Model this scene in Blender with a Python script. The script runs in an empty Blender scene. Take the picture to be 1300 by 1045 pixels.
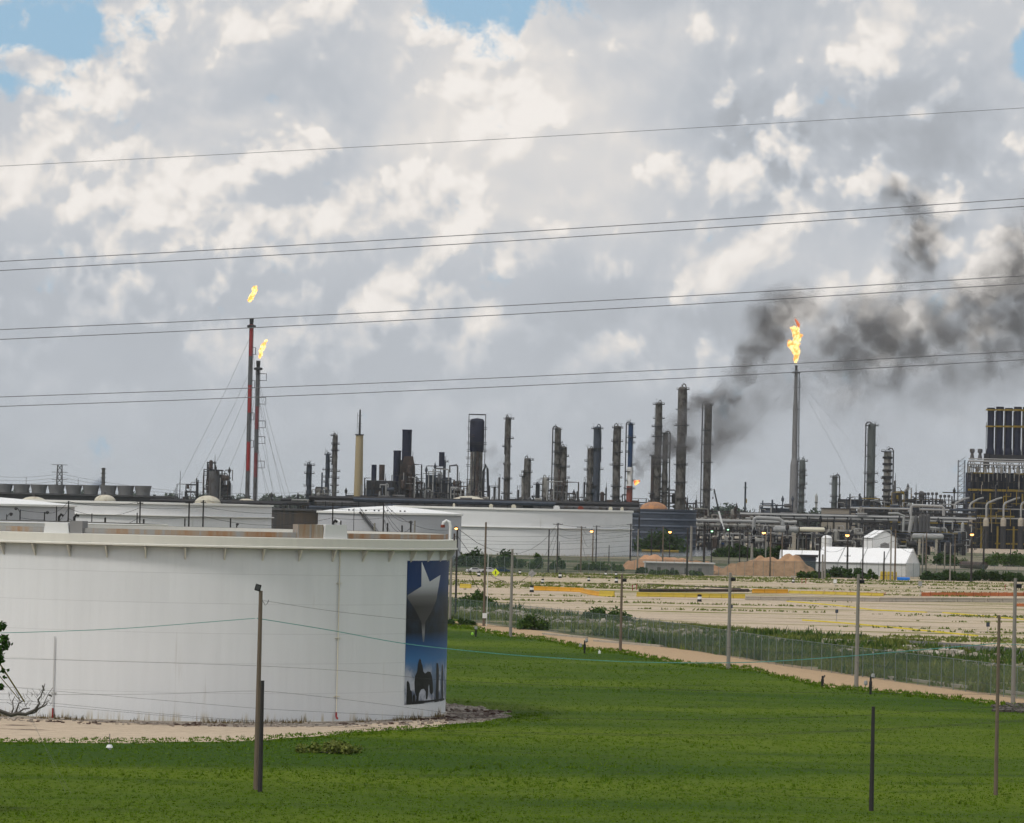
import bpy, math, random
import numpy as np
from mathutils import Vector, Matrix
from mathutils.geometry import tessellate_polygon
rad = math.radians
random.seed(7)
RNG = np.random.default_rng(11)
scene = bpy.context.scene
COL = scene.collection

# ------------------------------------------------------------ camera
F, CX, CY = 5000.0, 650.0, 522.5
HC = 18.0
ROLL = rad(1.3)
PITCH = math.atan(122.5 / F)
CAM_R = (Matrix.Rotation(math.pi / 2 + PITCH, 3, 'X') @ Matrix.Rotation(ROLL, 3, 'Z'))
cam_d = bpy.data.cameras.new('camera')
cam = bpy.data.objects.new('camera', cam_d)
COL.objects.link(cam)
cam.matrix_world = Matrix.Translation((0, 0, HC)) @ CAM_R.to_4x4()
cam_d.sensor_width = 36.0
cam_d.lens = 36.0 * F / 1300.0
cam_d.clip_start = 1.0
cam_d.clip_end = 90000.0
scene.camera = cam

def ray(x, y):
    return CAM_R @ Vector(((x - CX) / F, -(y - CY) / F, -1.0))
def W(x, y, Y):                      # where the sight line through a photo point meets distance Y
    d = ray(x, y)
    return Vector((0, 0, HC)) + d * (Y / d.y)
def G(x, y, z=0.0):                  # ... meets the ground
    d = ray(x, y)
    return Vector((0, 0, HC)) + d * ((z - HC) / d.z)

# ------------------------------------------------------------ naming helpers
def tag(o, label=None, cat=None, group=None, kind=None):
    if label: o['label'] = label
    if cat: o['category'] = cat
    if group: o['group'] = group
    if kind: o['kind'] = kind
    return o
def empty(name, loc, label=None, cat=None, group=None):
    o = bpy.data.objects.new(name, None)
    COL.objects.link(o); o.location = loc; o.empty_display_size = 0.5
    return tag(o, label, cat, group)
def base_of(o):
    p = Vector((0, 0, 0))
    while o is not None:
        p = p + Vector(o.location); o = o.parent
    return p
def copy_tree(o, parent=None):
    c = o.copy(); COL.objects.link(c); c.parent = parent
    for ch in list(o.children): copy_tree(ch, c)
    return c
ORD = ['first', 'second', 'third', 'fourth', 'fifth', 'sixth', 'seventh', 'eighth', 'ninth', 'tenth', 'eleventh', 'twelfth',
       'thirteenth', 'fourteenth', 'fifteenth', 'sixteenth', 'seventeenth', 'eighteenth', 'nineteenth', 'twentieth']

# ------------------------------------------------------------ mesh builder (world coordinates)
class MB:
    def __init__(s): s.v = []; s.f = []
    def add(s, vs, fs):
        n = len(s.v); s.v += [tuple(v) for v in vs]; s.f += [tuple(i + n for i in f) for f in fs]; return s
    def box(s, c, d, rz=0.0, rx=0.0, ry=0.0):
        M = Matrix.Rotation(rz, 3, 'Z') @ Matrix.Rotation(ry, 3, 'Y') @ Matrix.Rotation(rx, 3, 'X')
        c = Vector(c); vs = []
        for sx in (-.5, .5):
            for sy in (-.5, .5):
                for sz in (-.5, .5):
                    vs.append(c + M @ Vector((sx * d[0], sy * d[1], sz * d[2])))
        return s.add(vs, [(0, 1, 3, 2), (4, 6, 7, 5), (0, 4, 5, 1), (2, 3, 7, 6), (0, 2, 6, 4), (1, 5, 7, 3)])
    def bb(s, x0, x1, y0, y1, z0, z1):
        return s.box(((x0 + x1) / 2, (y0 + y1) / 2, (z0 + z1) / 2), (x1 - x0, y1 - y0, z1 - z0))
    def cyl(s, p0, p1, r0, r1=None, n=8, cap=True):
        p0 = Vector(p0); p1 = Vector(p1); r1 = r0 if r1 is None else r1
        a = (p1 - p0).normalized()
        u = a.orthogonal().normalized(); w = a.cross(u)
        vs = []
        for p, r in ((p0, r0), (p1, r1)):
            for i in range(n):
                t = 2 * math.pi * i / n
                vs.append(p + (u * math.cos(t) + w * math.sin(t)) * r)
        fs = [(i, (i + 1) % n, n + (i + 1) % n, n + i) for i in range(n)]
        if cap: fs += [tuple(range(n - 1, -1, -1)), tuple(range(n, 2 * n))]
        return s.add(vs, fs)
    def tube(s, pts, r, n=6):
        pts = [Vector(p) for p in pts]; vs = []; u = None
        for k, p in enumerate(pts):
            a = (pts[min(k + 1, len(pts) - 1)] - pts[max(k - 1, 0)]).normalized()
            if u is None or abs(a.dot(u)) > .95: u = a.orthogonal().normalized()
            u = (u - a * a.dot(u)).normalized(); w = a.cross(u)
            rr = r[k] if isinstance(r, (list, tuple)) else r
            for i in range(n):
                t = 2 * math.pi * i / n
                vs.append(p + (u * math.cos(t) + w * math.sin(t)) * rr)
        fs = []
        for k in range(len(pts) - 1):
            for i in range(n):
                fs.append((k * n + i, k * n + (i + 1) % n, (k + 1) * n + (i + 1) % n, (k + 1) * n + i))
        fs += [tuple(range(n - 1, -1, -1)), tuple(range((len(pts) - 1) * n, len(pts) * n))]
        return s.add(vs, fs)
    def lathe(s, c, prof, n=24, a0=0.0, a1=2 * math.pi):
        c = Vector(c); full = abs(a1 - a0 - 2 * math.pi) < 1e-6; m = n if full else n + 1; vs = []
        for r, z in prof:
            for i in range(m):
                t = a0 + (a1 - a0) * i / n
                vs.append(c + Vector((r * math.cos(t), r * math.sin(t), z)))
        fs = []
        for k in range(len(prof) - 1):
            for i in range(n):
                j = (i + 1) % m
                fs.append((k * m + i, k * m + j, (k + 1) * m + j, (k + 1) * m + i))
        return s.add(vs, fs)
    def poly_prism(s, pts2, y0, y1):      # outline in XZ, extruded along Y
        n = len(pts2)
        vs = [Vector((p[0], y0, p[1])) for p in pts2] + [Vector((p[0], y1, p[1])) for p in pts2]
        tr = tessellate_polygon([[Vector((p[0], p[1], 0)) for p in pts2]])
        fs = [tuple(t) for t in tr] + [tuple(i + n for i in reversed(t)) for t in tr]
        fs += [(i, (i + 1) % n, n + (i + 1) % n, n + i) for i in range(n)]
        return s.add(vs, fs)
    def build(s, name, m, parent=None, smooth=False, org=None, angle=None):
        o3 = base_of(parent) if parent else Vector(org if org is not None else (0, 0, 0))
        me = bpy.data.meshes.new(name)
        me.from_pydata([(v[0] - o3[0], v[1] - o3[1], v[2] - o3[2]) for v in s.v], [], s.f)
        me.materials.append(m)
        if smooth: me.polygons.foreach_set('use_smooth', [True] * len(me.polygons))
        me.update()
        o = bpy.data.objects.new(name, me); COL.objects.link(o)
        if parent: o.parent = parent
        else: o.location = o3
        return o
def np_mesh(name, V, nper, m, parent=None, org=(0, 0, 0)):
    V = np.asarray(V, dtype=np.float32).reshape(-1, 3); nf = len(V) // nper
    o3 = base_of(parent) if parent else Vector(org)
    V = V - np.array([o3[0], o3[1], o3[2]], dtype=np.float32)
    me = bpy.data.meshes.new(name)
    me.vertices.add(len(V)); me.vertices.foreach_set('co', V.ravel())
    me.loops.add(len(V)); me.loops.foreach_set('vertex_index', np.arange(len(V), dtype=np.int32))
    me.polygons.add(nf)
    me.polygons.foreach_set('loop_start', np.arange(0, nf * nper, nper, dtype=np.int32))
    me.polygons.foreach_set('loop_total', np.full(nf, nper, dtype=np.int32))
    me.materials.append(m); me.update(); me.validate()
    o = bpy.data.objects.new(name, me); COL.objects.link(o)
    if parent: o.parent = parent
    else: o.location = o3
    return o

# ------------------------------------------------------------ node helpers
class NG:
    def __init__(s, tree): s.t = tree; s.n = tree.nodes; s.l = tree.links
    def new(s, t, **kw):
        nd = s.n.new(t)
        for k, v in kw.items(): setattr(nd, k, v)
        return nd
    def put(s, sock, v):
        if isinstance(v, bpy.types.NodeSocket): s.l.new(v, sock)
        else:
            try: sock.default_value = v
            except Exception: sock.default_value = (v, v, v)
    def m(s, op, a, b=0.0, c=None, clamp=False):
        nd = s.new('ShaderNodeMath', operation=op, use_clamp=clamp)
        s.put(nd.inputs[0], a); s.put(nd.inputs[1], b)
        if c is not None: s.put(nd.inputs[2], c)
        return nd.outputs[0]
    def vm(s, op, a, b=None):
        nd = s.new('ShaderNodeVectorMath', operation=op)
        s.put(nd.inputs[0], a)
        if b is not None: s.put(nd.inputs[3] if op == 'SCALE' else nd.inputs[1], b)
        return nd.outputs[1] if op in ('LENGTH', 'DISTANCE', 'DOT_PRODUCT') else nd.outputs[0]
    def ss(s, x, lo, hi, a=0.0, b=1.0):
        nd = s.new('ShaderNodeMapRange', interpolation_type='SMOOTHSTEP')
        s.put(nd.inputs[0], x); s.put(nd.inputs[1], lo); s.put(nd.inputs[2], hi); s.put(nd.inputs[3], a); s.put(nd.inputs[4], b)
        return nd.outputs[0]
    def noise(s, vec, scale, detail=4.0, rough=.5, dim='3D', typ=None):
        nd = s.new('ShaderNodeTexNoise', noise_dimensions=dim)
        if vec is not None: s.l.new(vec, nd.inputs['Vector'])
        nd.inputs['Scale'].default_value = scale; nd.inputs['Detail'].default_value = detail
        nd.inputs['Roughness'].default_value = rough
        return nd.outputs['Fac']
    def mapv(s, vec, sc=(1, 1, 1), loc=(0, 0, 0)):
        nd = s.new('ShaderNodeMapping'); s.l.new(vec, nd.inputs[0])
        nd.inputs['Scale'].default_value = sc; nd.inputs['Location'].default_value = loc
        return nd.outputs[0]
    def mix(s, f, a, b, mode='MIX'):
        nd = s.new('ShaderNodeMix', data_type='RGBA', blend_type=mode)
        s.put(nd.inputs[0], f)
        for k, v in ((6, a), (7, b)):
            if isinstance(v, bpy.types.NodeSocket): s.l.new(v, nd.inputs[k])
            else: nd.inputs[k].default_value = (*v[:3], 1)
        return nd.outputs[2]
    def ramp(s, x, stops, interp='LINEAR'):
        nd = s.new('ShaderNodeValToRGB'); cr = nd.color_ramp; cr.interpolation = interp
        while len(cr.elements) < len(stops): cr.elements.new(.5)
        for e, (p, c) in zip(cr.elements, stops):
            e.position = p; e.color = (*c, 1)
        s.l.new(x, nd.inputs[0]); return nd.outputs[0]

def newmat(name):
    m = bpy.data.materials.new(name); m.use_nodes = True
    g = NG(m.node_tree); b = m.node_tree.nodes['Principled BSDF']
    return m, g, b
def basic(name, col, rough=.7, var=.35, scale=.3, col2=None, amt=.5, metal=0.0, bump=0.0, stretch=(1, 1, 1), spec=.3):
    """painted / weathered surface: noise in brightness, patches of a second colour"""
    m, g, b = newmat(name)
    tc = g.new('ShaderNodeTexCoord').outputs['Object']
    v = g.mapv(tc, stretch)
    n1 = g.noise(v, scale, 5, .65)
    k = g.m('MULTIPLY_ADD', n1, 2 * var, 1 - var)
    c = g.mix(1.0, col, g.new('ShaderNodeCombineXYZ').outputs[0], 'MULTIPLY')
    comb = c.node.inputs[7].links[0].from_node
    for i in range(3): g.l.new(k, comb.inputs[i])
    if col2 is not None:
        n2 = g.noise(v, scale * 2.3, 6, .7)
        f = g.ss(n2, 1 - amt - .08, 1 - amt + .12)
        c = g.mix(f, c, col2)
    g.l.new(c, b.inputs['Base Color'])
    b.inputs['Roughness'].default_value = rough; b.inputs['Metallic'].default_value = metal
    b.inputs['Specular IOR Level'].default_value = spec
    if bump:
        bp = g.new('ShaderNodeBump'); bp.inputs['Strength'].default_value = bump
        g.l.new(n1, bp.inputs['Height']); g.l.new(bp.outputs[0], b.inputs['Normal'])
    return m
def emit(name, col, strength):
    m, g, b = newmat(name)
    b.inputs['Base Color'].default_value = (0, 0, 0, 1)
    b.inputs['Emission Color'].default_value = (*col, 1); b.inputs['Emission Strength'].default_value = strength
    return m
def leafy(name, ca, cb, rough=.75, scale=.25):
    m, g, b = newmat(name)
    geo = g.new('ShaderNodeNewGeometry')
    tc = g.new('ShaderNodeTexCoord').outputs['Object']
    n = g.noise(tc, scale, 4, .6)
    f = g.m('ADD', g.m('MULTIPLY', geo.outputs['Random Per Island'], .55), g.m('MULTIPLY_ADD', n, 1.4, -.45), clamp=True)
    g.l.new(g.mix(f, ca, cb), b.inputs['Base Color'])
    b.inputs['Roughness'].default_value = rough; b.inputs['Specular IOR Level'].default_value = .15
    return m

M = {}
M['steel'] = basic('grey_steel', (.085, .085, .09), var=.5, scale=.15, col2=(.045, .037, .03), amt=.45, stretch=(1, 1, .35))
M['steel_dark'] = basic('dark_steel', (.025, .025, .028), var=.5, scale=.2, col2=(.05, .04, .033), amt=.4)
M['steel_blue'] = basic('blue_grey_steel', (.045, .055, .075), var=.45, scale=.2, col2=(.028, .03, .036), amt=.4)
M['navy'] = basic('navy_paint', (.006, .008, .026), var=.3, scale=.15)
M['blue'] = basic('deep_blue_paint', (.012, .04, .11), var=.3, scale=.15)
M['rust'] = basic('rusty_steel', (.065, .042, .033), var=.5, scale=.3, col2=(.03, .027, .026), amt=.5)
M['red_rust'] = basic('red_primer', (.22, .055, .035), var=.35, scale=.3)
M['column'] = basic('column_cladding', (.115, .11, .10), var=.5, scale=.25, col2=(.045, .038, .033), amt=.5, stretch=(1, 1, .5))
M['column_pale'] = basic('pale_cladding', (.24, .235, .215), var=.45, scale=.2, col2=(.07, .055, .045), amt=.47, stretch=(1, 1, .5))
M['pipe'] = basic('insulated_pipe', (.30, .30, .295), var=.35, scale=.2, col2=(.12, .11, .10), amt=.35)
M['white'] = basic('white_paint', (.72, .72, .71), var=.08, scale=.1, col2=(.55, .52, .47), amt=.3, stretch=(1, 1, .15))
M['cream'] = basic('cream_paint', (.66, .62, .50), var=.1, scale=.15, col2=(.45, .33, .2), amt=.27)
M['dome'] = basic('pale_dome', (.50, .47, .38), var=.25, scale=.12, col2=(.25, .17, .12), amt=.42)
M['orange_dome'] = basic('rust_orange_dome', (.40, .19, .08), var=.35, scale=.15, col2=(.22, .13, .09), amt=.5)
M['tan'] = basic('tan_concrete', (.36, .29, .17), var=.12, scale=.1, col2=(.27, .21, .13), amt=.4, stretch=(1, 1, .3))
M['yellow'] = basic('yellow_paint', (.22, .155, .022), var=.3, scale=.4, col2=(.22, .13, .03), amt=.35)
M['red'] = basic('red_paint', (.27, .028, .028), var=.25, scale=.3)
M['wood'] = basic('weathered_pole_wood', (.15, .115, .085), var=.35, scale=1.2, col2=(.07, .055, .045), amt=.4, stretch=(4, 4, .3), rough=.9)
M['wood_grey'] = basic('grey_pole', (.24, .225, .20), var=.3, scale=1.2, col2=(.15, .13, .11), amt=.4, stretch=(4, 4, .3), rough=.9)
M['wood_dark'] = basic('tarred_pole', (.035, .032, .032), var=.35, scale=1.2, stretch=(4, 4, .3), rough=.9)
M['wire'] = basic('cable', (.045, .045, .05), var=.2, scale=1)
M['line'] = basic('conductor', (.2, .2, .21), var=.2, scale=1)
M['wire_grey'] = basic('aluminium_cable', (.16, .16, .165), var=.2, scale=1)
M['teal'] = basic('teal_cable', (.10, .30, .27), var=.5, scale=3)
M['dirt'] = basic('orange_dirt', (.40, .245, .14), var=.3, scale=.25, col2=(.30, .18, .105), amt=.5, bump=.6, rough=.95)
M['grey_wall'] = basic('grey_siding', (.24, .235, .235), var=.15, scale=.3)
M['tent'] = basic('white_tent_fabric', (.78, .78, .78), var=.06, scale=.3)
M['black'] = basic('black_rubber', (.02, .02, .02), var=.2, scale=2)
M['glass'] = basic('dark_glass', (.03, .035, .04), rough=.1, var=.1, scale=1)
M['silver'] = basic('silver_car_paint', (.5, .5, .52), rough=.35, var=.05, scale=1)
M['lime'] = basic('lime_plastic', (.30, .65, .05), rough=.4, var=.1, scale=1)
M['sign_yellow'] = basic('sign_yellow', (.70, .80, .03), rough=.4, var=.05, scale=1)
M['orange_net'] = basic('orange_netting', (.55, .17, .06), var=.35, scale=.5, col2=(.35, .16, .08), amt=.4)
M['barrier'] = basic('yellow_orange_plastic', (.58, .29, .025), var=.2, scale=.5, col2=(.5, .2, .02), amt=.3)
M['barrier_y'] = basic('yellow_plastic', (.50, .37, .05), var=.2, scale=.5, col2=(.3, .22, .08), amt=.35)
M['conc'] = basic('concrete', (.36, .32, .26), var=.25, scale=.5, col2=(.24, .2, .16), amt=.4)
M['leaf_dark'] = leafy('dark_leaves', (.010, .030, .008), (.045, .085, .016))
M['leaf_mid'] = leafy('green_leaves', (.022, .055, .010), (.075, .125, .022))
M['weed'] = leafy('weed_leaves', (.055, .10, .012), (.20, .215, .05), scale=.08)
M['grass_blade'] = leafy('grass_blades', (.048, .112, .001), (.102, .165, .002), scale=.03)
M['far_wood'] = leafy('far_foliage', (.03, .05, .035), (.06, .08, .045), scale=.02)
M['dead'] = basic('dead_branch', (.075, .065, .055), var=.3, scale=2)
M['lamp'] = emit('sodium_lamp', (1.0, .45, .12), 6.0)
M['lamp_green'] = emit('green_lamp', (.45, 1.0, .55), 3.0)

# ------------------------------------------------------------ world
world = bpy.data.worlds.new('World'); scene.world = world; world.use_nodes = True
SUN_EL, SUN_AZ = rad(52), rad(-128)      # high, behind the camera to the left
g = NG(world.node_tree); g.n.clear()
out = g.new('ShaderNodeOutputWorld'); bg = g.new('ShaderNodeBackground'); g.l.new(bg.outputs[0], out.inputs[0])
sky = g.new('ShaderNodeTexSky', sky_type='NISHITA', sun_disc=False)
sky.sun_elevation = SUN_EL; sky.sun_rotation = SUN_AZ
sky.air_density = 1.0; sky.dust_density = 1.5
D = g.new('ShaderNodeTexCoord').outputs['Generated']
sep = g.new('ShaderNodeSeparateXYZ'); g.l.new(D, sep.inputs[0])
az = g.m('ARCTAN2', sep.outputs[0], sep.outputs[1]); el = g.m('ARCSINE', sep.outputs[2])
U = g.m('MULTIPLY', az, 5.0); V = g.m('MULTIPLY', el, 5.0)
cuv = g.new('ShaderNodeCombineXYZ'); g.l.new(U, cuv.inputs[0]); g.l.new(V, cuv.inputs[1])
P = cuv.outputs[0]
def uv_of(x, y):
    s_ = math.sin(ROLL)
    xp = x + (y - CY) * s_; yp = y - (x - CX) * s_
    return ((xp - 650) / 1000.0, (645 - yp) / 1000.0)
def noise_col(vec, scale, detail):
    nd = g.new('ShaderNodeTexNoise', noise_dimensions='2D'); g.l.new(vec, nd.inputs['Vector'])
    nd.inputs['Scale'].default_value = scale; nd.inputs['Detail'].default_value = detail; nd.inputs['Roughness'].default_value = .6
    return g.vm('SUBTRACT', nd.outputs['Color'], (.5, .5, .5))
warp = g.vm('ADD', P, g.vm('SCALE', noise_col(P, 3.2, 2.0), .07))
warp = g.vm('ADD', warp, g.vm('SCALE', noise_col(P, 26.0, 5.0), .016))
def vor(vec, sc, det, off):
    nd = g.new('ShaderNodeTexVoronoi', voronoi_dimensions='2D', feature='SMOOTH_F1', normalize=False)
    g.l.new(g.vm('ADD', vec, (off, off * .7, 0)), nd.inputs['Vector'])
    nd.inputs['Scale'].default_value = sc; nd.inputs['Detail'].default_value = det
    nd.inputs['Roughness'].default_value = .5; nd.inputs['Lacunarity'].default_value = 2.2
    nd.inputs['Smoothness'].default_value = .4
    return nd.outputs['Distance']
def lit(vec, sc, det, off, k):      # difference of puff height towards the light: the lit side of each billow
    return g.m('SUBTRACT', vor(g.vm('ADD', vec, (-.35 * k / sc, k / sc, 0)), sc, det, off), vor(vec, sc, det, off))
rA = lit(warp, 5.5, 0.0, 3.1, .22)
rB = lit(warp, 8.5, 3.0, 7.7, .20)
vb = vor(warp, 8.5, 3.0, 7.7)
nb_ = g.noise(warp, 2.5, 5, .52, '2D')
bank = g.ss(g.m('ADD', nb_, g.m('MULTIPLY', g.m('SUBTRACT', .42, vb), .42)), .255, .385)     # cauliflower-edged cloud banks over a smooth veil
patch = g.ss(g.noise(warp, 4.0, 4, .6, '2D'), .34, .62)
relief = g.m('MULTIPLY', rB, g.m('MULTIPLY_ADD', g.m('MULTIPLY', bank, g.m('MULTIPLY_ADD', patch, .6, .4)), .62, .14))
relief = g.m('ADD', relief, g.m('MULTIPLY', rA, g.m('MULTIPLY_ADD', bank, .45, .12)))
relief = g.m('ADD', relief, g.m('ADD', g.m('MULTIPLY', g.m('SUBTRACT', bank, .5), .045), g.m('MULTIPLY', g.m('SUBTRACT', patch, .5), .06)))
relief = g.m('SMOOTH_MAX', relief, -.075, .08)
def gauss(x, y, r, amp, ry=None):
    u, v = uv_of(x, y); ry = ry or r
    du = g.m('MULTIPLY', g.m('SUBTRACT', U, u), 1000.0 / r); dv = g.m('MULTIPLY', g.m('SUBTRACT', V, v), 1000.0 / ry)
    d2 = g.m('ADD', g.m('MULTIPLY', du, du), g.m('MULTIPLY', dv, dv))
    return g.m('MULTIPLY', g.m('EXPONENT', g.m('MULTIPLY', d2, -1.0)), amp * (1 if abs(amp) >= .2 else .9))
def total(lst):
    t = lst[0]
    for q in lst[1:]: t = g.m('ADD', t, q)
    return t
bright = total([gauss(600, 120, 150, .16), gauss(770, 230, 110, .17), gauss(820, 90, 90, .08), gauss(150, 230, 170, .10, 60),
                gauss(300, 50, 130, .06), gauss(250, 300, 160, .06, 50), gauss(1050, 330, 170, .08, 60),
                gauss(960, 180, 120, -.13, 90), gauss(1180, 170, 130, -.10, 110), gauss(400, 130, 110, -.04), gauss(170, 270, 90, -.05, 18),
                gauss(880, 400, 120, -.04, 60), gauss(1180, 40, 100, .05, 40), gauss(560, 330, 200, .03, 60)])
fade = g.ss(V, .09, .32)                                  # billows soften into murk low down
detail = g.m('MULTIPLY', relief, g.m('MULTIPLY_ADD', fade, .92, .08))
soft = g.noise(P, 2.6, 5, .55, '2D')
lum = g.m('ADD', g.m('MULTIPLY_ADD', g.m('MULTIPLY', g.m('SUBTRACT', soft, .5), .22), g.m('MULTIPLY_ADD', fade, .8, .2), .535), g.m('ADD', bright, g.m('MULTIPLY', detail, 1.0)))
lum = g.m('ADD', lum, g.ss(V, .05, .5, -.03, .085))
lum = g.m('SMOOTH_MIN', lum, .86, .14)
lum = g.m('ADD', lum, g.ss(V, .9, 4.0, 0, .25))
warmf = g.ss(lum, .50, .80)
tint = g.mix(warmf, (.935, .99, 1.07), (1.05, 1.0, .95))
cl = g.new('ShaderNodeCombineXYZ')
for i in range(3): g.l.new(lum, cl.inputs[i])
cloud = g.mix(1.0, tint, cl.outputs[0], 'MULTIPLY')
holes = total([gauss(52, 58, 92, 1.15, 78), gauss(8, 110, 26, .6), gauss(110, 30, 36, .4), gauss(608, -14, 74, 1.5, 50), gauss(662, 22, 14, .5, 30),
               gauss(1306, 78, 26, 1.2, 40), gauss(52, 85, 38, -.95, 16), gauss(35, 40, 22, -.5, 25)])
hn = g.noise(warp, 9.0, 6, .65, '2D')
high = g.ss(V, .95, 2.2, 0, .55)
hole = g.ss(g.m('ADD', g.m('ADD', holes, high), g.m('MULTIPLY', g.m('SUBTRACT', hn, .5), 2.6)), .38, .92)
blue = g.mix(.72, g.mix(1.0, sky.outputs[0], (.10, .10, .10), 'MULTIPLY'), (.33, .54, .74))
final = g.mix(hole, cloud, blue)
below = g.ss(V, -.12, -.01)
final = g.mix(below, (.20, .19, .16), final)
sc = g.mix(1.0, final, (10, 10, 10), 'MULTIPLY')
g.l.new(sc, bg.inputs[0]); bg.inputs[1].default_value = .1
world.cycles.sampling_method = 'MANUAL'; world.cycles.sample_map_resolution = 512

sd = bpy.data.lights.new('sun', 'SUN'); sd.energy = 1.7; sd.angle = rad(10); sd.color = (1.0, .95, .88)
sun = bpy.data.objects.new('sun', sd); COL.objects.link(sun)
sv = Vector((math.sin(SUN_AZ) * math.cos(SUN_EL), math.cos(SUN_AZ) * math.cos(SUN_EL), math.sin(SUN_EL)))
sun.rotation_euler = (-sv).to_track_quat('-Z', 'Y').to_euler(); sun.location = (0, -50, 300)
scene.view_settings.view_transform = 'Standard'; scene.view_settings.look = 'None'
scene.view_settings.exposure = 0.0; scene.view_settings.gamma = 1.0
scene.cycles.max_bounces = 4; scene.cycles.diffuse_bounces = 1; scene.cycles.use_adaptive_sampling = True; scene.cycles.adaptive_threshold = .04; scene.cycles.volume_bounces = 1
scene.cycles.transparent_max_bounces = 24
scene.cycles.volume_step_rate = 1.0; scene.cycles.volume_max_steps = 64

# ============================================================ GROUND
def point_in(px, py, poly):
    inside = np.zeros(len(px), bool); n = len(poly); j = n - 1
    for i in range(n):
        xi, yi = poly[i][:2]; xj, yj = poly[j][:2]
        c = ((yi > py) != (yj > py)) & (px < (xj - xi) * (py - yi) / (yj - yi + 1e-12) + xi)
        inside ^= c; j = i
    return inside
def gpoly(pts, jit=0.0, step=6.0, seed=1):
    """outline on the ground from points of the photo, roughened"""
    q = []
    for i, p in enumerate(pts):                   # carry every strip on well past the right edge of the photo
        if len(p) == 2 and p[0] == 1500:
            nb = [k for k in (pts[i - 1], pts[(i + 1) % len(pts)]) if len(k) == 2 and k[0] < 1500][0]
            p = (2300, p[1] + (p[1] - nb[1]) * 800 / (1500 - nb[0]))
        q.append(p)
    pts = q; r = random.Random(seed); w = [G(*p) if len(p) == 2 else Vector((p[0], p[1], 0)) for p in pts]; o = []
    for a, b in zip(w, w[1:] + w[:1]):
        n = max(1, min(60, int((b - a).length / step)))
        for k in range(n):
            q = a.lerp(b, k / n)
            o.append((q.x + r.uniform(-jit, jit) * .5, q.y + r.uniform(-jit, jit)))
    return o
def sheet(name, outline, z, m, **kw):
    mb = MB(); tr = tessellate_polygon([[Vector((p[0], p[1], 0)) for p in outline]])
    vs = [(p[0], p[1], z) for p in outline]; fs = []
    for t in tr:
        a, b, c = (Vector(vs[i]) for i in t)
        fs.append(tuple(t) if (b - a).cross(c - a).z > 0 else (t[0], t[2], t[1]))
    mb.add(vs, fs); return tag(mb.build(name, m), kind=kw.pop('kind', 'structure'), **kw)

def ground_mat():
    m, g, b = newmat('scrub_ground'); tc = g.new('ShaderNodeTexCoord').outputs['Object']
    n1 = g.noise(g.mapv(tc, (.3, 1, 1)), .012, 6, .6); n2 = g.noise(g.mapv(tc, (.25, 1, 1)), .035, 6, .65); n3 = g.noise(tc, .4, 5, .6)
    c = g.mix(g.ss(n1, .42, .56), (.045, .075, .022), (.16, .145, .10))
    c = g.mix(g.ss(n2, .52, .62), c, (.30, .26, .20))
    c = g.mix(1.0, c, g.ramp(n3, [(.25, (.6, .6, .6)), (.75, (1.25, 1.25, 1.25))]), 'MULTIPLY')
    g.l.new(c, b.inputs['Base Color']); b.inputs['Roughness'].default_value = .95; b.inputs['Specular IOR Level'].default_value = .1
    return m
def gravel_mat(name, ca, cb, green, gamt, sx=.12, dark=(.20, .165, .13), damt=.60):
    m, g, b = newmat(name); tc = g.new('ShaderNodeTexCoord').outputs['Object']
    n1 = g.noise(g.mapv(tc, (.35, 1, 1)), .05, 5, .6); n2 = g.noise(g.mapv(tc, (sx, 1, 1)), .11, 7, .68)
    n3 = g.noise(tc, .9, 5, .7); n4 = g.noise(g.mapv(tc, (sx, 1, 1), (40, 9, 0)), .15, 7, .7)
    c = g.mix(n1, ca, cb)
    c = g.mix(g.ss(n4, damt, damt + .08), c, dark)
    c = g.mix(g.ss(n2, 1 - gamt, 1 - gamt + .05), c, green)
    c = g.mix(1.0, c, g.ramp(n3, [(.2, (.72, .72, .72)), (.8, (1.18, 1.18, 1.18))]), 'MULTIPLY')
    g.l.new(c, b.inputs['Base Color']); b.inputs['Roughness'].default_value = .95; b.inputs['Specular IOR Level'].default_value = .1
    return m
def grass_mat():
    m, g, b = newmat('mown_grass'); tc = g.new('ShaderNodeTexCoord').outputs['Object']
    n1 = g.noise(g.mapv(tc, (.25, 1, 1)), .03, 5, .6); n2 = g.noise(g.mapv(tc, (.5, 1, 1)), .16, 6, .65); n3 = g.noise(tc, 2.2, 5, .7)
    c = g.mix(g.ss(n1, .38, .62), (.028, .066, .001), (.084, .125, .002))
    c = g.mix(g.ss(n2, .50, .72), c, (.026, .055, .002))
    c = g.mix(g.m('MULTIPLY', g.ss(n2, .22, .42, 1, 0), .6), c, (.085, .13, .008))
    c = g.mix(1.0, c, g.ramp(n3, [(.2, (.6, .6, .6)), (.8, (1.35, 1.35, 1.35))]), 'MULTIPLY')
    g.l.new(c, b.inputs['Base Color']); b.inputs['Roughness'].default_value = .9; b.inputs['Specular IOR Level'].default_value = .1
    bp = g.new('ShaderNodeBump'); bp.inputs['Strength'].default_value = .8; bp.inputs['Distance'].default_value = .15
    g.l.new(n3, bp.inputs['Height']); g.l.new(bp.outputs[0], b.inputs['Normal'])
    return m
mb = MB(); mb.add([(-12000, -1500, 0), (12000, -1500, 0), (12000, 30000, 0), (-12000, 30000, 0)], [(0, 1, 2, 3)])
tag(mb.build('ground', ground_mat()), kind='structure')

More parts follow.
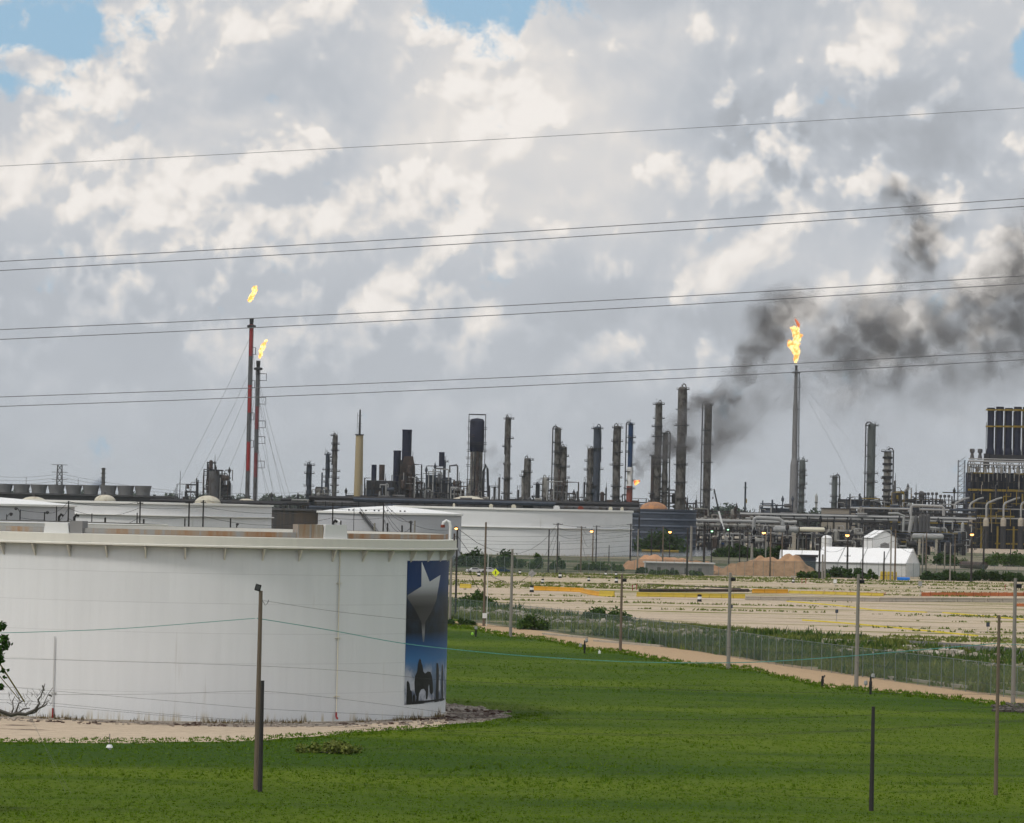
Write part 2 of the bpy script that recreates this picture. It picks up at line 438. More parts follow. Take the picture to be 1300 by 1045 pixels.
LAND = gravel_mat('lot_gravel', (.52, .415, .31), (.43, .35, .26), (.17, .165, .04), .47, damt=.57)
ROADM = gravel_mat('road_sand', (.44, .31, .19), (.38, .27, .165), (.10, .11, .04), .26, sx=.5, dark=(.30, .22, .14), damt=.68)
PADM = gravel_mat('pad_gravel', (.54, .43, .32), (.42, .34, .25), (.10, .10, .04), .30, sx=.4, dark=(.085, .055, .04), damt=.57)
PADR = gravel_mat('ring_gravel', (.40, .36, .31), (.20, .16, .13), (.07, .08, .03), .33, sx=.8, dark=(.075, .045, .035), damt=.50)
FARG = gravel_mat('far_gravel', (.42, .34, .26), (.34, .28, .22), (.10, .11, .04), .40, damt=.60)

lot = gpoly([(1500, 742), (1300, 736), (1100, 731), (900, 729), (700, 727), (560, 725), (400, 720), (380, 760), (560, 762), (650, 772),
             (800, 788), (1000, 802), (1150, 814), (1300, 826), (1500, 838)], 5, 9, 3)
sheet('gravel_lot', lot, .012, LAND)
sheet('dark_strip', gpoly([(560, 762), (650, 771), (800, 787), (1000, 801), (1150, 812), (1300, 824), (1500, 838), (1500, 847), (1300, 833),
             (1150, 819), (1000, 806), (800, 791), (650, 775), (560, 766)], 1.5, 3, 5), .03, basic('wet_mud', (.06, .055, .05), var=.4, scale=.4, col2=(.2, .18, .15), amt=.4))
weed_poly = gpoly([(540, 762), (650, 773), (800, 790), (1000, 805), (1150, 818), (1300, 831), (1500, 846), (1500, 906), (1300, 892), (1180, 874),
             (1000, 846), (850, 822), (780, 811), (620, 790), (560, 785)], .8, 5, 6)
sheet('verge', weed_poly, .02, gravel_mat('verge_ground', (.33, .28, .20), (.24, .21, .13), (.11, .125, .03), .55, sx=.3, damt=.63))
up = [(540, 786), (612, 792), (700, 803), (780, 814), (900, 829), (1023, 847), (1146, 866), (1300, 887), (1500, 912)]
lo = [(1500, 930), (1254, 893), (1177, 884), (1090, 876), (1048, 873), (1023, 867), (952, 850), (874, 844), (837, 838), (795, 829), (751, 825), (691, 812), (628, 805), (600, 797), (540, 792)]
road = gpoly(up + lo, .9, 4, 8)
sheet('dirt_road', road, .035, ROADM)
grass_poly = gpoly([(380, 760), (560, 776), (600, 790), (628, 803), (691, 810), (751, 822), (795, 827), (837, 836), (874, 842), (952, 848), (1023, 864), (1090, 873), (1254, 890),
                    (1500, 926), (90, 60, 0), (-120, 60, 0), (-150, 330, 0), (-90, 520, 0)], 1.2, 4, 9)
sheet('lawn', grass_poly, .024, grass_mat())

# tank geometry: nearest point of the shell 320 m away
TR, TD = 23.3, 343.7
TAZ = -.083
TC = Vector((math.sin(TAZ) * TD, math.cos(TAZ) * TD, 0))
pad = []
rr = random.Random(4)
for k in range(120):
    a = 2 * math.pi * k / 120; pad.append((TC.x + math.cos(a) * (TR + 5.6 + rr.uniform(-.8, .8)), TC.y + math.sin(a) * (TR + 5.6 + rr.uniform(-.8, .8))))
sheet('gravel_ring', pad, .032, PADR)
sandy = gpoly([(-400, 937), (-120, 942), (0, 943), (120, 944), (230, 943), (330, 941), (400, 935), (470, 929), (560, 923), (575, 914), (560, 912), (450, 922), (330, 924),
               (200, 921), (60, 914), (0, 912), (-120, 905), (-400, 890)], .7, 2.5, 12)
sheet('sand_track', sandy, .040, PADM)

# other strips farther off
sheet('pond', gpoly([(790, 697), (860, 694), (960, 696), (1000, 699), (950, 705), (860, 707), (790, 706)], 6, 20, 14), .05, basic('grey_water', (.12, .13, .145), rough=.15, var=.2, scale=.02))
sheet('gravel_track', gpoly([(800, 687), (1000, 688), (1200, 692), (1500, 702), (1500, 712), (1200, 701), (1000, 694), (800, 692)], 15, 40, 15), .04, FARG)
sheet('gravel_yard', gpoly([(1150, 716), (1300, 718), (1500, 724), (1500, 730), (1300, 724), (1150, 721)], 6, 20, 16), .04, FARG)

# ------------------------------------------------------------ grass and weeds
FOUR = [(RNG.normal() * k * .55, RNG.normal() * k, RNG.uniform(0, 6.28), 1.5 / k ** .5) for k in (1, 1.3, 1.9, 2.6, 3.4, 4.6, 6.1, 8)]
def blades(name, n, poly_in, polys_out, hgt, wid, m, ymin, ymax, xlim, power=1.0, clump=None, k=3, extra=None, **kw):
    xs = []; ys = []; tot = 0
    while tot < n:
        y = ymin + (ymax - ymin) * RNG.random(n) ** power; x = (RNG.random(n) * (xlim[1] - xlim[0]) + xlim[0]) * y
        ok = point_in(x, y, poly_in)
        for po in polys_out: ok &= ~point_in(x, y, po)
        ok &= (x - TC.x) ** 2 + (y - TC.y) ** 2 > (TR + (extra or 5.2)) ** 2
        if clump:
            cx, cy, th = clump
            v = RNG.normal(0, .35, n)
            for fx, fy, ph, am in FOUR: v = v + am * np.sin(x * cx * fx + y * cy * fy + ph)
            ok &= v > th
        xs.append(x[ok]); ys.append(y[ok]); tot += int(ok.sum())
        if len(xs) > 60: break
    x = np.concatenate(xs)[:n]; y = np.concatenate(ys)[:n]; q = len(x)
    x = np.repeat(x, k) + RNG.normal(0, wid * 1.5, q * k); y = np.repeat(y, k) + RNG.normal(0, wid * 1.5, q * k)
    h = np.repeat(hgt * RNG.uniform(.45, 1.3, q), k) * RNG.uniform(.6, 1.1, q * k); a = RNG.uniform(0, math.pi, q * k)
    w = wid * RNG.uniform(.5, 1.2, q * k); lx = RNG.normal(0, .35, q * k) * h; ly = RNG.normal(0, .35, q * k) * h
    z0 = np.full(q * k, .02)
    V = np.stack([np.stack([x - np.cos(a) * w, y - np.sin(a) * w, z0], 1), np.stack([x + np.cos(a) * w, y + np.sin(a) * w, z0], 1),
                  np.stack([x + lx, y + ly, h], 1)], 1)
    return tag(np_mesh(name, V, 3, m, org=(0, 250, 0)), kind='stuff', **kw)
XL = (-.16, .24)
blades('grass', 110000, grass_poly, [sandy], .10, .06, M['grass_blade'], 205, 640, XL, power=1.3)
blades('grass_tufts', 3500, grass_poly, [sandy], .26, .05, M['grass_blade'], 205, 640, XL, power=1.3, clump=(.12, .10, 1.5), k=5)
blades('weeds', 19000, weed_poly, [road], .85, .16, M['weed'], 370, 800, (-.03, .24), clump=(.10, .12, .5), k=4, label='olive weeds growing along the chain-link fence', cat='weeds')
blades('weeds', 3000, weed_poly, [road], 1.3, .22, M['leaf_mid'], 370, 800, (-.03, .24), clump=(.09, .11, 2.0), k=4, label='taller green weeds growing in clumps behind the fence', cat='weeds')
blades('lot_weeds', 8000, lot, [], .45, .22, M['weed'], 560, 1120, (-.03, .24), clump=(.018, .10, 2.0), k=4)
roadedge = gpoly([(p[0], p[1] - 3) for p in lo[::-1]] + [(p[0], p[1] + 3) for p in lo], .6, 3, 20)
blades('verge_grass', 1600, roadedge, [], .35, .10, M['grass_blade'], 370, 640, (-.03, .24), k=5)
sedge = gpoly([(-400, 931), (0, 938), (230, 938), (400, 932), (470, 926), (600, 916), (680, 905), (700, 915), (600, 925), (470, 934), (330, 944), (0, 946), (-400, 940)], .5, 3, 21)
blades('track_edge_grass', 1300, sedge, [], .2, .07, M['grass_blade'], 280, 350, (-.16, .02), k=5, extra=6.0)
# dry weeds at the foot of the tank shell
def foot_weeds():
    vs = []
    for k in range(2600):
        a = random.uniform(-2.9, -.15); d = TR + random.uniform(.05, .7) ** 1.5
        if math.sin(a * 9) + math.sin(a * 23 + 1) + random.gauss(0, .4) < .2: continue
        x = TC.x + math.cos(a) * d; y = TC.y + math.sin(a) * d; h = random.uniform(.1, .55) * (2.0 if random.random() < .03 else 1)
        t = random.uniform(0, 3.14); w = .045
        vs += [(x - math.cos(t) * w, y - math.sin(t) * w, .02), (x + math.cos(t) * w, y + math.sin(t) * w, .02), (x + random.gauss(0, .1), y + random.gauss(0, .1), h)]
    tag(np_mesh('dry_weeds', vs, 3, leafy('dry_weed', (.09, .06, .03), (.22, .17, .08)), org=(TC.x, TC.y - TR, 0)), kind='stuff')
foot_weeds()
# stony debris on the ring and verge
def debris(name, poly, n, size, m, yr, xl, org, **kw):
    mb = MB(); c = 0; outl = np.array([p[:2] for p in poly])
    lo_, hi_ = outl.min(0), outl.max(0)
    while c < n:
        x = random.uniform(lo_[0], hi_[0]); y = random.uniform(max(lo_[1], yr[0]), min(hi_[1], yr[1]))
        if not point_in(np.array([x]), np.array([y]), poly)[0] or (x - TC.x) ** 2 + (y - TC.y) ** 2 < (TR + .4) ** 2: c += .05; continue
        s = size * random.uniform(.4, 1.3)
        mb.box((x, y, s * .2), (s, s * random.uniform(.5, 1), s * .5), random.uniform(0, 3), random.uniform(-.3, .3), random.uniform(-.3, .3)); c += 1
    tag(mb.build(name, m, org=org), kind='stuff')
debris('gravel_debris', pad, 1500, .28, PADR, (300, 372), None, (TC.x, TC.y - TR, 0))
debris('rubble', gpoly([(560, 768), (800, 794), (1000, 809), (1300, 836), (1300, 856), (1000, 822), (800, 803), (560, 778)], 0, 9), 900, 1.0, M['conc'], (400, 800), None, (30, 560, 0))

# ============================================================ FOLIAGE THINGS
def leaf_cloud(centers, n, leaf, squash=1.0):
    """leaf-sized faces scattered through sub-clumps (centre, radius)"""
    C = np.array([c[:3] for c in centers]); R = np.array([c[3] for c in centers])
    idx = RNG.choice(len(C), n, p=R ** 2 / (R ** 2).sum())
    d = RNG.normal(size=(n, 3)); d /= np.linalg.norm(d, axis=1)[:, None]
    r = R[idx] * (RNG.uniform(0, 1, n) ** .45) * (1 + .15 * RNG.normal(size=n))
    p = C[idx] + d * r[:, None] * np.array([1, 1, squash])
    a = RNG.normal(size=(n, 3)); a /= np.linalg.norm(a, axis=1)[:, None]
    b = np.cross(a, RNG.normal(size=(n, 3))); b /= np.linalg.norm(b, axis=1)[:, None]
    s = leaf * RNG.uniform(.5, 1.3, n)[:, None]
    return np.stack([p - a * s, p - b * s * .55, p + a * s, p + b * s * .55], 1)
def shrub(x, ybot, wpx, ytop, Y, m, label, group=None, n=900, leaf=.35, name='shrub', cat='shrub'):
    c = W(x, ybot, Y); c.z = 0; hw = wpx / F * Y / 2; h = max(.8, W(x, ytop, Y).z)
    root = empty(name, c, label, cat, group)
    cs = []
    for k in range(max(6, int(wpx / 3))):
        u = random.uniform(-1, 1); hh = h * math.sqrt(max(.05, 1 - u * u * .8)) * random.uniform(.65, 1.0)
        rr_ = min(hw, h) * random.uniform(.22, .4)
        cs.append((c.x + u * hw * .9, c.y + random.uniform(-.5, .5) * min(hw, 3), max(rr_ * .6, hh - rr_), rr_))
        cs.append((c.x + u * hw, c.y + random.uniform(-.5, .5) * min(hw, 3), hh * .4, rr_ * 1.2))
    V = leaf_cloud(cs, n, leaf); V[:, :, 2] = np.maximum(V[:, :, 2], .02)
    np_mesh('foliage', V, 4, m, root)
    mb = MB()
    for k in range(5):
        t = cs[random.randrange(len(cs))]
        mb.tube([(c.x + random.uniform(-.3, .3) * hw, c.y, 0), (t[0], t[1], t[2])], [.09, .03], 5)
    mb.build('stem', M['dead'], root)
    return root
def far_wood(name, x0, x1, Y, hfun, n, leaf):
    a, b = W(x0, 650, Y).x, W(x1, 650, Y).x; cs = []; x = a
    while x < b:
        h = hfun((x - a) / (b - a)) * random.uniform(.7, 1.15); r = h * random.uniform(.3, .5)
        cs.append((x, Y + random.uniform(-20, 20), h - r, r)); cs.append((x + r * .5, Y, h * .35, r * 1.1)); x += r * random.uniform(.5, 1.3)
    V = leaf_cloud(cs, n, leaf); V[:, :, 2] = np.maximum(V[:, :, 2], 0)
    tag(np_mesh(name, V, 4, M['far_wood'], org=((a + b) / 2, Y, 0)), kind='stuff')
far_wood('far_wood', -60, 420, 5200, lambda t: 26, 16000, 3.2)
far_wood('far_wood', 1005, 1110, 3600, lambda t: 20 + 6 * math.sin(t * 6), 6000, 1.7)
far_wood('far_wood', 925, 1000, 3700, lambda t: 24 - 10 * t, 5000, 1.7)
far_wood('far_wood', 1130, 1420, 5200, lambda t: 24, 7000, 3.0)
far_wood('far_wood', 420, 930, 5600, lambda t: 24, 9000, 3.4)

for i, (x, yb, w, yt, Y, mk, lb) in enumerate([
    (603, 722, 46, 694, 1190, 'leaf_dark', 'dark green shrub thicket where the cone-roofed tank meets the long white tank'),
    (642, 722, 46, 697, 1180, 'leaf_dark', 'dark shrub thicket below the left end of the long white tank'),
    (684, 721, 20, 702, 1170, 'leaf_mid', 'small round green bush below the middle of the long white tank'),
    (708, 722, 16, 706, 1170, 'leaf_dark', 'low dark bush below the middle of the long white tank'),
    (760, 724, 60, 712, 1170, 'leaf_mid', 'low green scrub below the right end of the long white tank'),
    (840, 692, 62, 667, 1750, 'leaf_dark', 'dark green thicket in front of the blue-grey ribbed tank'),
    (815, 726, 12, 716, 1130, 'leaf_dark', 'round dark bush at the left end of the grey low building'),
    (860, 729, 70, 722, 1120, 'leaf_mid', 'low green scrub along the foot of the grey low building'),
    (985, 700, 30, 690, 1500, 'leaf_dark', 'dark bush left of the small white tent'),
    (940, 698, 70, 689, 1600, 'leaf_dark', 'low dark scrub beyond the pond'),
    (1030, 730, 50, 724, 1120, 'leaf_mid', 'low green scrub at the foot of the large dirt mound'),
    (1062, 731, 34, 718, 1140, 'leaf_dark', 'dark green bush in front of the left half of the long white tent'),
    (1086, 731, 26, 719, 1130, 'leaf_dark', 'dark green bush in front of the middle of the long white tent'),
    (1107, 732, 12, 721, 1120, 'leaf_mid', 'small bush left of the yellow containers'),
    (1200, 735, 70, 722, 1130, 'leaf_dark', 'green scrub right of the long white tent'),
    (1262, 737, 90, 722, 1140, 'leaf_dark', 'wide green scrub at the right edge beyond the gravel lot'),
    (1280, 706, 60, 697, 1500, 'leaf_mid', 'low scrub below the furnace block at the right edge'),
    (1190, 706, 70, 700, 1480, 'leaf_dark', 'low dark scrub behind the rusty pipe lying right of the tents'),
    (418, 955, 84, 938, 285, 'weed', 'patch of tall yellow-green weeds in the lawn right of the nearest lamp pole'),
    (585, 800, 36, 784, 600, 'leaf_dark', 'dark green bushes beside the right edge of the big white tank'),
    (606, 768, 40, 748, 715, 'leaf_mid', 'green bush on the lot edge right of the big white tank'),
    (675, 803, 36, 778, 585, 'leaf_mid', 'tall green bush behind the chain-link fence near its left end'),
    (770, 790, 60, 768, 640, 'leaf_mid', 'wide green bush at the near edge of the gravel lot'),
    (390, 692, 26, 680, 1100, 'leaf_dark', 'dark bush at the foot of the dark rusty tank'),
    ]):
    shrub(x, yb, w, yt, Y, M[mk], lb, None, n=int(500 + w * 30), leaf=.00042 * Y)

# leafy tree at the left edge, most of it outside the frame
def near_tree():
    Y = 225; c = W(-75, 960, Y); c.z = 0
    t = empty('tree', c, 'leafy green tree at the left edge of the picture in front of the tank', 'tree')
    mb = MB(); mb.tube([c, c + Vector((.1, 0, 2.2)), c + Vector((.3, .1, 4.5))], [.28, .22, .14], 8)
    tips = []
    for k in range(11):
        a = k * 2.4; z = 2.0 + k * .33; L = random.uniform(1.4, 2.3)
        p1 = c + Vector((.2, 0, z)); p2 = p1 + Vector((math.cos(a) * L * .6, math.sin(a) * L * .6, .5)); p3 = p1 + Vector((math.cos(a) * L, math.sin(a) * L, 1.2))
        mb.tube([p1, p2, p3], [.09, .05, .02], 5); tips += [p2, p3]
    mb.build('trunk', M['dead'], t)
    cs = [(p.x + random.gauss(0, .2), p.y, p.z + random.gauss(0, .2), random.uniform(.35, .6)) for p in tips]
    for (x, y, r) in [(-12, 800, .5), (2, 795, .28), (5, 812, .30), (-4, 826, .5), (8, 820, .26), (0, 838, .28), (-14, 850, .4), (-10, 866, .35), (3, 852, .16),
                      (6, 860, .10), (1, 873, .18), (-8, 885, .3), (10, 851, .06)]:
        p = W(x, y, Y + random.uniform(-1, .5)); cs.append((p.x, p.y, p.z, r))
    np_mesh('crown', leaf_cloud(cs, 9000, .12), 4, leafy('tree_leaves', (.012, .04, .006), (.05, .12, .015), scale=.8), t)
near_tree()
def dead_limb():
    Y = 262; p = lambda x, y: W(x, y, Y)
    b = p(-10, 905); b.z = 0
    mb = MB()
    mb.tube([p(-30, 906), p(0, 903), p(14, 908), p(22, 906), p(33, 907), p(45, 901), p(50, 893), p(48, 888)], [.16, .15, .15, .13, .12, .10, .07, .05], 6)
    for q in ([(45, 901), (57, 896), (60, 893)], [(48, 889), (52, 884), (56, 872), (57, 868)], [(33, 907), (44, 905), (55, 895), (62, 880), (67, 873)],
              [(14, 908), (17, 900), (16, 890), (19, 884)], [(22, 906), (30, 900), (38, 899)], [(56, 877), (54, 870)], [(62, 882), (66, 884)], [(20, 905), (24, 893), (29, 890)]):
        mb.tube([p(*k) for k in q], [.07, .05, .035, .02, .015][:len(q)], 5)
    for k in range(60):
        x = random.uniform(10, 66); y = random.uniform(880, 906)
        mb.tube([p(x, y), p(x + random.uniform(-7, 7), y - random.uniform(2, 10))], [.018, .008], 3)
    tag(mb.build('fallen_branch', M['dead'], org=b), 'bare grey fallen branch lying beside the track at the left edge', 'branch')
    c = G(60, 911); V = leaf_cloud([(c.x + random.gauss(0, .35), c.y, random.uniform(.1, .6), .3) for _ in range(8)], 700, .10)
    V[:, :, 2] = np.maximum(V[:, :, 2], .02)
    r = empty('dead_bush', c, 'small red-brown dead bush at the foot of the white tank', 'bush')
    np_mesh('twigs', V, 4, leafy('dead_twigs', (.08, .035, .025), (.16, .085, .05)), r)
dead_limb()

# ============================================================ STORAGE TANKS
def shell_mat(name, base=(.73, .745, .76), course=2.42, streak=.085, stain=(.36, .34, .30)):
    m, g, b = newmat(name); tc = g.new('ShaderNodeTexCoord').outputs['Object']
    sp = g.new('ShaderNodeSeparateXYZ'); g.l.new(tc, sp.inputs[0]); z = sp.outputs[2]
    q = g.m('DIVIDE', z, course); fl = g.m('FLOOR', q); fr = g.m('FRACT', q)
    ang = g.m('MULTIPLY', g.m('ARCTAN2', sp.outputs[1], sp.outputs[0]), 9.5)
    pl = g.m('FLOOR', g.m('ADD', ang, g.m('MULTIPLY', fl, .37)))
    wn = g.new('ShaderNodeTexWhiteNoise', noise_dimensions='2D'); cx = g.new('ShaderNodeCombineXYZ'); g.l.new(fl, cx.inputs[0]); g.l.new(pl, cx.inputs[1]); g.l.new(cx.outputs[0], wn.inputs['Vector'])
    line = g.m('LESS_THAN', fr, .022)
    st = g.noise(g.mapv(tc, (1.6, 1.6, .07)), 1.0, 6, .7)
    st2 = g.noise(g.mapv(tc, (.9, .9, .12), (7, 3, 1)), .35, 5, .6)
    big = g.noise(tc, .07, 3, .5)
    k = g.m('ADD', g.m('MULTIPLY_ADD', wn.outputs[0], .035, .94), g.m('MULTIPLY', g.m('SUBTRACT', st, .5), streak * 2))
    k = g.m('ADD', k, g.m('MULTIPLY', g.m('SUBTRACT', big, .5), .10)); k = g.m('SUBTRACT', k, g.m('MULTIPLY', line, .13))
    cc = g.new('ShaderNodeCombineXYZ')
    for i in range(3): g.l.new(k, cc.inputs[i])
    c = g.mix(1.0, base, cc.outputs[0], 'MULTIPLY')
    c = g.mix(g.m('MULTIPLY', g.ss(g.m('MULTIPLY', st, st2), .33, .50), .5), c, stain)
    low = g.ss(z, .1, 1.1, 1, 0)
    c = g.mix(g.m('MULTIPLY', g.m('MULTIPLY', low, g.ss(st, .5, .62)), .75), c, (.38, .30, .16))
    g.l.new(c, b.inputs['Base Color']); b.inputs['Roughness'].default_value = .5; b.inputs['Specular IOR Level'].default_value = .3
    bp = g.new('ShaderNodeBump'); bp.inputs['Strength'].default_value = .25; bp.inputs['Distance'].default_value = .03
    g.l.new(g.m('ADD', g.m('MULTIPLY', line, -1.0), wn.outputs[0]), bp.inputs['Height']); g.l.new(bp.outputs[0], b.inputs['Normal'])
    return m
def rust_band_mat(name, rot=(.31, .16, .075), grey=(.30, .295, .285), amt=.5, z=.06):
    m, g, b = newmat(name); tc = g.new('ShaderNodeTexCoord').outputs['Object']
    n = g.noise(g.mapv(tc, (1, 1, z)), .75, 6, .72); n2 = g.noise(g.mapv(tc, (1, 1, .3)), .09, 3, .5)
    f = g.m('ADD', g.m('MULTIPLY', n, .6), g.m('MULTIPLY', n2, .45))
    c = g.ramp(f, [(amt - .06, grey), (amt, (.33, .25, .18)), (amt + .07, rot), (amt + .2, (.25, .13, .07))])
    g.l.new(c, b.inputs['Base Color']); b.inputs['Roughness'].default_value = .85
    return m
SHELL = shell_mat('tank_shell_paint'); SHELL2 = shell_mat('far_tank_paint', (.74, .745, .75), 2.5, .05)
GREYSHELL = shell_mat('grey_tank_paint', (.47, .475, .50), 2.5, .05)
RIMC = shell_mat('cream_rim_paint', (.72, .70, .63), 50, .10, (.50, .36, .20))
RUSTB = rust_band_mat('rusty_parapet', amt=.54); RUSTB2 = rust_band_mat('streaked_rust_panel', grey=(.42, .39, .33), amt=.46)

def on_tank(x, y, off=0.0):
    """where the sight line through a photo point meets the shell of the big tank"""
    d = ray(x, y); R = TR + off
    a = d.x ** 2 + d.y ** 2; b = -2 * (d.x * TC.x + d.y * TC.y); c = TC.x ** 2 + TC.y ** 2 - R * R
    q = b * b - 4 * a * c
    t = (-b - math.sqrt(max(q, 0))) / (2 * a)
    return Vector((0, 0, HC)) + d * t
def ang(p): return math.atan2(p.y - TC.y, p.x - TC.x)

M['cable_grey'] = basic('faded_white', (.54, .54, .53), var=.1, scale=1)
def big_tank():
    t = empty('storage_tank', TC, 'huge white storage tank with rusty rim and a star mural, left foreground', 'storage tank')
    MB().lathe(TC, [(TR, .12), (TR, 14.3)], 220).build('shell', SHELL, t, smooth=True)
    MB().lathe(TC, [(TR + .12, 0), (TR + .12, .13), (TR, .16)], 160).build('bottom_chime', M['conc'], t)
    MB().lathe(TC, [(TR + .003, 14.22), (TR + .70, 14.28), (TR + .76, 14.28), (TR + .76, 14.40), (TR + .66, 14.44), (TR + .66, 15.12), (TR - .0, 15.16)], 220).build('rim_girder', RIMC, t)
    MB().lathe(TC, [(TR - .10, 14.3), (TR - .10, 15.60), (TR - .14, 15.60)], 220).build('parapet', RUSTB, t)
    MB().lathe(TC, [(TR - .145, 15.58), (TR - .16, 11.0)], 220).build('inner_wall', RIMC, t)
    MB().lathe(TC, [(0, 12.4), (TR - .3, 12.0)], 60).build('floating_roof', M['steel'], t)
    for k in range(46):
        a = 2 * math.pi * k / 46 + .03
        u = Vector((math.cos(a), math.sin(a), 0)); w = Vector((-u.y, u.x, 0)) * .06
        b = MB(); p = TC + u * TR
        prof = [(0, 14.2), (.64, 14.2), (.52, 14.0), (.12, 13.35), (0, 13.25)]
        vs = [p + u * r + w + Vector((0, 0, z)) for r, z in prof] + [p + u * r - w + Vector((0, 0, z)) for r, z in prof]
        b.add(vs, [(0, 1, 2, 3, 4), (9, 8, 7, 6, 5)] + [(i, (i + 1) % 5, 5 + (i + 1) % 5, 5 + i) for i in range(5)])
        if -math.pi < ang(p) < .25: b.build('bracket', RIMC, t)
    # drop pipes on the shell
    for x, ys in ((67, 808), (427, 700)):
        p = on_tank(x + 1, 860, .12); z1 = on_tank(x, ys).z if ys > 750 else 14.2
        q = Vector((p.x, p.y, .9)); mb = MB().cyl(q, (p.x, p.y, z1), .045, n=6)
        for z in (2.2, 7.0, 11.5):
            if z < z1: mb.box((p.x, p.y + .06, z), (.5, .18, .05), ang(p) + math.pi / 2)
        pp = mb.build('drop_pipe', M['cable_grey'] if x < 100 else M['cream'], t)
        MB().tube([q, (p.x, p.y - .03, .55), (p.x + .12, p.y - .12, .35)] if x > 100 else [(p.x, p.y, .9), (p.x, p.y, .1)], .075).build('valve_stub', M['red'], t)
    # boxes and panels on the rim
    def rim_box(x0, x1, z0, z1, m, name, off=-.2, depth=1.2, tap=0.0):
        a0, a1 = ang(on_tank(x0, 690, off)), ang(on_tank(x1, 690, off)); r0, r1 = TR + off, TR + off - depth; n = 6
        mb = MB(); vs = []; am = (a0 + a1) / 2
        for i in range(n + 1):
            a = a0 + (a1 - a0) * i / n; at = am + (a - am) * (1 - tap)
            vs += [TC + Vector((math.cos(a) * r0, math.sin(a) * r0, z0)), TC + Vector((math.cos(at) * r0, math.sin(at) * r0, z1)),
                   TC + Vector((math.cos(at) * r1, math.sin(at) * r1, z1)), TC + Vector((math.cos(a) * r1, math.sin(a) * r1, z0))]
        fs = []
        for i in range(n):
            for j in range(4): fs.append((i * 4 + j, i * 4 + (j + 1) % 4, (i + 1) * 4 + (j + 1) % 4, (i + 1) * 4 + j))
        fs += [(0, 1, 2, 3), (n * 4 + 3, n * 4 + 2, n * 4 + 1, n * 4)]
        mb.add(vs, fs); return mb.build(name, m, t)
    rim_box(55, 87, 15.1, 15.98, M['white'], 'gauge_box', .25, 1.4, .10)
    rim_box(88, 104, 15.1, 16.15, M['grey_wall'], 'side_panel', .15, 1.2)
    rim_box(378, 395, 15.1, 16.28, RUSTB, 'rusty_panel', .1, 1.0); rim_box(395.4, 410, 15.1, 16.28, RUSTB2, 'rusty_panel', .12, 1.0)
    rim_box(411, 441, 15.1, 16.30, M['white'], 'gauge_box', .25, 1.4, .12)
    for x in (72, 92, 425, 428):
        a = ang(on_tank(x, 680)); p = TC + Vector((math.cos(a) * (TR - .3), math.sin(a) * (TR - .3), 16.1))
        MB().tube([p, p + Vector((0, 0, .35)), p + Vector((.18, 0, .55)), p + Vector((.36, 0, .42))], .11).build('vent_pipe', M['black'] if x != 428 else M['white'], t)
    # goosenecks at the right end of the rim
    a = ang(on_tank(562, 690)) + .03; p = TC + Vector((math.cos(a) * (TR + .5), math.sin(a) * (TR + .5), 15.1))
    b = p + Vector((0.0, 0, 1.2))
    MB().tube([p, b, b + Vector((-.08, 0, .35)), b + Vector((-.35, 0, .50)), b + Vector((-.62, 0, .32)), b + Vector((-.66, 0, .05))], .13, 8).build('gooseneck', M['white'], t)
    MB().lathe(b + Vector((-.66, -.02, 0)), [(.15, -.12), (.19, -.1), (.19, .12), (.15, .14)], 10).build('pipe_mouth', M['red_rust'], t)
    MB().cyl(p + Vector((.35, 0, 0)), p + Vector((.35, 0, .6)), .07).build('stub_pipe', M['rust'], t)
    # perched little birds and fittings on the rim are left to the vent pipes; mural next
    A0 = ang(on_tank(515, 800)); A1 = A0 + .74
    zt = on_tank(515, 712).z; zb = on_tank(515, 895).z
    m, g, bs = newmat('mural_print'); tc = g.new('ShaderNodeTexCoord').outputs['Object']
    sp = g.new('ShaderNodeSeparateXYZ'); g.l.new(tc, sp.inputs[0]); z = sp.outputs[2]
    f = g.m('DIVIDE', g.m('SUBTRACT', z, zb), zt - zb)
    n = g.noise(tc, .55, 5, .6)
    c = g.ramp(f, [(0.0, (.02, .02, .02)), (.035, (.10, .12, .17)), (.20, (.14, .19, .28)), (.30, (.05, .16, .36)), (.42, (.015, .07, .20)), (.50, (.008, .012, .02)),
                   (.62, (.012, .010, .010)), (.74, (.02, .03, .055)), (.82, (.008, .035, .13)), (1.0, (.006, .03, .12))])
    c = g.mix(g.m('MULTIPLY', g.ss(f, .32, .16), g.ss(n, .42, .60)), c, (.52, .53, .58))
    c = g.mix(g.m('MULTIPLY', g.ss(n, .4, .8), .25), c, (.05, .10, .2))
    g.l.new(c, bs.inputs['Base Color']); bs.inputs['Roughness'].default_value = .55; bs.inputs['Specular IOR Level'].default_value = .2
    mu = MB(); nn = 40; vs = []
    for i in range(nn + 1):
        a_ = A0 + (A1 - A0) * i / nn; r = TR + .02
        vs += [TC + Vector((math.cos(a_) * r, math.sin(a_) * r, zb)), TC + Vector((math.cos(a_) * r, math.sin(a_) * r, zt))]
    mu.add(vs, [(2 * i, 2 * i + 2, 2 * i + 3, 2 * i + 1) for i in range(nn)])
    mural = mu.build('mural', m, t)
    mural['label'] = 'tall mural of a white star above dark riders on the tank shell'
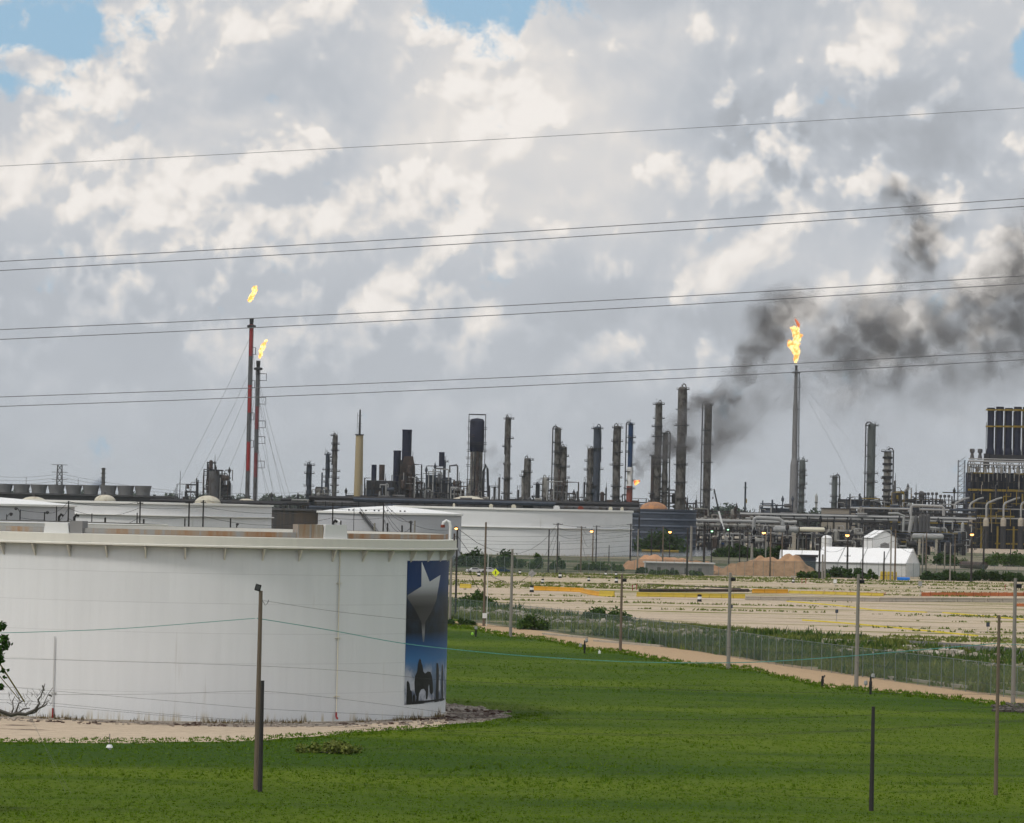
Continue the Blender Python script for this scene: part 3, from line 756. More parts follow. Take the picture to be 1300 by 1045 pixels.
    def decal(pts, off, mm, name):
        mb = MB(); x0 = min(p[0] for p in pts); x1 = min(567.0, max(p[0] for p in pts)); n = max(3, int((x1 - x0) / .35)); dx = (x1 - x0) / n
        for i in range(n):
            cr = []
            for f_ in (.02, .98):
                xm = x0 + (i + f_) * dx; c_ = []
                for (xa, ya), (xb, yb) in zip(pts, pts[1:] + pts[:1]):
                    if (xa <= xm) != (xb <= xm): c_.append(ya + (yb - ya) * (xm - xa) / (xb - xa))
                cr.append(sorted(c_))
            if len(cr[0]) != len(cr[1]):
                k_ = 0 if len(cr[0]) > len(cr[1]) else 1; cr = [cr[k_], cr[k_]]
            for j in range(0, len(cr[0]) - 1, 2):
                q = [on_tank(x0 + i * dx, cr[0][j], off), on_tank(x0 + i * dx, cr[0][j + 1], off), on_tank(x0 + (i + 1) * dx, cr[1][j + 1], off), on_tank(x0 + (i + 1) * dx, cr[1][j], off)]
                mb.add(q, [(0, 1, 2, 3)])
        mb.build(name, mm, mural)
    ms, g2, b2 = newmat('mural_star_print'); tc2 = g2.new('ShaderNodeTexCoord').outputs['Object']
    s2 = g2.new('ShaderNodeSeparateXYZ'); g2.l.new(tc2, s2.inputs[0])
    f2 = g2.m('DIVIDE', g2.m('SUBTRACT', s2.outputs[2], zb), zt - zb)
    g2.l.new(g2.ramp(f2, [(.44, (.10, .13, .17)), (.50, (.22, .22, .23)), (.56, (.04, .037, .037)), (.68, (.02, .018, .018)), (.75, (.12, .115, .12)), (.82, (.42, .43, .46)), (.97, (.68, .70, .74))]), b2.inputs['Base Color'])
    b2.inputs['Roughness'].default_value = .55
    decal([(535.3, 712.5), (545.5, 738.5), (559.2, 730), (554, 762), (548, 776), (540, 790), (538.6, 815), (536.8, 815), (535, 790), (527, 774), (517, 759), (517, 756), (535.2, 744.5)], .034, ms, 'star')
    blk = basic('mural_black_print', (.008, .008, .008), rough=.6, var=.2, scale=1)
    decal([(533, 836), (534.6, 838), (534.8, 841), (536.4, 845), (537.6, 853), (540, 855), (543, 852.5), (546.5, 853), (548.6, 859), (549.6, 868), (549.8, 879), (547.4, 882),
           (545.6, 879), (545, 868), (543.6, 872), (543.8, 880), (542.5, 888), (540.5, 888), (540.4, 878), (538, 874.5), (534.5, 875.5), (532, 881), (531, 893), (528.2, 893),
           (528.4, 884), (526.6, 878), (526.2, 866), (527, 858), (529.6, 853), (530.6, 843), (531.6, 839)], .034, blk, 'rider')
    decal([(516.2, 866), (518, 864), (520, 868), (521, 876), (523, 878), (523.5, 893), (516, 894.3)], .034, blk, 'figure')
    decal([(524, 884), (526, 880), (527, 884), (527, 893), (524, 893.5)], .034, blk, 'figure')
    decal([(554, 842), (556.2, 842), (557.2, 850), (557, 890), (553.6, 890.5), (553, 880), (554, 868)], .034, blk, 'figure')
    decal([(561.2, 842), (562.4, 846), (562.6, 889), (560.6, 889.5), (560.6, 850)], .034, blk, 'figure')
    decal([(516, 892), (530, 890), (545, 889), (564, 886.5), (564, 888.6), (545, 891.5), (530, 893.8), (516, 894.6)], .035, blk, 'ground_silhouette')
big_tank()

def tank(name, xl, xr, ytop, Yc, label, shell, rim, roof='flat', girders=(), rise=0.0, roofm=None, ribs=0, zt=None):
    xc = (xl + xr) / 2; R = (xr - xl) / 2 * Yc / F; c = W(xc, ytop, Yc); zt = zt or W(xc, ytop, Yc - R).z; c.z = 0
    t = empty(name, c, label, 'storage tank')
    MB().lathe(c, [(R, 0), (R, zt)], 96).build('shell', shell, t, smooth=True)
    h = .0045 / 4 * Yc * .35
    MB().lathe(c, [(R + .02, zt - h), (R + .5, zt - h), (R + .5, zt + .1), (R + .02, zt + .14)], 96).build('rim_girder', rim, t)
    for z in girders: MB().lathe(c, [(R + .0, z + .12), (R + .75, z + .12), (R + .75, z - .12), (R, z - .18)], 96).build('wind_girder', rim, t)
    for k in range(ribs):
        z = zt * (k + .5) / ribs; MB().lathe(c, [(R, z + .35), (R + .35, z + .3), (R + .35, z - .3), (R, z - .35)], 72).build('band', roofm or rim, t)
    if roof == 'cone': MB().lathe(c, [(0, zt + rise), (R * .5, zt + rise * .62), (R + .4, zt + .1)], 64).build('roof', roofm or rim, t, smooth=True)
    else: MB().lathe(c, [(0, zt - 1.5), (R, zt - 1.5)], 48).build('roof', M['steel'], t)
    return t, c, R, zt
WRIM = basic('white_rim', (.78, .77, .74), var=.08, scale=.1, col2=(.60, .50, .38), amt=.3, stretch=(1, 1, .2))
tank('storage_tank', -260, 208, 663.5, 560, 'cream-rimmed low white tank directly behind the left part of the mural tank', SHELL2, RIMC, zt=None)
tank('storage_tank', -190, 94, 639, 900, 'grey-white tank with a pale cone roof at the left edge behind the mural tank', GREYSHELL, WRIM, 'cone', rise=2.0, roofm=M['white'])
tank('storage_tank', 20, 345, 638, 1150, 'long white floating-roof tank with two horizontal rims left of the guyed flare stacks', SHELL2, WRIM, girders=(13.6,))
tank('storage_tank', 346, 420, 646.5, 1500, 'dark rust-stained tank between the long left white tank and the cone-roofed tank', basic('dark_rusty_shell', (.045, .042, .042), var=.4, scale=.12, col2=(.08, .06, .045), amt=.5, stretch=(1, 1, .1)), M['steel'])
t5 = tank('storage_tank', 404, 586, 651, 1200, 'grey tank with white cone roof and outside stairs, behind the mural tank', GREYSHELL, WRIM, 'cone', rise=2.1, roofm=M['white'])
T6 = tank('storage_tank', 500, 803, 645.5, 1560, 'long white tank with a wind girder line in the middle of the picture', SHELL2, WRIM, girders=(10.6,))
tank('storage_tank', 797, 884, 647, 1900, 'blue-grey ribbed tank right of the long white tank', M['steel_blue'], M['steel_blue'], ribs=6, roofm=basic('blue_band', (.12, .14, .18), var=.3, scale=.3))
def stair():
    t, c, R, zt = t5; mb = MB(); pts = []
    for k in range(18):
        x = 461 + (498 - 461) * k / 17; a = math.asin(max(-1, min(1, (W(x, 660, 1200).x - c.x) / R))); z = zt - (zt - 5.0) * k / 17
        pts.append(c + Vector((math.sin(a) * (R + .6), -math.cos(a) * (R + .6), z)))
    for a, b in zip(pts, pts[1:]):
        mb.box((a + b) / 2 , ((b - a).length, 1.0, .5), math.atan2(b.y - a.y, b.x - a.x), 0, -math.asin((b.z - a.z) / (b - a).length))
    mb.tube([p + Vector((0, 0, 1.1)) for p in pts], .09, 4)
    for p in pts[::2]: mb.cyl(p, p + Vector((0, 0, 1.1)), .06, n=4)
    mb.build('stairway', M['steel'], t)
    for k in range(14):
        x = 440 + k * 6; 
        if k % 3 == 2: continue
        a = math.asin(max(-1, min(1, (W(x, 660, 1200).x - c.x) / R)))
        p = c + Vector((math.sin(a) * (R * .9), -math.cos(a) * R * .9, zt + .3)); MB().box(p + Vector((0, 0, .2)), (.5, .4, .5)).build('roof_vent', M['steel_dark'], t)
stair()
for x, w in ((578, 3), (624, 5), (652, 6), (705, 8), (735, 7), (773, 5), (788, 4)):
    t, c, R, zt = T6; X = W(x, 645, 1560).x - c.x
    p = c + Vector((X, -math.sqrt(max(0, R * R - X * X)) + 2.5, zt))
    MB().box(p + Vector((0, 0, .2)), (w * .3, 1.6, 1.8)).box(p + Vector((0, 0, 1.2)), (w * .2, 1.2, .5)).build('roof_box', {705: M['white'], 735: M['red_rust']}.get(x, M['cream']), t)

# ============================================================ POLES
def pole(x, ytop, ybase, r, m, label, arms=(), lamp=None, group=None, name='utility_pole', cat='utility pole', Y=None, post_top=None, insul=True):
    if Y: b = W(x, ybase, Y); b.z = 0
    else: b = G(x, ybase)
    z = W(x, ytop, b.y).z
    t = empty(name, b, label, cat, group)
    MB().cyl(b, b + Vector((0, 0, z)), r * 1.15, r * .8, 8).build('post', m, t)
    for (dz, w) in arms:
        a = MB().box(b + Vector((0, -r, z - dz)), (w, .12, .14))
        if insul:
            for s in (-.45, -.15, .15, .45): a.cyl(b + Vector((w * s, -r, z - dz + .06)), b + Vector((w * s, -r, z - dz + .32)), .06, .04, 5)
        a.build('crossarm', M['wood_dark'], t)
    if lamp:
        dx, dy, rr_, mm = lamp
        s = b.y / F
        p = b + Vector((dx * s, -r - .3, z + dy * s))
        MB().tube([b + Vector((0, 0, z - .5)), b + Vector((dx * s * .5, -r, z + .05)), p + Vector((0, 0, rr_ * .9))], .06, 5).build('lamp_arm', M['steel'], t)
        MB().lathe(p, [(0, rr_ * .9), (rr_ * .8, rr_ * .6), (rr_, rr_ * .25), (rr_ * .9, 0)], 10).build('lamp_hood', M['steel_dark'], t)
        MB().lathe(p + Vector((0, -.1, 0)), [(0, -rr_ * .75), (rr_ * .5, -rr_ * .6), (rr_ * .75, -rr_ * .1), (rr_ * .6, rr_ * .2)], 10).build('lamp_lens', mm, t)
    return t, b, z
def cable(p, q, sag, r, m, name, label, n=16, cat='cable', group=None, top=True, parent=None):
    p, q = Vector(p), Vector(q); pts = []
    for i in range(n + 1):
        t = i / n; a = p.lerp(q, t); a.z -= 4 * sag * t * (1 - t); pts.append(a)
    mb = MB().tube(pts, r, 4)
    o = mb.build(name, m, parent, org=(p + q) / 2)
    if not parent: tag(o, label, cat, group)
    return o

# row along the dirt road
rowp = []
for i, (x, yt, yb, mk, lb) in enumerate([
    (571, 699, 788, 'wood_grey', 'short weathered pole touching the right edge of the big white tank'),
    (614, 663, 795, 'wood', 'tall brown pole with a small white box, left end of the road row'),
    (648, 697, 809, 'wood_grey', 'thick grey pole at the start of the dirt road'),
    (787.5, 729, 828, 'wood', 'brown pole at the near edge of the dirt road'),
    (924.5, 727, 850, 'wood_grey', 'grey pole on the grass right of the middle of the dirt road'),
    (1087, 729, 874, 'wood_grey', 'tall grey pole in the grass, second from the right edge of the road row'),
    (1286, 734, 894, 'wood_grey', 'grey pole with a floodlight at the right edge of the picture')]):
    t, b, z = pole(x, yt, yb, .17 if mk == 'wood' else .2, M[mk], lb, group='poles along the dirt road')
    rowp.append((t, b, z))
    if i in (3, 5, 6, 4):
        MB().box(b + Vector((.35, -.1, z - .75)), (.5, .3, .35), 0, .3).cyl(b + Vector((0, 0, z - .8)), b + Vector((.3, -.05, z - .8)), .05, n=5).build('floodlight', M['steel_dark'], t)
t, b, z = rowp[1]
MB().cyl(b + Vector((.45, -.1, 0)), b + Vector((.45, -.1, z * .75)), .05, n=5).build('conduit', M['white'], t)
MB().box(b + Vector((.1, -.35, 1.6)), (.62, .2, .75)).build('meter_box', M['white'], t)

# near poles
ta, ba, za = pole(325, 750, 1003, .15, M['wood'], 'nearest wooden lamp pole carrying a tilted black floodlight, in front of the big tank', name='lamp_pole', cat='lamp pole')
p = ba + Vector((-.18, -.1, za + .20))
MB().box(p, (.36, .16, .40), 0, .15, .25).build('floodlight', M['black'], ta)
MB().box(p + Vector((.0, -.1, 0)), (.26, .03, .28), 0, .15, .25).build('lamp_glass', M['steel'], ta)
MB().tube([ba + Vector((0, 0, za - .1)), ba + Vector((-.06, -.05, za + .05)), p + Vector((.02, 0, -.15))], .045, 5).build('lamp_arm', M['steel'], ta)
MB().tube([ba + Vector((.12, 0, za - .6)), ba + Vector((.3, 0, za - .9)), ba + Vector((.45, 0, za - .75)), ba + Vector((.5, 0, za - .55))], .02, 4).build('wire_loop', M['wire'], ta)
tb, bb_, zb_ = pole(330, 864, 1006, .13, M['wood_dark'], 'short dark stub pole strapped beside the nearest lamp pole', name='stub_pole', cat='pole')
tc_, bc, zc = pole(1264, 781, 1010, .12, M['wood'], 'thin brown pole rising from the lower right corner', arms=(), group=None)
td, bd, zd = pole(1106, 897, 1030, .13, M['wood_dark'], 'short dark pole cut by the bottom edge, right of the middle', name='stub_pole', cat='pole')
def nearline(pts, Yl, r, m, label, name='overhead_cable'):
    """cable through photo points at the distances Yl"""
    W_ = [W(x, y, Y) for (x, y), Y in zip(pts, Yl)]
    mb = MB(); out_ = []
    for i in range(len(W_) - 1):
        for k in range(10): out_.append(W_[i].lerp(W_[i + 1], k / 10))
    out_.append(W_[-1])
    # smooth to a curve
    for _ in range(12):
        out_ = [out_[0]] + [(a + b * 2 + c) / 4 for a, b, c in zip(out_, out_[1:], out_[2:])] + [out_[-1]]
    o = mb.tube(out_, r, 4).build(name, m, org=out_[len(out_) // 2]); return tag(o, label, 'cable')
YA, YC = ba.y, bc.y
nearline([(-200, 806), (0, 804), (150, 799), (324, 785)], [YA] * 4, .028, M['teal'], 'teal cable sagging to the nearest lamp pole from the left edge')
nearline([(326, 785), (420, 800), (513, 818), (650, 832), (800, 841), (950, 842), (1080, 833), (1180, 824), (1264, 817)], [YA + (YC - YA) * k / 8 for k in range(9)], .034, M['teal'], 'teal cable sagging from the nearest lamp pole to the thin pole at lower right')
nearline([(1264, 817), (1400, 824)], [YC, YC], .022, M['teal'], 'teal cable leaving the thin pole at lower right to the right edge')
nearline([(331, 762), (420, 776), (513, 786), (566, 791), (700, 800), (1060, 835), (1264, 870)], [YA, 262, 270, 275, 290, 300, YC], .012, M['wire'], 'thin black wire from just below the floodlight across the tank to the right')
nearline([(-200, 833), (9, 836), (160, 840), (325, 845), (450, 852), (568, 865), (900, 878), (1264, 882), (1400, 880)], [YA] * 9, .011, M['wire'], 'topmost thin grey wire crossing the lower half of the big tank')
nearline([(-200, 868), (0, 871), (100, 880), (240, 892), (331, 900), (450, 906), (560, 911), (900, 914), (1100, 909), (1264, 897), (1400, 892)], [YA] * 11, .011, M['wire'], 'thin black wire dipping across the foot of the big tank')
nearline([(-200, 880), (0, 881), (110, 882), (220, 881), (331, 876), (430, 887), (500, 896), (566, 905)], [YA] * 8, .011, M['wire'], 'thin black wire peaking at the nearest lamp pole low on the tank')
nearline([(-200, 884), (14, 888), (90, 895), (200, 906), (325, 916), (560, 928), (900, 934), (1100, 927), (1300, 914), (1400, 908)], [YA] * 10, .011, M['wire'], 'lowest thin black wire crossing the sandy track and the grass')
nearline([(-200, 888), (20, 892), (100, 899), (200, 908), (325, 918), (560, 930), (900, 935.5), (1100, 928.5), (1300, 915.5), (1400, 909)], [YA - 2] * 10, .010, M['wire'], 'thin black wire running just below the lowest pair of wires over the track')

# yellow guarded guy wires beside the tree
for i, (q, w, lb) in enumerate([([(-20, 812), (31, 891)], .045, 'thick yellow guy-wire guard beside the tree at the left edge'),
                     ([(-20, 835), (26, 890)], .025, 'thin yellow guy-wire guard left of the thick one at the left edge')]):
    a, b = W(*q[0], 235), W(*q[1], 240); e = b + (b - a).normalized() * 1.5
    gw = empty('guy_wire', (b.x, b.y, 0), lb, 'guy wire'); MB().cyl(a - (b - a), b, w, n=6).build('guard', M['yellow'], gw); MB().cyl(b, (b.x + (b.x - a.x) / (a.z - b.z) * b.z, b.y + .1, 0), .006, n=4).build('wire', M['line'], gw)

# transmission conductors high overhead, about 70 m away
for i, (y0, y1, sg, r, lb) in enumerate([
    (211, 137, 3, .0065, 'single thin high conductor, topmost wire in the sky'),
    (332, 252, 5, .0105, 'upper wire of the highest pair across the clouds'), (343.5, 262, 5, .0105, 'lower wire of the highest pair across the clouds'),
    (418.5, 350, 6, .0105, 'upper wire of the middle pair crossing the tall flare tip'), (431, 360, 6, .0105, 'lower wire of the middle pair just below the tall flare tip'),
    (504, 445.5, 7, .0100, 'upper wire of the lowest pair in front of the smoke'), (516, 456.5, 7, .0100, 'lower wire of the lowest pair in front of the smoke')]):
    sl = (y1 - y0) / 1300
    pts = []
    for k in range(41):
        x = -3600 + 8500 * k / 40; u = (x - 650) / 650
        pts.append(W(x, (y0 + y1) / 2 + sl * (x - 650) + sg * (1 - u * u) * .6, 70))
    tag(MB().tube(pts, r * .68, 5).build('power_line', M['line'], org=pts[20]), lb, 'power line', 'high-voltage wires overhead')

# ------------------------------------------------------------ middle-distance poles
MP = []
def mp(x, yt, yb, r, mk, place, arms=(), lamp=None, Y=None):
    k = {'wood_dark': 'dark', 'wood_grey': 'grey', 'wood': 'brown'}[mk]
    name, cat = ('street_lamp', 'lamp') if lamp else ('utility_pole', 'utility pole')
    MP.append((x,) + pole(x, yt, yb, r, M[mk], place, arms, lamp, 'poles beyond the gravel lot' if x > 560 else 'poles behind the mural tank', name, cat, Y=Y))
L = M['lamp']
A2 = ((.4, 2.6),)
for a in [
    (8, 653, 672, .10, 'wood_dark', 'lamp post with two hooded heads at the far left behind the mural tank', (), (6, 0, .35, M['steel']), 640),
    (25, 647, 675, .12, 'wood_dark', 'second lamp post from the left edge behind the mural tank', (), (-5, 1, .32, M['steel']), 640),
    (56, 650, 675, .12, 'wood_dark', 'third lamp post from the left edge, left of the rim box', (), (4, -1, .32, M['steel']), 640),
    (71, 643, 680, .12, 'wood_dark', 'bare dark pole behind the white box on the tank rim', (), None, 660),
    (86, 636, 680, .15, 'wood_dark', 'tall dark pole behind the grey panel on the tank rim', (), None, 700),
    (116, 652, 680, .10, 'wood_dark', 'thin dark pole right of the grey rim panel', (), None, 640),
    (133, 657, 680, .20, 'wood_dark', 'stubby dark pole right of the thin pole behind the rim', (), None, 640),
    (173.5, 651, 680, .13, 'wood_dark', 'thin dark pole close left of the tall pole near the low tank end', (), None, 700),
    (177, 636, 680, .16, 'wood_dark', 'tall dark pole standing over the end of the cream-rimmed low tank', ((.5, 1.2),), None, 760),
    (182, 659, 680, .2, 'wood_dark', 'stub pole at the end of the cream-rimmed low tank', (), None, 700),
    (234, 658, 690, .15, 'wood_dark', 'short dark pole left of the twin tall poles behind the rusty rim', (), None, 700),
    (239, 636, 690, .18, 'wood_dark', 'left tall pole of a close pair behind the rusty rim', ((.4, 1.5),), None, 760),
    (257, 635, 690, .17, 'wood_dark', 'right tall pole of a close pair behind the rusty rim', ((.5, 1.0),), None, 760),
    (292, 658, 690, .16, 'wood_dark', 'short dark pole left of the guyed flare stacks', (), None, 700),
    (300, 665, 690, .14, 'wood_dark', 'low lamp post behind the rusty rim left of the flare stacks', (), (1, -1, .3, M['steel']), 700),
    (421.5, 638, 690, .16, 'wood_dark', 'tall dark pole behind the right white rim box', (), None, 800),
    (432, 661, 690, .15, 'wood_dark', 'short dark pole beside the right white rim box', (), None, 640),
    (448.5, 645, 690, .08, 'wood_dark', 'very thin pole in front of the cone-roofed tank, left of its stairs', (), None, 900),
    (475, 664, 690, .18, 'wood_grey', 'grey pole below the stairs of the cone-roofed tank', (), None, 640),
    (486, 638, 690, .17, 'wood_dark', 'tall dark pole with crossarm in front of the stairs of the cone-roofed tank', ((.3, 1.6),), None, 800),
    (491.5, 664, 690, .16, 'wood_dark', 'short dark pole just right of the tall crossarm pole', (), None, 640),
    (510, 667, 690, .16, 'wood_dark', 'slightly short dark pole in front of the cone-roofed tank middle', (), None, 640),
    (521, 661, 690, .18, 'wood_dark', 'dark pole of a close pair in front of the cone-roofed tank', ((.4, .6),), None, 700),
    (526, 661, 690, .18, 'wood_grey', 'grey pole of a close pair in front of the cone-roofed tank', (), None, 700),
    (580, 670, 700, .16, 'wood_dark', 'lit lamp post with orange light at the right end of the mural tank rim', (), (-1.5, -.5, .34, L), 640),
    (696, 672, 727, .2, 'wood_dark', 'bare dark pole leaning in front of the middle of the long white tank', (), None, None),
    (707, 664, 728, .2, 'wood_dark', 'tall dark pole with crossarm in front of the middle of the long white tank', A2, None, None),
    (709.5, 688, 712, .15, 'wood_dark', 'short pole behind the tall crossarm pole at the long white tank', (), None, 1400),
    (737, 668, 727, .2, 'wood', 'brown pole right of the middle of the long white tank', A2, None, None),
    (752, 674, 722, .2, 'wood', 'lit lamp post before the right part of the long white tank', (), (-2, 0, .65, L), None),
    (756.5, 667, 712, .2, 'wood_dark', 'dark crossarm pole beside the lit lamp post at the long white tank', A2, None, 1350),
    (773, 692, 710, .16, 'wood_dark', 'small thin pole near the right end of the long white tank', (), None, 1380),
    (800, 665, 712, .26, 'wood_dark', 'thick dark pole at the right end of the long white tank', A2, None, 1330),
    (809, 672, 728, .2, 'wood_grey', 'grey pole right of the right end of the long white tank', (), None, None),
    (827, 671, 700, .22, 'wood_dark', 'thin dark pole in front of the dark thicket', ((.5, 2.0),), None, 1500),
    (841, 668, 722, .22, 'wood', 'brown pole in front of the blue-grey ribbed tank', (), None, 1180),
    (850, 674, 700, .18, 'wood_dark', 'lit lamp post in front of the blue-grey ribbed tank', (), (0, -1, .8, L), 1500),
    (872, 670, 729, .27, 'wood_dark', 'thick black pole in front of the low grey building', (), None, 1120),
    (877, 668, 711, .45, 'wood_grey', 'thick pale grey pole behind the low grey building', (), None, 1300),
    (893.5, 664, 717, .32, 'wood_dark', 'thick dark pole above the right end of the low grey building', ((.5, 2.4),), None, 1180),
    (903, 673, 711, .2, 'wood_dark', 'lamp post with a small green light left of the crane', (), (0, -1, .55, M['lamp_green']), 1400),
    (925.5, 672, 702, .2, 'wood_dark', 'dark pole right of the crane, lit by a small white lamp', (), (-2, 0, .5, M['lamp_green']), 1400),
    (939, 670, 703, .2, 'wood_dark', 'dark pole between the crane and the white pipe arch', ((.3, 2.0),), None, 1400),
    (949, 668, 703, .2, 'wood_dark', 'dark pole left of the white pipe arch', ((.3, 2.0),), None, 1400),
    (954.5, 690, 704, .5, 'wood_grey', 'squat pale post by the pond', (), None, 1450),
    (972, 676, 704, .22, 'wood_grey', 'lit lamp post left of the small white tent', (), (-3, 0, .85, L), 1380),
    (977.5, 671, 728, .22, 'wood', 'brown pole standing in the large dirt mound left side', (), None, 1130),
    (992.5, 676, 716, .2, 'wood', 'brown pole behind the large dirt mound', (), None, 1220),
    (1014, 668, 701, .2, 'wood_dark', 'dark pole right of the broad grey flare stack', ((.3, 2.0),), None, 1400),
    (1040, 682, 731, .28, 'wood_dark', 'thick dark pole at the left end of the long white tent', (), None, 1110),
    (1047, 680, 731, .24, 'wood_grey', 'grey pole at the left end of the long white tent', (), None, 1110),
    (1044, 704, 731, .3, 'wood_grey', 'short grey post at the foot of the two poles by the long white tent', (), None, 1110),
    (1075.5, 679, 727, .28, 'wood_dark', 'lit black lamp post in front of the long white tent', ((6.2, 1.8),), (-1, 0, .8, L), 1150),
    (1095, 680, 731, .2, 'wood_dark', 'thin dark pole before the middle of the long white tent', (), None, 1110),
    (1122, 700, 732, .22, 'wood_dark', 'short dark post behind the yellow containers', (), None, 1105),
    (1130.5, 676, 731, .22, 'wood_grey', 'tall grey pole right of the high white gable tent', (), None, 1110),
    (1136, 672, 731, .24, 'wood', 'tall brown pole before the right end of the long white tent', (), None, 1110),
    (1171, 679, 724, .22, 'wood_grey', 'grey pole right of the gable of the long white tent', (), None, 1200),
    (1175.5, 676, 724, .22, 'wood', 'brown pole right of the gable of the long white tent', (), None, 1200),
    (1172.5, 683, 700, .25, 'wood_dark', 'unlit short pole behind the gable of the long white tent', (), None, 1500),
    (1199, 689, 726, .2, 'wood_grey', 'left pale post of a pair right of the long white tent', (), None, 1180),
    (1206, 689, 731, .2, 'wood_grey', 'right pale post of a pair right of the long white tent', (), None, 1120),
    (1212, 680, 715, .2, 'wood', 'brown pole left of the lit lamp post near the furnace block', (), None, 1280),
    (1233, 678, 734, .3, 'wood_dark', 'lit black lamp post in front of the furnace block', (), (-.5, 0, .7, L), 1110),
    (1248.5, 672, 719, .3, 'wood_dark', 'dark leafy pole in front of the furnace block', (), None, 1230),
    (1283, 678, 700, .2, 'wood_dark', 'thin dark pole in front of the right edge of the furnace block', (), None, 1500),
    ]:
    mp(*a[:6], a[6], a[7], a[8])
def topof(i, dz=.1): x, t, b, z = MP[i]; return b + Vector((0, -.2, z - dz))
def find(x): return min(range(len(MP)), key=lambda i: abs(MP[i][0] - x))
spans = [(25, 56), (56, 86), (86, 177), (177, 239), (239, 257), (257, 421), (421, 486), (486, 521), (486, 580), (580, 707), (614, 707), (707, 737), (737, 756.5), (756.5, 800), (800, 841),
         (841, 872), (872, 893.5), (893.5, 977.5), (939, 949), (949, 1014), (1040, 1075.5), (1075.5, 1136), (1136, 1175.5), (1175.5, 1233), (1233, 1248.5)]
for a, b in spans:
    i, j = find(a), find(b)
    pa, pb = (topof(i), topof(j)); 
    if i == j: continue
    for n_, (dz, sg) in enumerate([(0, .6), (1.2, 1.1), (3.0, 1.6)]):
        cable(pa - Vector((0, 0, dz)), pb - Vector((0, 0, dz)), sg * (pa - pb).length / 45, .045, M['wire'], 'span_cable',
              '%s cable leaving to the right from: %s' % (['top', 'middle', 'lowest'][n_], ' '.join(MP[i][1]['label'].replace(',', '').split()[:8])), n=8, group='cables between the utility poles')
# long strands in front of the long white tank
for k in range(7):
    a = W(560, 671 + k * 5.5 + (k % 2) * 2, 1330); b = W(803, 668 + k * 6.2, 1330)
    cable(a, b, .8 + .5 * (k % 3), .05, M['wire'], 'service_wire', '%s strand from the top of the wires strung before the long white tank' % ORD[k], group='wires before the long white tank')

# ============================================================ FENCES
def linkmat():
    m, g, b = newmat('chain_link_mesh'); tc = g.new('ShaderNodeTexCoord').outputs['Object']
    tr = g.new('ShaderNodeBsdfTransparent'); mx = g.new('ShaderNodeMixShader')
    b.inputs['Base Color'].default_value = (.06, .095, .08, 1); b.inputs['Roughness'].default_value = .6
    n = g.noise(tc, .5, 3, .6)
    out_ = m.node_tree.nodes['Material Output']
    g.l.new(g.m('MULTIPLY_ADD', n, .22, .27), mx.inputs[0]); g.l.new(tr.outputs[0], mx.inputs[1]); g.l.new(b.outputs[0], mx.inputs[2]); g.l.new(mx.outputs[0], out_.inputs[0])
    return m
LINK = linkmat(); M['galv'] = basic('dull_galvanised', (.15, .18, .175), var=.3, scale=1)
def fence(pts, H, n, label, r=.038):
    w = [G(*p) for p in pts]; seg = [(b - a).length for a, b in zip(w, w[1:])]; T = sum(seg)
    def at(s):
        for a, b, l in zip(w, w[1:], seg):
            if s <= l or (a, b) == (w[-2], w[-1]): return a.lerp(b, min(1.0, s / l))
            s -= l
    t = empty('chain_link_fence', w[0], label, 'fence')
    first = None
    for k in range(n + 1):
        p = at(T * k / n)
        if first is None:
            first = MB().cyl(p, p + Vector((0, 0, H)), r, n=6).tube([p + Vector((0, 0, H)), p + Vector((-.1, -.25, H + .3))], r * .6, 4).build('fence_post', M['galv'], t)
        else:
            c = first.copy(); COL.objects.link(c); c.parent = t; c.location = p - w[0]
    mb = MB(); pp = [at(T * k / (n * 2)) for k in range(n * 2 + 1)]
    mb.add([q + Vector((0, 0, .05)) for q in pp] + [q + Vector((0, 0, H)) for q in pp], [(i, i + 1, len(pp) + i + 1, len(pp) + i) for i in range(len(pp) - 1)])
    mb.build('mesh_panel', LINK, t)
    MB().tube([q + Vector((0, 0, H)) for q in pp], .035, 4).build('top_rail', M['galv'], t)
fence([(560, 784), (600, 789), (700, 801), (800, 814), (900, 830), (1000, 847), (1100, 861), (1200, 875), (1330, 893), (1800, 958)], 3.3, 96, 'long grey chain-link fence running along the dirt road')
fence([(560, 726), (700, 729), (830, 731), (960, 732), (1100, 734), (1250, 737), (1400, 741)], 4.5, 60, 'far chain-link fence along the back of the gravel lot', .05)
# low concrete kerb along the foot of the near fence
for i, (a, b, lb) in enumerate([((690, 806), (745, 811), 'short pale concrete kerb piece at the left foot of the chain-link fence'), ((755, 815), (840, 822), 'pale concrete kerb piece at the middle foot of the chain-link fence'),
              ((950, 831), (1110, 853), 'long pale concrete kerb behind the chain-link fence'), ((1130, 862), (1300, 883), 'pale concrete kerb at the right foot of the chain-link fence')]):
    p, q = G(*a), G(*b); mid = (p + q) / 2
    tag(MB().box(mid + Vector((0, .5, .15)), ((q - p).length, .5, .3), math.atan2(q.y - p.y, q.x - p.x)).build('kerb', M['conc'], org=mid), lb, 'kerb')

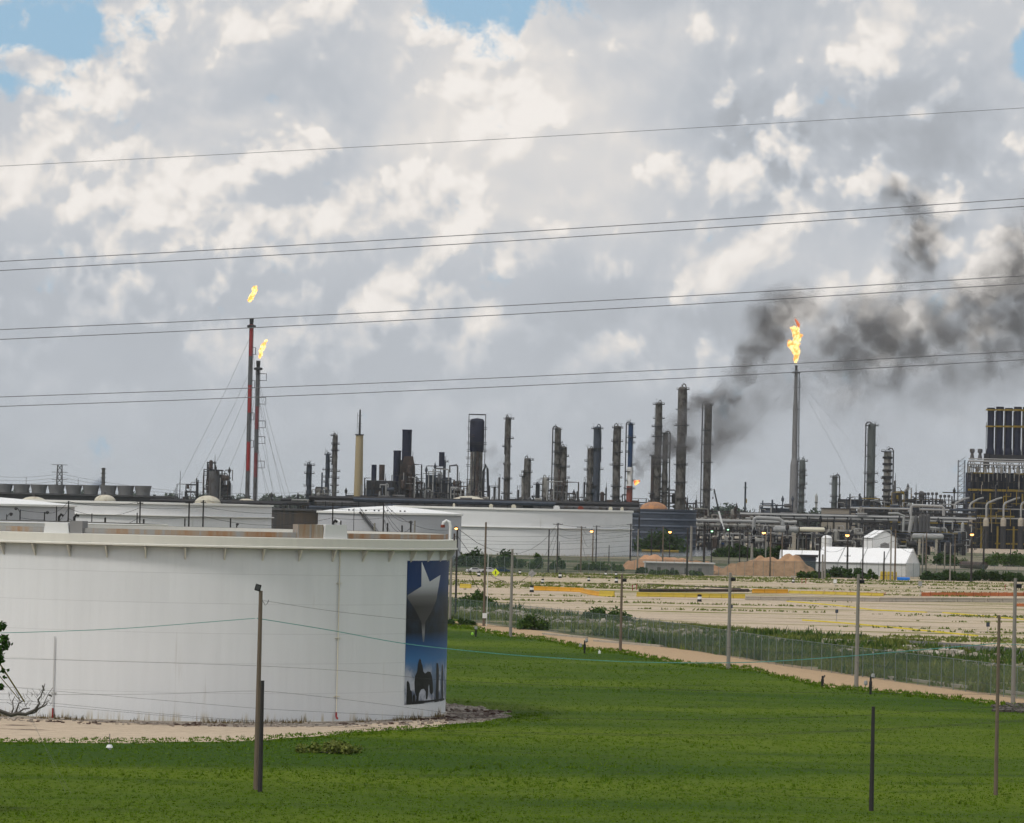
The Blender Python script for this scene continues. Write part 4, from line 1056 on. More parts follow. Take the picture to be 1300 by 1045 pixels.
# ============================================================ THINGS ON THE LOT
dr = None
def drum(x, y, big, label):
    p = G(x, y); t = empty('traffic_drum', p, label, 'traffic drum', 'black and white drums on the gravel lot'); s = 1.25 * big
    MB().lathe(p, [(.34 * s, 0), (.36 * s, .12 * s), (.30 * s, .14 * s), (.30 * s, .36 * s)], 12).build('black_base', M['black'], t)
    MB().lathe(p, [(.30 * s, .36 * s), (.29 * s, .72 * s)], 12).build('white_band', M['white'], t)
    MB().lathe(p, [(.29 * s, .72 * s), (.28 * s, 1.02 * s), (0, 1.05 * s)], 12).build('black_top', M['black'], t)
for i, (x, y, b, lb) in enumerate([(608, 732, 1, 'leftmost drum, left of the yellow diamond sign'), (660, 729, .9, 'drum at the back of the lot just right of the diamond sign'),
    (675, 752, 1.15, 'large drum at the left end of the orange barriers'), (689, 741, .9, 'drum on the weedy strip left of the middle'), (711, 734, 1.1, 'tall drum at the back of the lot before the long tank'),
    (747.5, 738, .9, 'drum on the weedy strip below the lit lamp post'), (769, 731, .9, 'drum at the back of the lot below the right tank end'), (782, 731.5, .9, 'back drum of two, right below the tank end'),
    (782.5, 740, 1.1, 'front drum of two, right below the tank end'), (888, 764, 1.15, 'drum in front of the long yellow barrier row'), (1007, 740, .9, 'drum below the large dirt mound')]):
    drum(x, y, b, lb + ', black and white')
def barrier_row(x0, y0, x1, y1, n, m, lab, grp, h=.95, w=.55):
    a, b = G(x0, y0), G(x1, y1); rz = math.atan2(b.y - a.y, b.x - a.x); L_ = (b - a).length / n
    proto = None
    for k in range(n):
        c = a.lerp(b, (k + .5) / n)
        lb = '%s %s' % (ORD[k] if n > 1 else 'single', lab)
        if proto is None:
            mb = MB(); pr = [(-w / 2, 0), (w / 2, 0), (w / 2, .2), (w * .25, .42), (w * .2, h), (-w * .2, h), (-w * .25, .42), (-w / 2, .2)]
            vs = [Vector((s * L_ * .485, p[0], p[1])) for s in (-1, 1) for p in pr]
            mb.add(vs, [tuple(range(7, -1, -1)), tuple(range(8, 16))] + [(i, (i + 1) % 8, 8 + (i + 1) % 8, 8 + i) for i in range(8)])
            proto = mb.build('barrier', m); o = proto
        else: o = proto.copy(); COL.objects.link(o)
        o.location = c; o.rotation_euler = (0, 0, rz + random.uniform(-.05, .05)); tag(o, lb, 'barrier', grp)
barrier_row(677, 749.5, 741, 752, 4, M['barrier'], 'orange barrier from the left in the row before the long white tank', 'orange barriers left of the brown pole')
barrier_row(738, 752.5, 760, 757, 2, M['barrier'], 'orange barrier from the left in the short slanting row', 'orange barriers left of the brown pole')
barrier_row(761, 757, 780, 758, 1, M['barrier_y'], 'large yellow barrier just left of the brown pole', 'orange barriers left of the brown pole', 1.2)
barrier_row(584, 746.5, 598, 747, 2, M['barrier_y'], 'yellow barrier from the left beside the big tank edge', 'yellow barriers beside the tank edge')
barrier_row(808, 757.5, 946, 760, 9, M['barrier_y'], 'yellow barrier from the left in the long row right of the brown pole', 'long yellow barrier row')
barrier_row(955, 753, 1000, 753.5, 3, M['barrier'], 'orange block from the left in the row below the dirt mound', 'orange blocks below the dirt mound')
barrier_row(1001, 753.5, 1122, 757, 8, M['barrier_y'], 'faded yellow barrier from the left in the row left of the orange netting', 'faded yellow barrier row', .7)
barrier_row(946, 762, 1115, 764, 9, M['conc'], 'low concrete block from the left in the row in the middle of the lot', 'concrete blocks in the middle of the lot', .8)
barrier_row(1116, 764, 1310, 765, 10, M['conc'], 'low concrete block from the left in the row below the orange netting', 'concrete blocks below the orange netting', .9)
barrier_row(1004, 733.5, 1030, 734, 2, M['conc'], 'pale block from the left beside the drum under the dirt mound', 'pale blocks under the dirt mound', .6)
def netting(x0, y0, x1, y1, h, label, m=None, n=14):
    a, b = G(x0, y0), G(x1, y1); t = empty('netting_fence', a, label, 'safety netting')
    for k in range(n + 1):
        p = a.lerp(b, k / n); MB().cyl(p, p + Vector((0, 0, h + .2)), .05, n=5).build('stake', M['red'], t)
    mb = MB(); q = [a.lerp(b, k / 40) for k in range(41)]
    mb.add([p + Vector((0, 0, .03)) for p in q] + [p + Vector((0, .0, h * (1 - .12 * abs(math.sin(i * .9))))) for i, p in enumerate(q)], [(i, i + 1, 42 + i, 41 + i) for i in range(40)])
    mb.build('net', m or M['orange_net'], t)
netting(1170, 757, 1320, 757, .95, 'long orange safety netting on the right half of the lot')
netting(1036, 753, 1124, 755.5, .55, 'short faded orange netting between the lot rows', basic('faded_net', (.48, .25, .16), var=.3, scale=.4, col2=(.4, .33, .25), amt=.5), 8)
netting(1290, 770, 1340, 771, .7, 'small orange netting at the right edge of the lot', None, 4)
for k, (x0, y0, x1, y1, r, mk, lb) in enumerate([(812, 751.5, 950, 751.5, .35, 'rust', 'long brown pipe lying behind the yellow barriers'), (822, 742, 940, 748, .12, 'wood_dark', 'thin dark pipe lying across the lot'),
        (1193, 763, 1213, 764, .25, 'blue', 'short blue-grey pipe lying on the lot below the orange netting'), (1222, 709.5, 1250, 711, 1.3, 'rust', 'big dark rusty pipe lying right of the tents'),
        (815, 684.5, 838, 685, .5, 'yellow', 'yellow pipe lying before the dark thicket'), (842, 683.5, 862, 684, .5, 'yellow', 'second yellow pipe lying right of the first before the dark thicket')]):
    if mk == 'yellow': p = W(x0, y0, 1740); q = W(x1, y1, 1740); p.z = q.z = 0
    elif y0 < 720: p = W(x0, y0, 1420); q = W(x1, y1, 1400); p.z = q.z = 0
    else: p, q = G(x0, y0), G(x1, y1)
    p.z = q.z = r; d = (q - p).normalized()
    mb = MB().cyl(p, q, r, n=10).cyl(p + d * .2, p + d * .5, r * 1.12, n=10).cyl(q - d * .5, q - d * .2, r * 1.12, n=10)
    tag(mb.build('lying_pipe', M[mk], org=((p + q) / 2)), lb, 'pipe')
# yellow kerb lines
YK = basic('yellow_kerb_paint', (.62, .50, .03), var=.2, scale=1, col2=(.42, .35, .2), amt=.35)
for pts, lb in (([(1000, 764), (1060, 769), (1110, 775), (1176, 778)], 'yellow painted kerb in the middle of the lot'),
            ([(1198, 778.5), (1240, 782), (1285, 786), (1340, 790)], 'yellow painted kerb at the right side of the lot'),
            ([(1020, 788), (1075, 792), (1130, 797), (1190, 803), (1240, 808)], 'yellow painted kerb along the near edge of the lot'),
            ([(1020, 751.5), (1060, 752)], 'short yellow kerb piece beside the netting')):
    w = [G(*p) for p in pts]; mb = MB()
    for a, b in zip(w, w[1:]): mb.box((a + b) / 2 + Vector((0, 0, .10)), ((b - a).length, .55, .2), math.atan2(b.y - a.y, b.x - a.x))
    tag(mb.build('kerb', YK, org=w[0]), lb, 'kerb')
# signs
def sign(x, ys, yb, label, m, kind='diamond', s=.85):
    b = G(x, yb); z = W(x, ys, b.y).z; t = empty('road_sign', b, label, 'road sign')
    MB().cyl(b, b + Vector((0, 0, z + s * .3)), .05, n=6).build('sign_post', M['pipe'], t)
    c = b + Vector((0, -.08, z))
    if kind == 'diamond':
        MB().box(c, (s * 1.25, .04, s * 1.25), 0, 0, math.pi / 4).build('sign_board', m, t)
        if m == M['sign_yellow']:      # the small dark walking figure
            MB().box(c + Vector((0, -.04, s * .28)), (s * .2, .02, s * .2)).box(c + Vector((0, -.04, 0)), (s * .22, .02, s * .4)).box(c + Vector((-s * .1, -.04, -s * .32)), (s * .1, .02, s * .3), 0, 0, .3).box(c + Vector((s * .1, -.04, -s * .32)), (s * .1, .02, s * .3), 0, 0, -.3).build('symbol', M['black'], t)
    else: MB().box(c, (s, .05, s * 1.2)).build('sign_board', m, t)
sign(629, 727, 736, 'yellow diamond pedestrian warning sign at the left of the lot', M['sign_yellow'], s=1.15)
sign(675, 728, 741, 'back of a grey diamond sign behind the large drum', M['pipe'], s=1.1)
sign(1168, 741, 757, 'grey square sign at the left end of the orange netting', M['pipe'], 'sq', .9)
sign(928, 770, 782, 'small dark sign beside the grey road pole', M['steel_blue'], 'sq', .55)
sign(1062, 776, 789, 'small dark marker sign on the lot left of the tall grey pole', M['steel_blue'], 'sq', .5)
sign(1254, 793, 804, 'small dark marker at the near edge of the lot on the right', M['steel_blue'], 'sq', .55)
sign(1060, 738, 745, 'small white marker sign below the long white tent', M['white'], 'sq', .8)
for x, y, lb in ((803, 750, 'thin red stake at the left end of the long yellow row'), (808, 749, 'second thin red stake at the left end of the long yellow row'), (1018, 741, 'left red stake of a pair below the dirt mound'), (1023, 741, 'right red stake of a pair below the dirt mound'), (1276, 749, 'red stake pair near the right edge of the lot')):
    b = G(x, y); tag(MB().cyl(b, b + Vector((0, 0, 1.4)), .09, .07, 6).box(b + Vector((0, 0, 1.1)), (.3, .05, .25)).build('marker_stake', M['red'], org=b), lb, 'stake')

# small devices in the grass
def device(x, yt, yb, label, kind):
    b = G(x, yb); z = W(x, yt, b.y).z; t = empty('monitoring_post', b, label, 'post')
    MB().cyl(b, b + Vector((0, 0, z)), .12, .10, 8).box(b + Vector((0, 0, z * .5)), (.3, .22, z * .4)).build('post', M['black'], t)
    if kind == 2:
        MB().lathe(b + Vector((.22, -.1, z)), [(0, .25), (.16, .2), (.22, -.1), (.1, -.25), (0, -.27)], 10).build('grey_head', M['pipe'], t)
        MB().lathe(b + Vector((-.5, -.1, z * .62)), [(0, .25), (.16, .2), (.2, -.15), (0, -.3)], 10).build('grey_head', M['pipe'], t)
    if kind == 1:
        MB().lathe(b + Vector((-.48, -.1, z * .35)), [(0, .22), (.16, .15), (.18, -.12), (0, -.2)], 10).build('lime_head', M['lime'], t)
        MB().box(b + Vector((0, -.1, z)), (.4, .3, .4)).build('grey_head', M['pipe'], t)
    if kind == 0: MB().tube([b + Vector((0, 0, z * .7)), b + Vector((.25, 0, z * 1.05))], .08).build('tip', M['dead'], t)
device(604, 797, 809, 'black post with lime-green cap in the grass beside the big tank', 1)
device(742, 813, 830, 'black monitoring post with two grey heads in the grass', 2)
device(1044, 858, 872, 'small dark leaning stub in the grass left of the tall grey pole', 0)
device(1105, 858, 882, 'black post in the grass right of the tall grey pole', 2)
b = G(139, 952); t = empty('vent_cap', b, 'small white cap with a thin rod in the front grass at lower left', 'vent')
MB().lathe(b, [(.0, 0), (.14, 0), (.14, .14), (.26, .16), (.16, .36), (0, .38)], 12).build('cap', M['white'], t); MB().cyl(b, b + Vector((0, 0, 1.15)), .03, n=5).build('rod', M['steel'], t)
b = G(761, 830); tag(MB().box(b + Vector((0, 0, .18)), (.3, .3, .36)).cyl(b + Vector((0, 0, .3)), b + Vector((0, 0, .5)), .05).build('survey_marker', M['white'], org=b), 'tiny white marker stub at the edge of the dirt road', 'marker')
debris('rock_pile', gpoly([(1262, 898), (1300, 895), (1360, 900), (1360, 908), (1262, 904)], 0, 9), 260, .5, M['dead'], (300, 460), None, G(1290, 900), label='heap of dark brown stones at the right edge of the lawn', cat='rock pile')

# parked cars behind the lot
def car(x, y, L_, m, label, rz):
    p = G(x, y); t = empty('parked_car', p, label, 'car', 'cars parked behind the lot'); t.rotation_euler = (0, 0, 0)
    R_ = Matrix.Rotation(rz, 3, 'Z'); k = L_ / 4.6
    def at_(v): return p + R_ @ Vector((v[0] * k, v[1] * k, v[2] * k))
    prof = [(-2.3, .35), (-2.3, .75), (-2.1, .95), (-1.2, 1.0), (-.75, 1.42), (.75, 1.46), (1.45, 1.0), (2.15, .88), (2.3, .7), (2.3, .35)]
    n = len(prof); tr = tessellate_polygon([[Vector((q[0], q[1], 0)) for q in prof]])
    vs = [at_((q[0], s * (.86 if q[1] < 1.05 else .68), q[1])) for s in (-1, 1) for q in prof]
    MB().add(vs, [tuple(a) for a in tr] + [tuple(n + i for i in reversed(a)) for a in tr] + [(i, (i + 1) % n, n + (i + 1) % n, n + i) for i in range(n)]).build('body', m, t)
    MB().add([at_(v) for v in ((-1.1, -.875, 1.03), (-.72, -.72, 1.36), (.68, -.72, 1.38), (1.25, -.875, 1.03), (-1.1, .875, 1.03), (-.72, .72, 1.36), (.68, .72, 1.38), (1.25, .875, 1.03))], [(0, 1, 2, 3), (7, 6, 5, 4)]).build('window', M['glass'], t)
    for sx in (-1.4, 1.4):
        for sy in (-.8, .8):
            MB().cyl(at_((sx, sy - .12, .34)), at_((sx, sy + .12, .34)), .34 * k, n=12).build('wheel', M['black'], t)
car(602, 727.2, 4.4, M['silver'], 'small silver car farthest left, behind the back of the lot', .3)
car(620, 727.6, 4.8, M['silver'], 'silver sedan left of the yellow diamond sign', .05)
car(636, 727.2, 4.8, M['blue'], 'dark car with pale roof right of the yellow diamond sign', .1)

# dirt mounds and the low building
def mound(x0, x1, Y, prof, depth, label, seed, m):
    a, b = W(x0, 720, Y).x, W(x1, 720, Y).x; r = random.Random(seed); nx, ny = 70, 24; vs = []; fs = []
    def H(u):
        for (u0, h0), (u1, h1) in zip(prof, prof[1:]):
            if u <= u1: return h0 + (h1 - h0) * (u - u0) / (u1 - u0)
        return 0
    ph = [r.uniform(0, 6) for _ in range(6)]
    for j in range(ny + 1):
        v = j / ny * 2 - 1
        for i in range(nx + 1):
            u = i / nx; n_ = .10 * math.sin(u * 23 + ph[0] + v * 4) + .07 * math.sin(u * 51 + ph[1] - v * 9) + .06 * math.sin(v * 11 + ph[2] + u * 17)
            h = H(u) * max(0, 1 - abs(v) ** 1.35) * (1 + n_) + r.uniform(-.06, .06)
            vs.append((a + (b - a) * u, Y + v * depth, max(-.05, h)))
    for j in range(ny):
        for i in range(nx): k = j * (nx + 1) + i; fs.append((k, k + 1, k + nx + 2, k + nx + 1))
    tag(MB().add(vs, fs).build('dirt_mound', m, smooth=True, org=((a + b) / 2, Y, 0)), label, 'dirt mound')
mound(786, 925, 1215, [(0, 0), (.08, 2.5), (.22, 3.9), (.4, 4.2), (.6, 3.3), (.8, 2.8), (1, 0)], 9, 'long low orange dirt mound behind the grey low building', 3, basic('orange_dirt_pale', (.42, .23, .125), var=.25, scale=.25, col2=(.34, .18, .09), amt=.4, bump=.5))
mound(900, 1043, 1150, [(0, .0), (.10, 1.4), (.28, 3.8), (.45, 5.0), (.60, 5.3), (.72, 6.2), (.80, 5.8), (.90, 2.9), (1, 0)], 8, 'large brown dirt mound left of the tents', 5, M['dirt'])
def lowbld():
    Y = 1135; a, b = W(819, 724, Y), W(906, 725, Y); z = W(819, 713, Y).z; a.z = b.z = 0; t = empty('low_building', a, 'long low grey building with a white roof edge in front of the orange mound', 'building')
    MB().bb(a.x, b.x, Y, Y + 8, 0, z - .3).build('wall', M['grey_wall'], t); MB().bb(a.x - .4, b.x + .4, Y - .4, Y + 8.4, z - .297, z).build('roof', M['white'], t)
    MB().bb(a.x - .25, a.x + .15, Y - .2, Y - .02, 0, z - .3).build('corner_post', M['white'], t)
    for k in range(4): x = a.x + (k + 1) * (b.x - a.x) / 5; MB().bb(x - .5, x + .5, Y - .05, Y - .003, 0.02, 1.9).build('door', M['steel'], t)
lowbld()

# tents and containers
def gable_tent(x, ybase, L_, Wd, eave, ridge, rz, Y, label, bays=4, door=None, m=None):
    p = W(x, ybase, Y); p.z = 0; t = empty('frame_tent', p, label, 'tent', None); R_ = Matrix.Rotation(rz, 3, 'Z'); m = m or M['tent']
    A = lambda u, v, z: p + R_ @ Vector((u, v, z))
    w = Wd / 2; l = L_ / 2
    mb = MB()
    for s in (-1, 1): mb.add([A(-l, s * w, 0), A(l, s * w, 0), A(l, s * w, eave), A(-l, s * w, eave)], [(0, 1, 2, 3)])
    mb.build('side_wall', m, t)
    for s in (-1, 1): MB().add([A(s * l, -w, 0), A(s * l, w, 0), A(s * l, w, eave), A(s * l, 0, ridge), A(s * l, -w, eave)], [(0, 1, 2, 3, 4)]).build('gable_wall', m, t)
    rb = MB(); n = bays * 6
    for s in (-1, 1):
        vs = []
        for i in range(n + 1):
            u = -l - .2 + (L_ + .4) * i / n; sagz = -.10 * math.sin(math.pi * ((i % 6) / 6))
            vs += [A(u, s * (w + .25), eave - .1), A(u, s * w * .5, (eave + ridge) / 2 + sagz), A(u, 0, ridge)]
        rb.add(vs, [(3 * i + j, 3 * i + 3 + j, 3 * i + 4 + j, 3 * i + 1 + j) for i in range(n) for j in (0, 1)])
    rb.build('roof', m, t)
    for i in range(bays + 1):
        u = -l + L_ * i / bays
        MB().tube([A(u, -w - .06, 0), A(u, -w - .3, eave), A(u, 0, ridge + .06), A(u, w + .3, eave), A(u, w + .06, 0)], .10, 4).build('frame_rib', M['pipe'], t)
    for s in (-1, 1): MB().tube([A(-l, s * (w + .3), eave - .1), A(l, s * (w + .3), eave - .1)], .08, 4).build('eave_rail', M['steel'], t)
    if door:
        u0, u1, h = door; MB().add([A(l + .06, u0, 0.02), A(l + .06, u1, .02), A(l + .06, u1, h), A(l + .06, (u0 + u1) / 2, h + .6), A(l + .06, u0, h)], [(0, 1, 2, 3, 4)]).build('door', M['grey_wall'], t)
    return t
gable_tent(1101, 731, 29, 13, 3.8, 8.4, rad(-24), 1200, 'long white frame tent with gable facing right, beside the yellow containers', 4)
gable_tent(1018, 725, 14, 9, 3.4, 6.3, rad(-8), 1290, 'smaller white frame tent behind the right end of the large dirt mound', 2)
gable_tent(1116, 722, 12, 8.4, 10.6, 13.2, rad(-78), 1360, 'high narrow white tent with a grey door, standing behind the long white tent', 2, (-1.6, 1.6, 8.5))
Yb = 1190; a = W(1012, 725, Yb); a.z = 0
t = empty('site_cabin', a, 'grey site cabin with dark flat roof between the mound and the long white tent', 'cabin'); MB().bb(a.x, a.x + 5.6, Yb, Yb + 3, 0, 5.2).build('wall', M['steel_blue'], t); MB().bb(a.x - .5, a.x + 6.2, Yb - .4, Yb + 3.4, 5.2, 5.9).build('roof', M['steel_dark'], t)
a = W(1049, 720, 1330); a.z = 0
t = empty('small_tank', a, 'small white upright tank behind the long white tent', 'tank'); MB().lathe(a, [(1.8, 0), (1.8, 10.2)], 24).build('shell', M['white'], t, smooth=True); MB().lathe(a, [(1.9, 10.2), (1.2, 11.0), (0, 11.3)], 24).build('roof', M['white'], t, smooth=True)
for k in range(5):
    x = 1119.5 + k * 4.3; p = W(x, 729.5, 1125); p.z = 0; t = empty('tall_container', p, '%s yellow upright container from the left in front of the long white tent' % ORD[k], 'container', 'yellow containers before the tent')
    MB().lathe(p, [(.40, 0), (.42, .1), (.42, 2.2), (.36, 2.3), (0, 2.34)], 14).build('body', M['barrier_y'] if k != 5 else M['yellow'], t, smooth=False); MB().lathe(p, [(.435, 1.1), (.435, 1.25)], 14).build('strap', M['yellow'], t)
a, b = W(1139, 727.5, 1120), W(1155, 728, 1120); a.z = b.z = .45
tag(MB().cyl(a, b, .42, n=10).box((a + b) / 2 + Vector((0, 0, -.2)), ((b - a).length, 1.2, .45)).build('blue_tarp_roll', basic('bright_blue_tarp', (.02, .17, .55), var=.2, scale=.8), org=(a + b) / 2), 'bright blue roll lying right of the yellow containers', 'tarp roll')

# ============================================================ REFINERY
YR = 2500.0
S = YR / F                               # metres per photo pixel out there
def Xz(x, y, Y=YR): p = W(x, y, Y); return p.x, p.z
def tower(x, yt, wpx, label, mat='column', Y=YR, plats=6, side=0, dome='dome', loop=True, taper=1.0, name='distillation_column', cat='column', bands=None, ladder=True, foot=None, seed=0, group=None):
    """tall process column: shell, domed head, ring platforms, ladder, overhead line"""
    r_ = random.Random(int(x * 10) + seed); X, zt = Xz(x, yt, Y); b = Vector((X, Y, 0)); s = Y / F; R = wpx * s / 2
    t = empty(name, b, label, cat, group); h = zt - (R * .6 if dome == 'dome' else 0)
    Rb = R * taper
    prof = [(Rb * 1.08, 0), (Rb * 1.06, h * .12), (Rb, h * .125), ((R + Rb) / 2, h * .5)]
    if r_.random() < .5 and taper == 1.0: prof += [((R + Rb) / 2 * 1.0, h * .62), (R * .88, h * .64)]; R *= .9
    prof += [(R, h)]
    MB().lathe(b, prof, 16).build('shell', M[mat], t, smooth=False)
    if dome == 'dome': MB().lathe(b, [(R, h), (R * .9, h + R * .35), (R * .55, h + R * .65), (0, h + R * .75)], 16).build('head', M[mat], t, smooth=True)
    elif dome == 'open': MB().lathe(b, [(R * 1.08, h - .6), (R * 1.08, h), (R * .85, h), (R * .8, h - 4)], 16).build('rim', M['steel_dark'], t)
    zs = sorted(h * (.25 + .73 * (k + r_.uniform(-.3, .3)) / max(1, plats)) for k in range(plats))
    for z in zs + ([h] if plats else []):
        a0 = r_.uniform(0, 6.28); a1 = a0 + r_.uniform(2.2, 5.5); e = R + r_.uniform(.9, 2.1)
        mb = MB().lathe(b, [(R, z), (e, z), (e, z + .5), (R, z + .5)], 14, a0, a1)
        mb.lathe(b, [(e, z + 1.2), (e + .09, z + 1.3), (e, z + 1.35)], 14, a0, a1)
        for k in range(7):
            a = a0 + (a1 - a0) * k / 6; q = b + Vector((math.cos(a) * e, math.sin(a) * e, z)); mb.cyl(q, q + Vector((0, 0, 1.3)), .11, n=4)
        mb.build('platform', M['steel_dark'] if mat != 'green' else M['steel'], t)
    for z in bands or []:
        MB().lathe(b, [(R, z * h - .8), (R + .8, z * h - .6), (R + .8, z * h + .6), (R, z * h + .8)], 16).build('band', M['steel_dark'], t)
    if ladder:
        a = r_.choice([-.4, 3.5]) ; u = Vector((math.cos(a), math.sin(a), 0)); mb = MB()
        for o in (-.35, .35): q = b + u * (R + .5) + Vector((0, o, h * .1)); mb.cyl(q, q + Vector((0, 0, h * .88)), .09, n=4)
        for k in range(int(h / 3)): mb.box(b + u * (R + .5) + Vector((0, 0, h * .1 + k * 2.6)), (.1, .8, .12))
        mb.build('ladder', M['steel_dark'], t)
    if side:
        o = side * (R + 1.3); MB().tube([b + Vector((o, 0, 0)), b + Vector((o, 0, h + R * .3)), b + Vector((o * .8, 0, h + R * .95)), b + Vector((o * .35, 0, h + R * 1.05)), b + Vector((0, 0, h + R * .5))], .42, 6).build('overhead_line', M['steel'], t)
    elif loop:
        o = r_.choice([-1, 1]) * R * .75
        MB().tube([b + Vector((0, 0, h + R * .4)), b + Vector((0, 0, h + R * 1.0)), b + Vector((o * .4, 0, h + R * 1.35)), b + Vector((o * .9, 0, h + R * 1.1)), b + Vector((o * 1.2, -R * .5, h + R * .3)), b + Vector((o * 1.45, -R * .5, h * .7))], max(.3, R * .14), 6).build('overhead_line', M[mat], t)
    for k in range(r_.randint(2, 4)):
        a = r_.uniform(0, 6.28); z = h + .2; q = b + Vector((math.cos(a) * R, math.sin(a) * R, z)); 
        MB().tube([q, q + Vector((0, 0, r_.uniform(1.5, 3.5))), q + Vector((r_.uniform(-1.5, 1.5), 0, r_.uniform(2, 3.8)))], .12, 4).build('davit', M['steel_dark'], t)
    return t, b, h, R
M['green'] = basic('grey_green_cladding', (.10, .115, .11), var=.35, scale=.15, col2=(.06, .065, .06), amt=.4, stretch=(1, 1, .4))
for a in [
    dict(x=393, yt=589, wpx=7, label='lone dark blue-grey column just right of the guyed flare stacks', mat='steel_blue', plats=5),
    dict(x=416, yt=576, wpx=5.5, label='short dark column left of the thin tall one near the tan stack', mat='steel_blue', plats=8),
    dict(x=426, yt=552, wpx=6, label='thin tall grey column with a spike, left of the tan stack', mat='column', plats=10),
    dict(x=645.5, yt=530, wpx=8, label='tall brown-grey column standing alone right of the navy-topped vessel', mat='column', plats=6),
    dict(x=670, yt=582, wpx=8.5, label='medium column with a rounded head, third right of the navy-topped vessel', mat='column', plats=4, loop=True),
    dict(x=664, yt=604, wpx=4, label='short pale column touching the left side of a medium column', mat='column_pale', plats=1, loop=False),
    dict(x=693, yt=606, wpx=9, label='short pale column in the low cluster left of the paired columns', mat='column_pale', plats=3),
    dict(x=683, yt=614, wpx=5, label='small dark column in the low cluster left of the paired columns', mat='steel_dark', plats=4),
    dict(x=708.5, yt=543, wpx=8, label='taller of the paired columns with a pipe on its left', mat='column', plats=7, side=-1),
    dict(x=716, yt=567, wpx=8, label='shorter of the paired columns, right side', mat='column', plats=7),
    dict(x=749.5, yt=569, wpx=8, label='shorter column of the second pair, with a jib arm on top', mat='column', plats=6),
    dict(x=758.5, yt=542, wpx=9.5, label='taller column of the second pair, smooth bluish shell', mat='steel_blue', plats=4),
    dict(x=784, yt=541, wpx=9.5, label='grey column between the second pair and the deep blue one', mat='column', plats=7),
    dict(x=836.5, yt=511, wpx=9.5, label='tall grey column left of the tallest one, against the smoke', mat='column', plats=10),
    dict(x=829, yt=578, wpx=4.5, label='thin brown column leaning against the left of a tall grey one', mat='rust', plats=2, loop=False),
    dict(x=845, yt=549, wpx=7.5, label='shorter grey column tucked between the two tallest columns', mat='column', plats=8, side=1),
    dict(x=866.5, yt=491, wpx=12.5, label='tallest and widest column of the refinery, with a wider head', mat='column', plats=6),
    dict(x=899.5, yt=512, wpx=9.5, label='tall grey column right of the tallest one, with a separate pipe on its left', mat='column', plats=5, side=-1),
    dict(x=1018.5, yt=584, wpx=7, label='dark column right behind the broad grey flare stack', mat='green', plats=9),
    dict(x=1060, yt=604, wpx=7.5, label='short dark column above the tan box building', mat='green', plats=6, side=1),
    dict(x=1107, yt=538, wpx=10, label='tall green-grey column with a pipe on its left, left of the furnace block', mat='green', plats=6, side=-1),
    dict(x=1127, yt=574, wpx=9.5, label='banded grey column left of the yellow stair frame', mat='column_pale', plats=2, side=1, bands=[.45, .52, .59, .66, .73, .8, .87, .94], dome='flat', loop=False),
    dict(x=565, yt=586, wpx=3, label='thin vertical stack in the middle of the dark blue unit', mat='steel_blue', plats=1, loop=False),
    dict(x=628, yt=618, wpx=3.5, label='short stub column right of the navy-topped vessel', mat='column', plats=1, loop=False),
    dict(x=742, yt=612, wpx=2.4, label='thin short stack left of the second pair of columns', mat='steel_dark', plats=0, loop=False),
    dict(x=658, yt=622, wpx=3, label='low thin stack left of the medium column', mat='steel', plats=0, loop=False),
    dict(x=634, yt=606, wpx=3, label='slim pipe stack in the white steam right of the vessel', mat='steel', plats=0, loop=False, Y=2900),
    ]:
    k = dict(a); x = k.pop('x'); yt = k.pop('yt'); w = k.pop('wpx'); lb = k.pop('label'); tower(x, yt, w, lb, **k)
def part_tube(t, pts, r, name, m, n=6): return MB().tube([W(x, y, Yy) for x, y, Yy in pts], r, n).build(name, M[m], t)
# deep blue column with white middle and red base
t, b, h, R = tower(801, 537, 7, 'deep blue column with white middle and red base, beside the fire', 'blue', side=-1, plats=9)
z1, z2 = W(801, 617, YR).z, W(801, 593, YR).z
MB().lathe(b, [(R * 1.25, 0), (R * 1.25, z1)], 16).build('red_base', M['red_rust'], t); MB().lathe(b, [(R * 1.12, z1), (R * 1.12, z2)], 16).build('white_section', M['white'], t)
# jib arm
X, z = Xz(747, 567); MB().tube([(X, YR, z - 1), (X, YR, z + 3.5), (X - 5, YR, z + 4.2)], .2, 4)
# big vessel with navy head
X, zt = Xz(606, 532); b = Vector((X, YR, 0)); t = empty('regenerator_vessel', b, 'broad vessel with a navy upper half under a portal frame, above the white tank', 'vessel')
zm, zl = W(606, 573, YR).z, W(606, 615, YR).z; R = 4.6
MB().lathe(b, [(R * .9, zm - .5), (R, zm + 1), (R, zt - 1.5), (R * .8, zt), (0, zt + .6)], 24).build('navy_section', M['navy'], t, smooth=True)
MB().lathe(b, [(6.8, 0), (6.8, zl * .45), (5.2, zl * .95), (R * .85, zl + 4), (R * .85, zm)], 24).build('lower_shell', M['column_pale'], t)
mb = MB()
for s in (-1, 1):
    mb.bb(X + s * 5.3 - .25, X + s * 5.3 + .25, YR - 1, YR - .5, 0, zt + 3)
mb.bb(X - 5.5, X + 5.5, YR - 1.3, YR - .7, zt + 2.4, zt + 3.2); mb.build('portal_frame', M['steel'], t)
r_ = random.Random(5)
for k in range(15):
    z = 6 + (zt - 8) * k / 14; rr = (R if z > zm else 6.2 - 1.4 * z / zm) ; e = rr + r_.uniform(1.0, 1.9); a0 = r_.uniform(0, 6); a1 = a0 + r_.uniform(3, 6)
    mb = MB().lathe(b, [(rr, z), (e, z), (e, z + .3), (rr, z + .3)], 18, a0, a1).lathe(b, [(e, z + 1.1), (e + .12, z + 1.25), (e, z + 1.4)], 18, a0, a1)
    mb.build('platform', M['steel_dark'] if k % 3 else M['rust'], t)
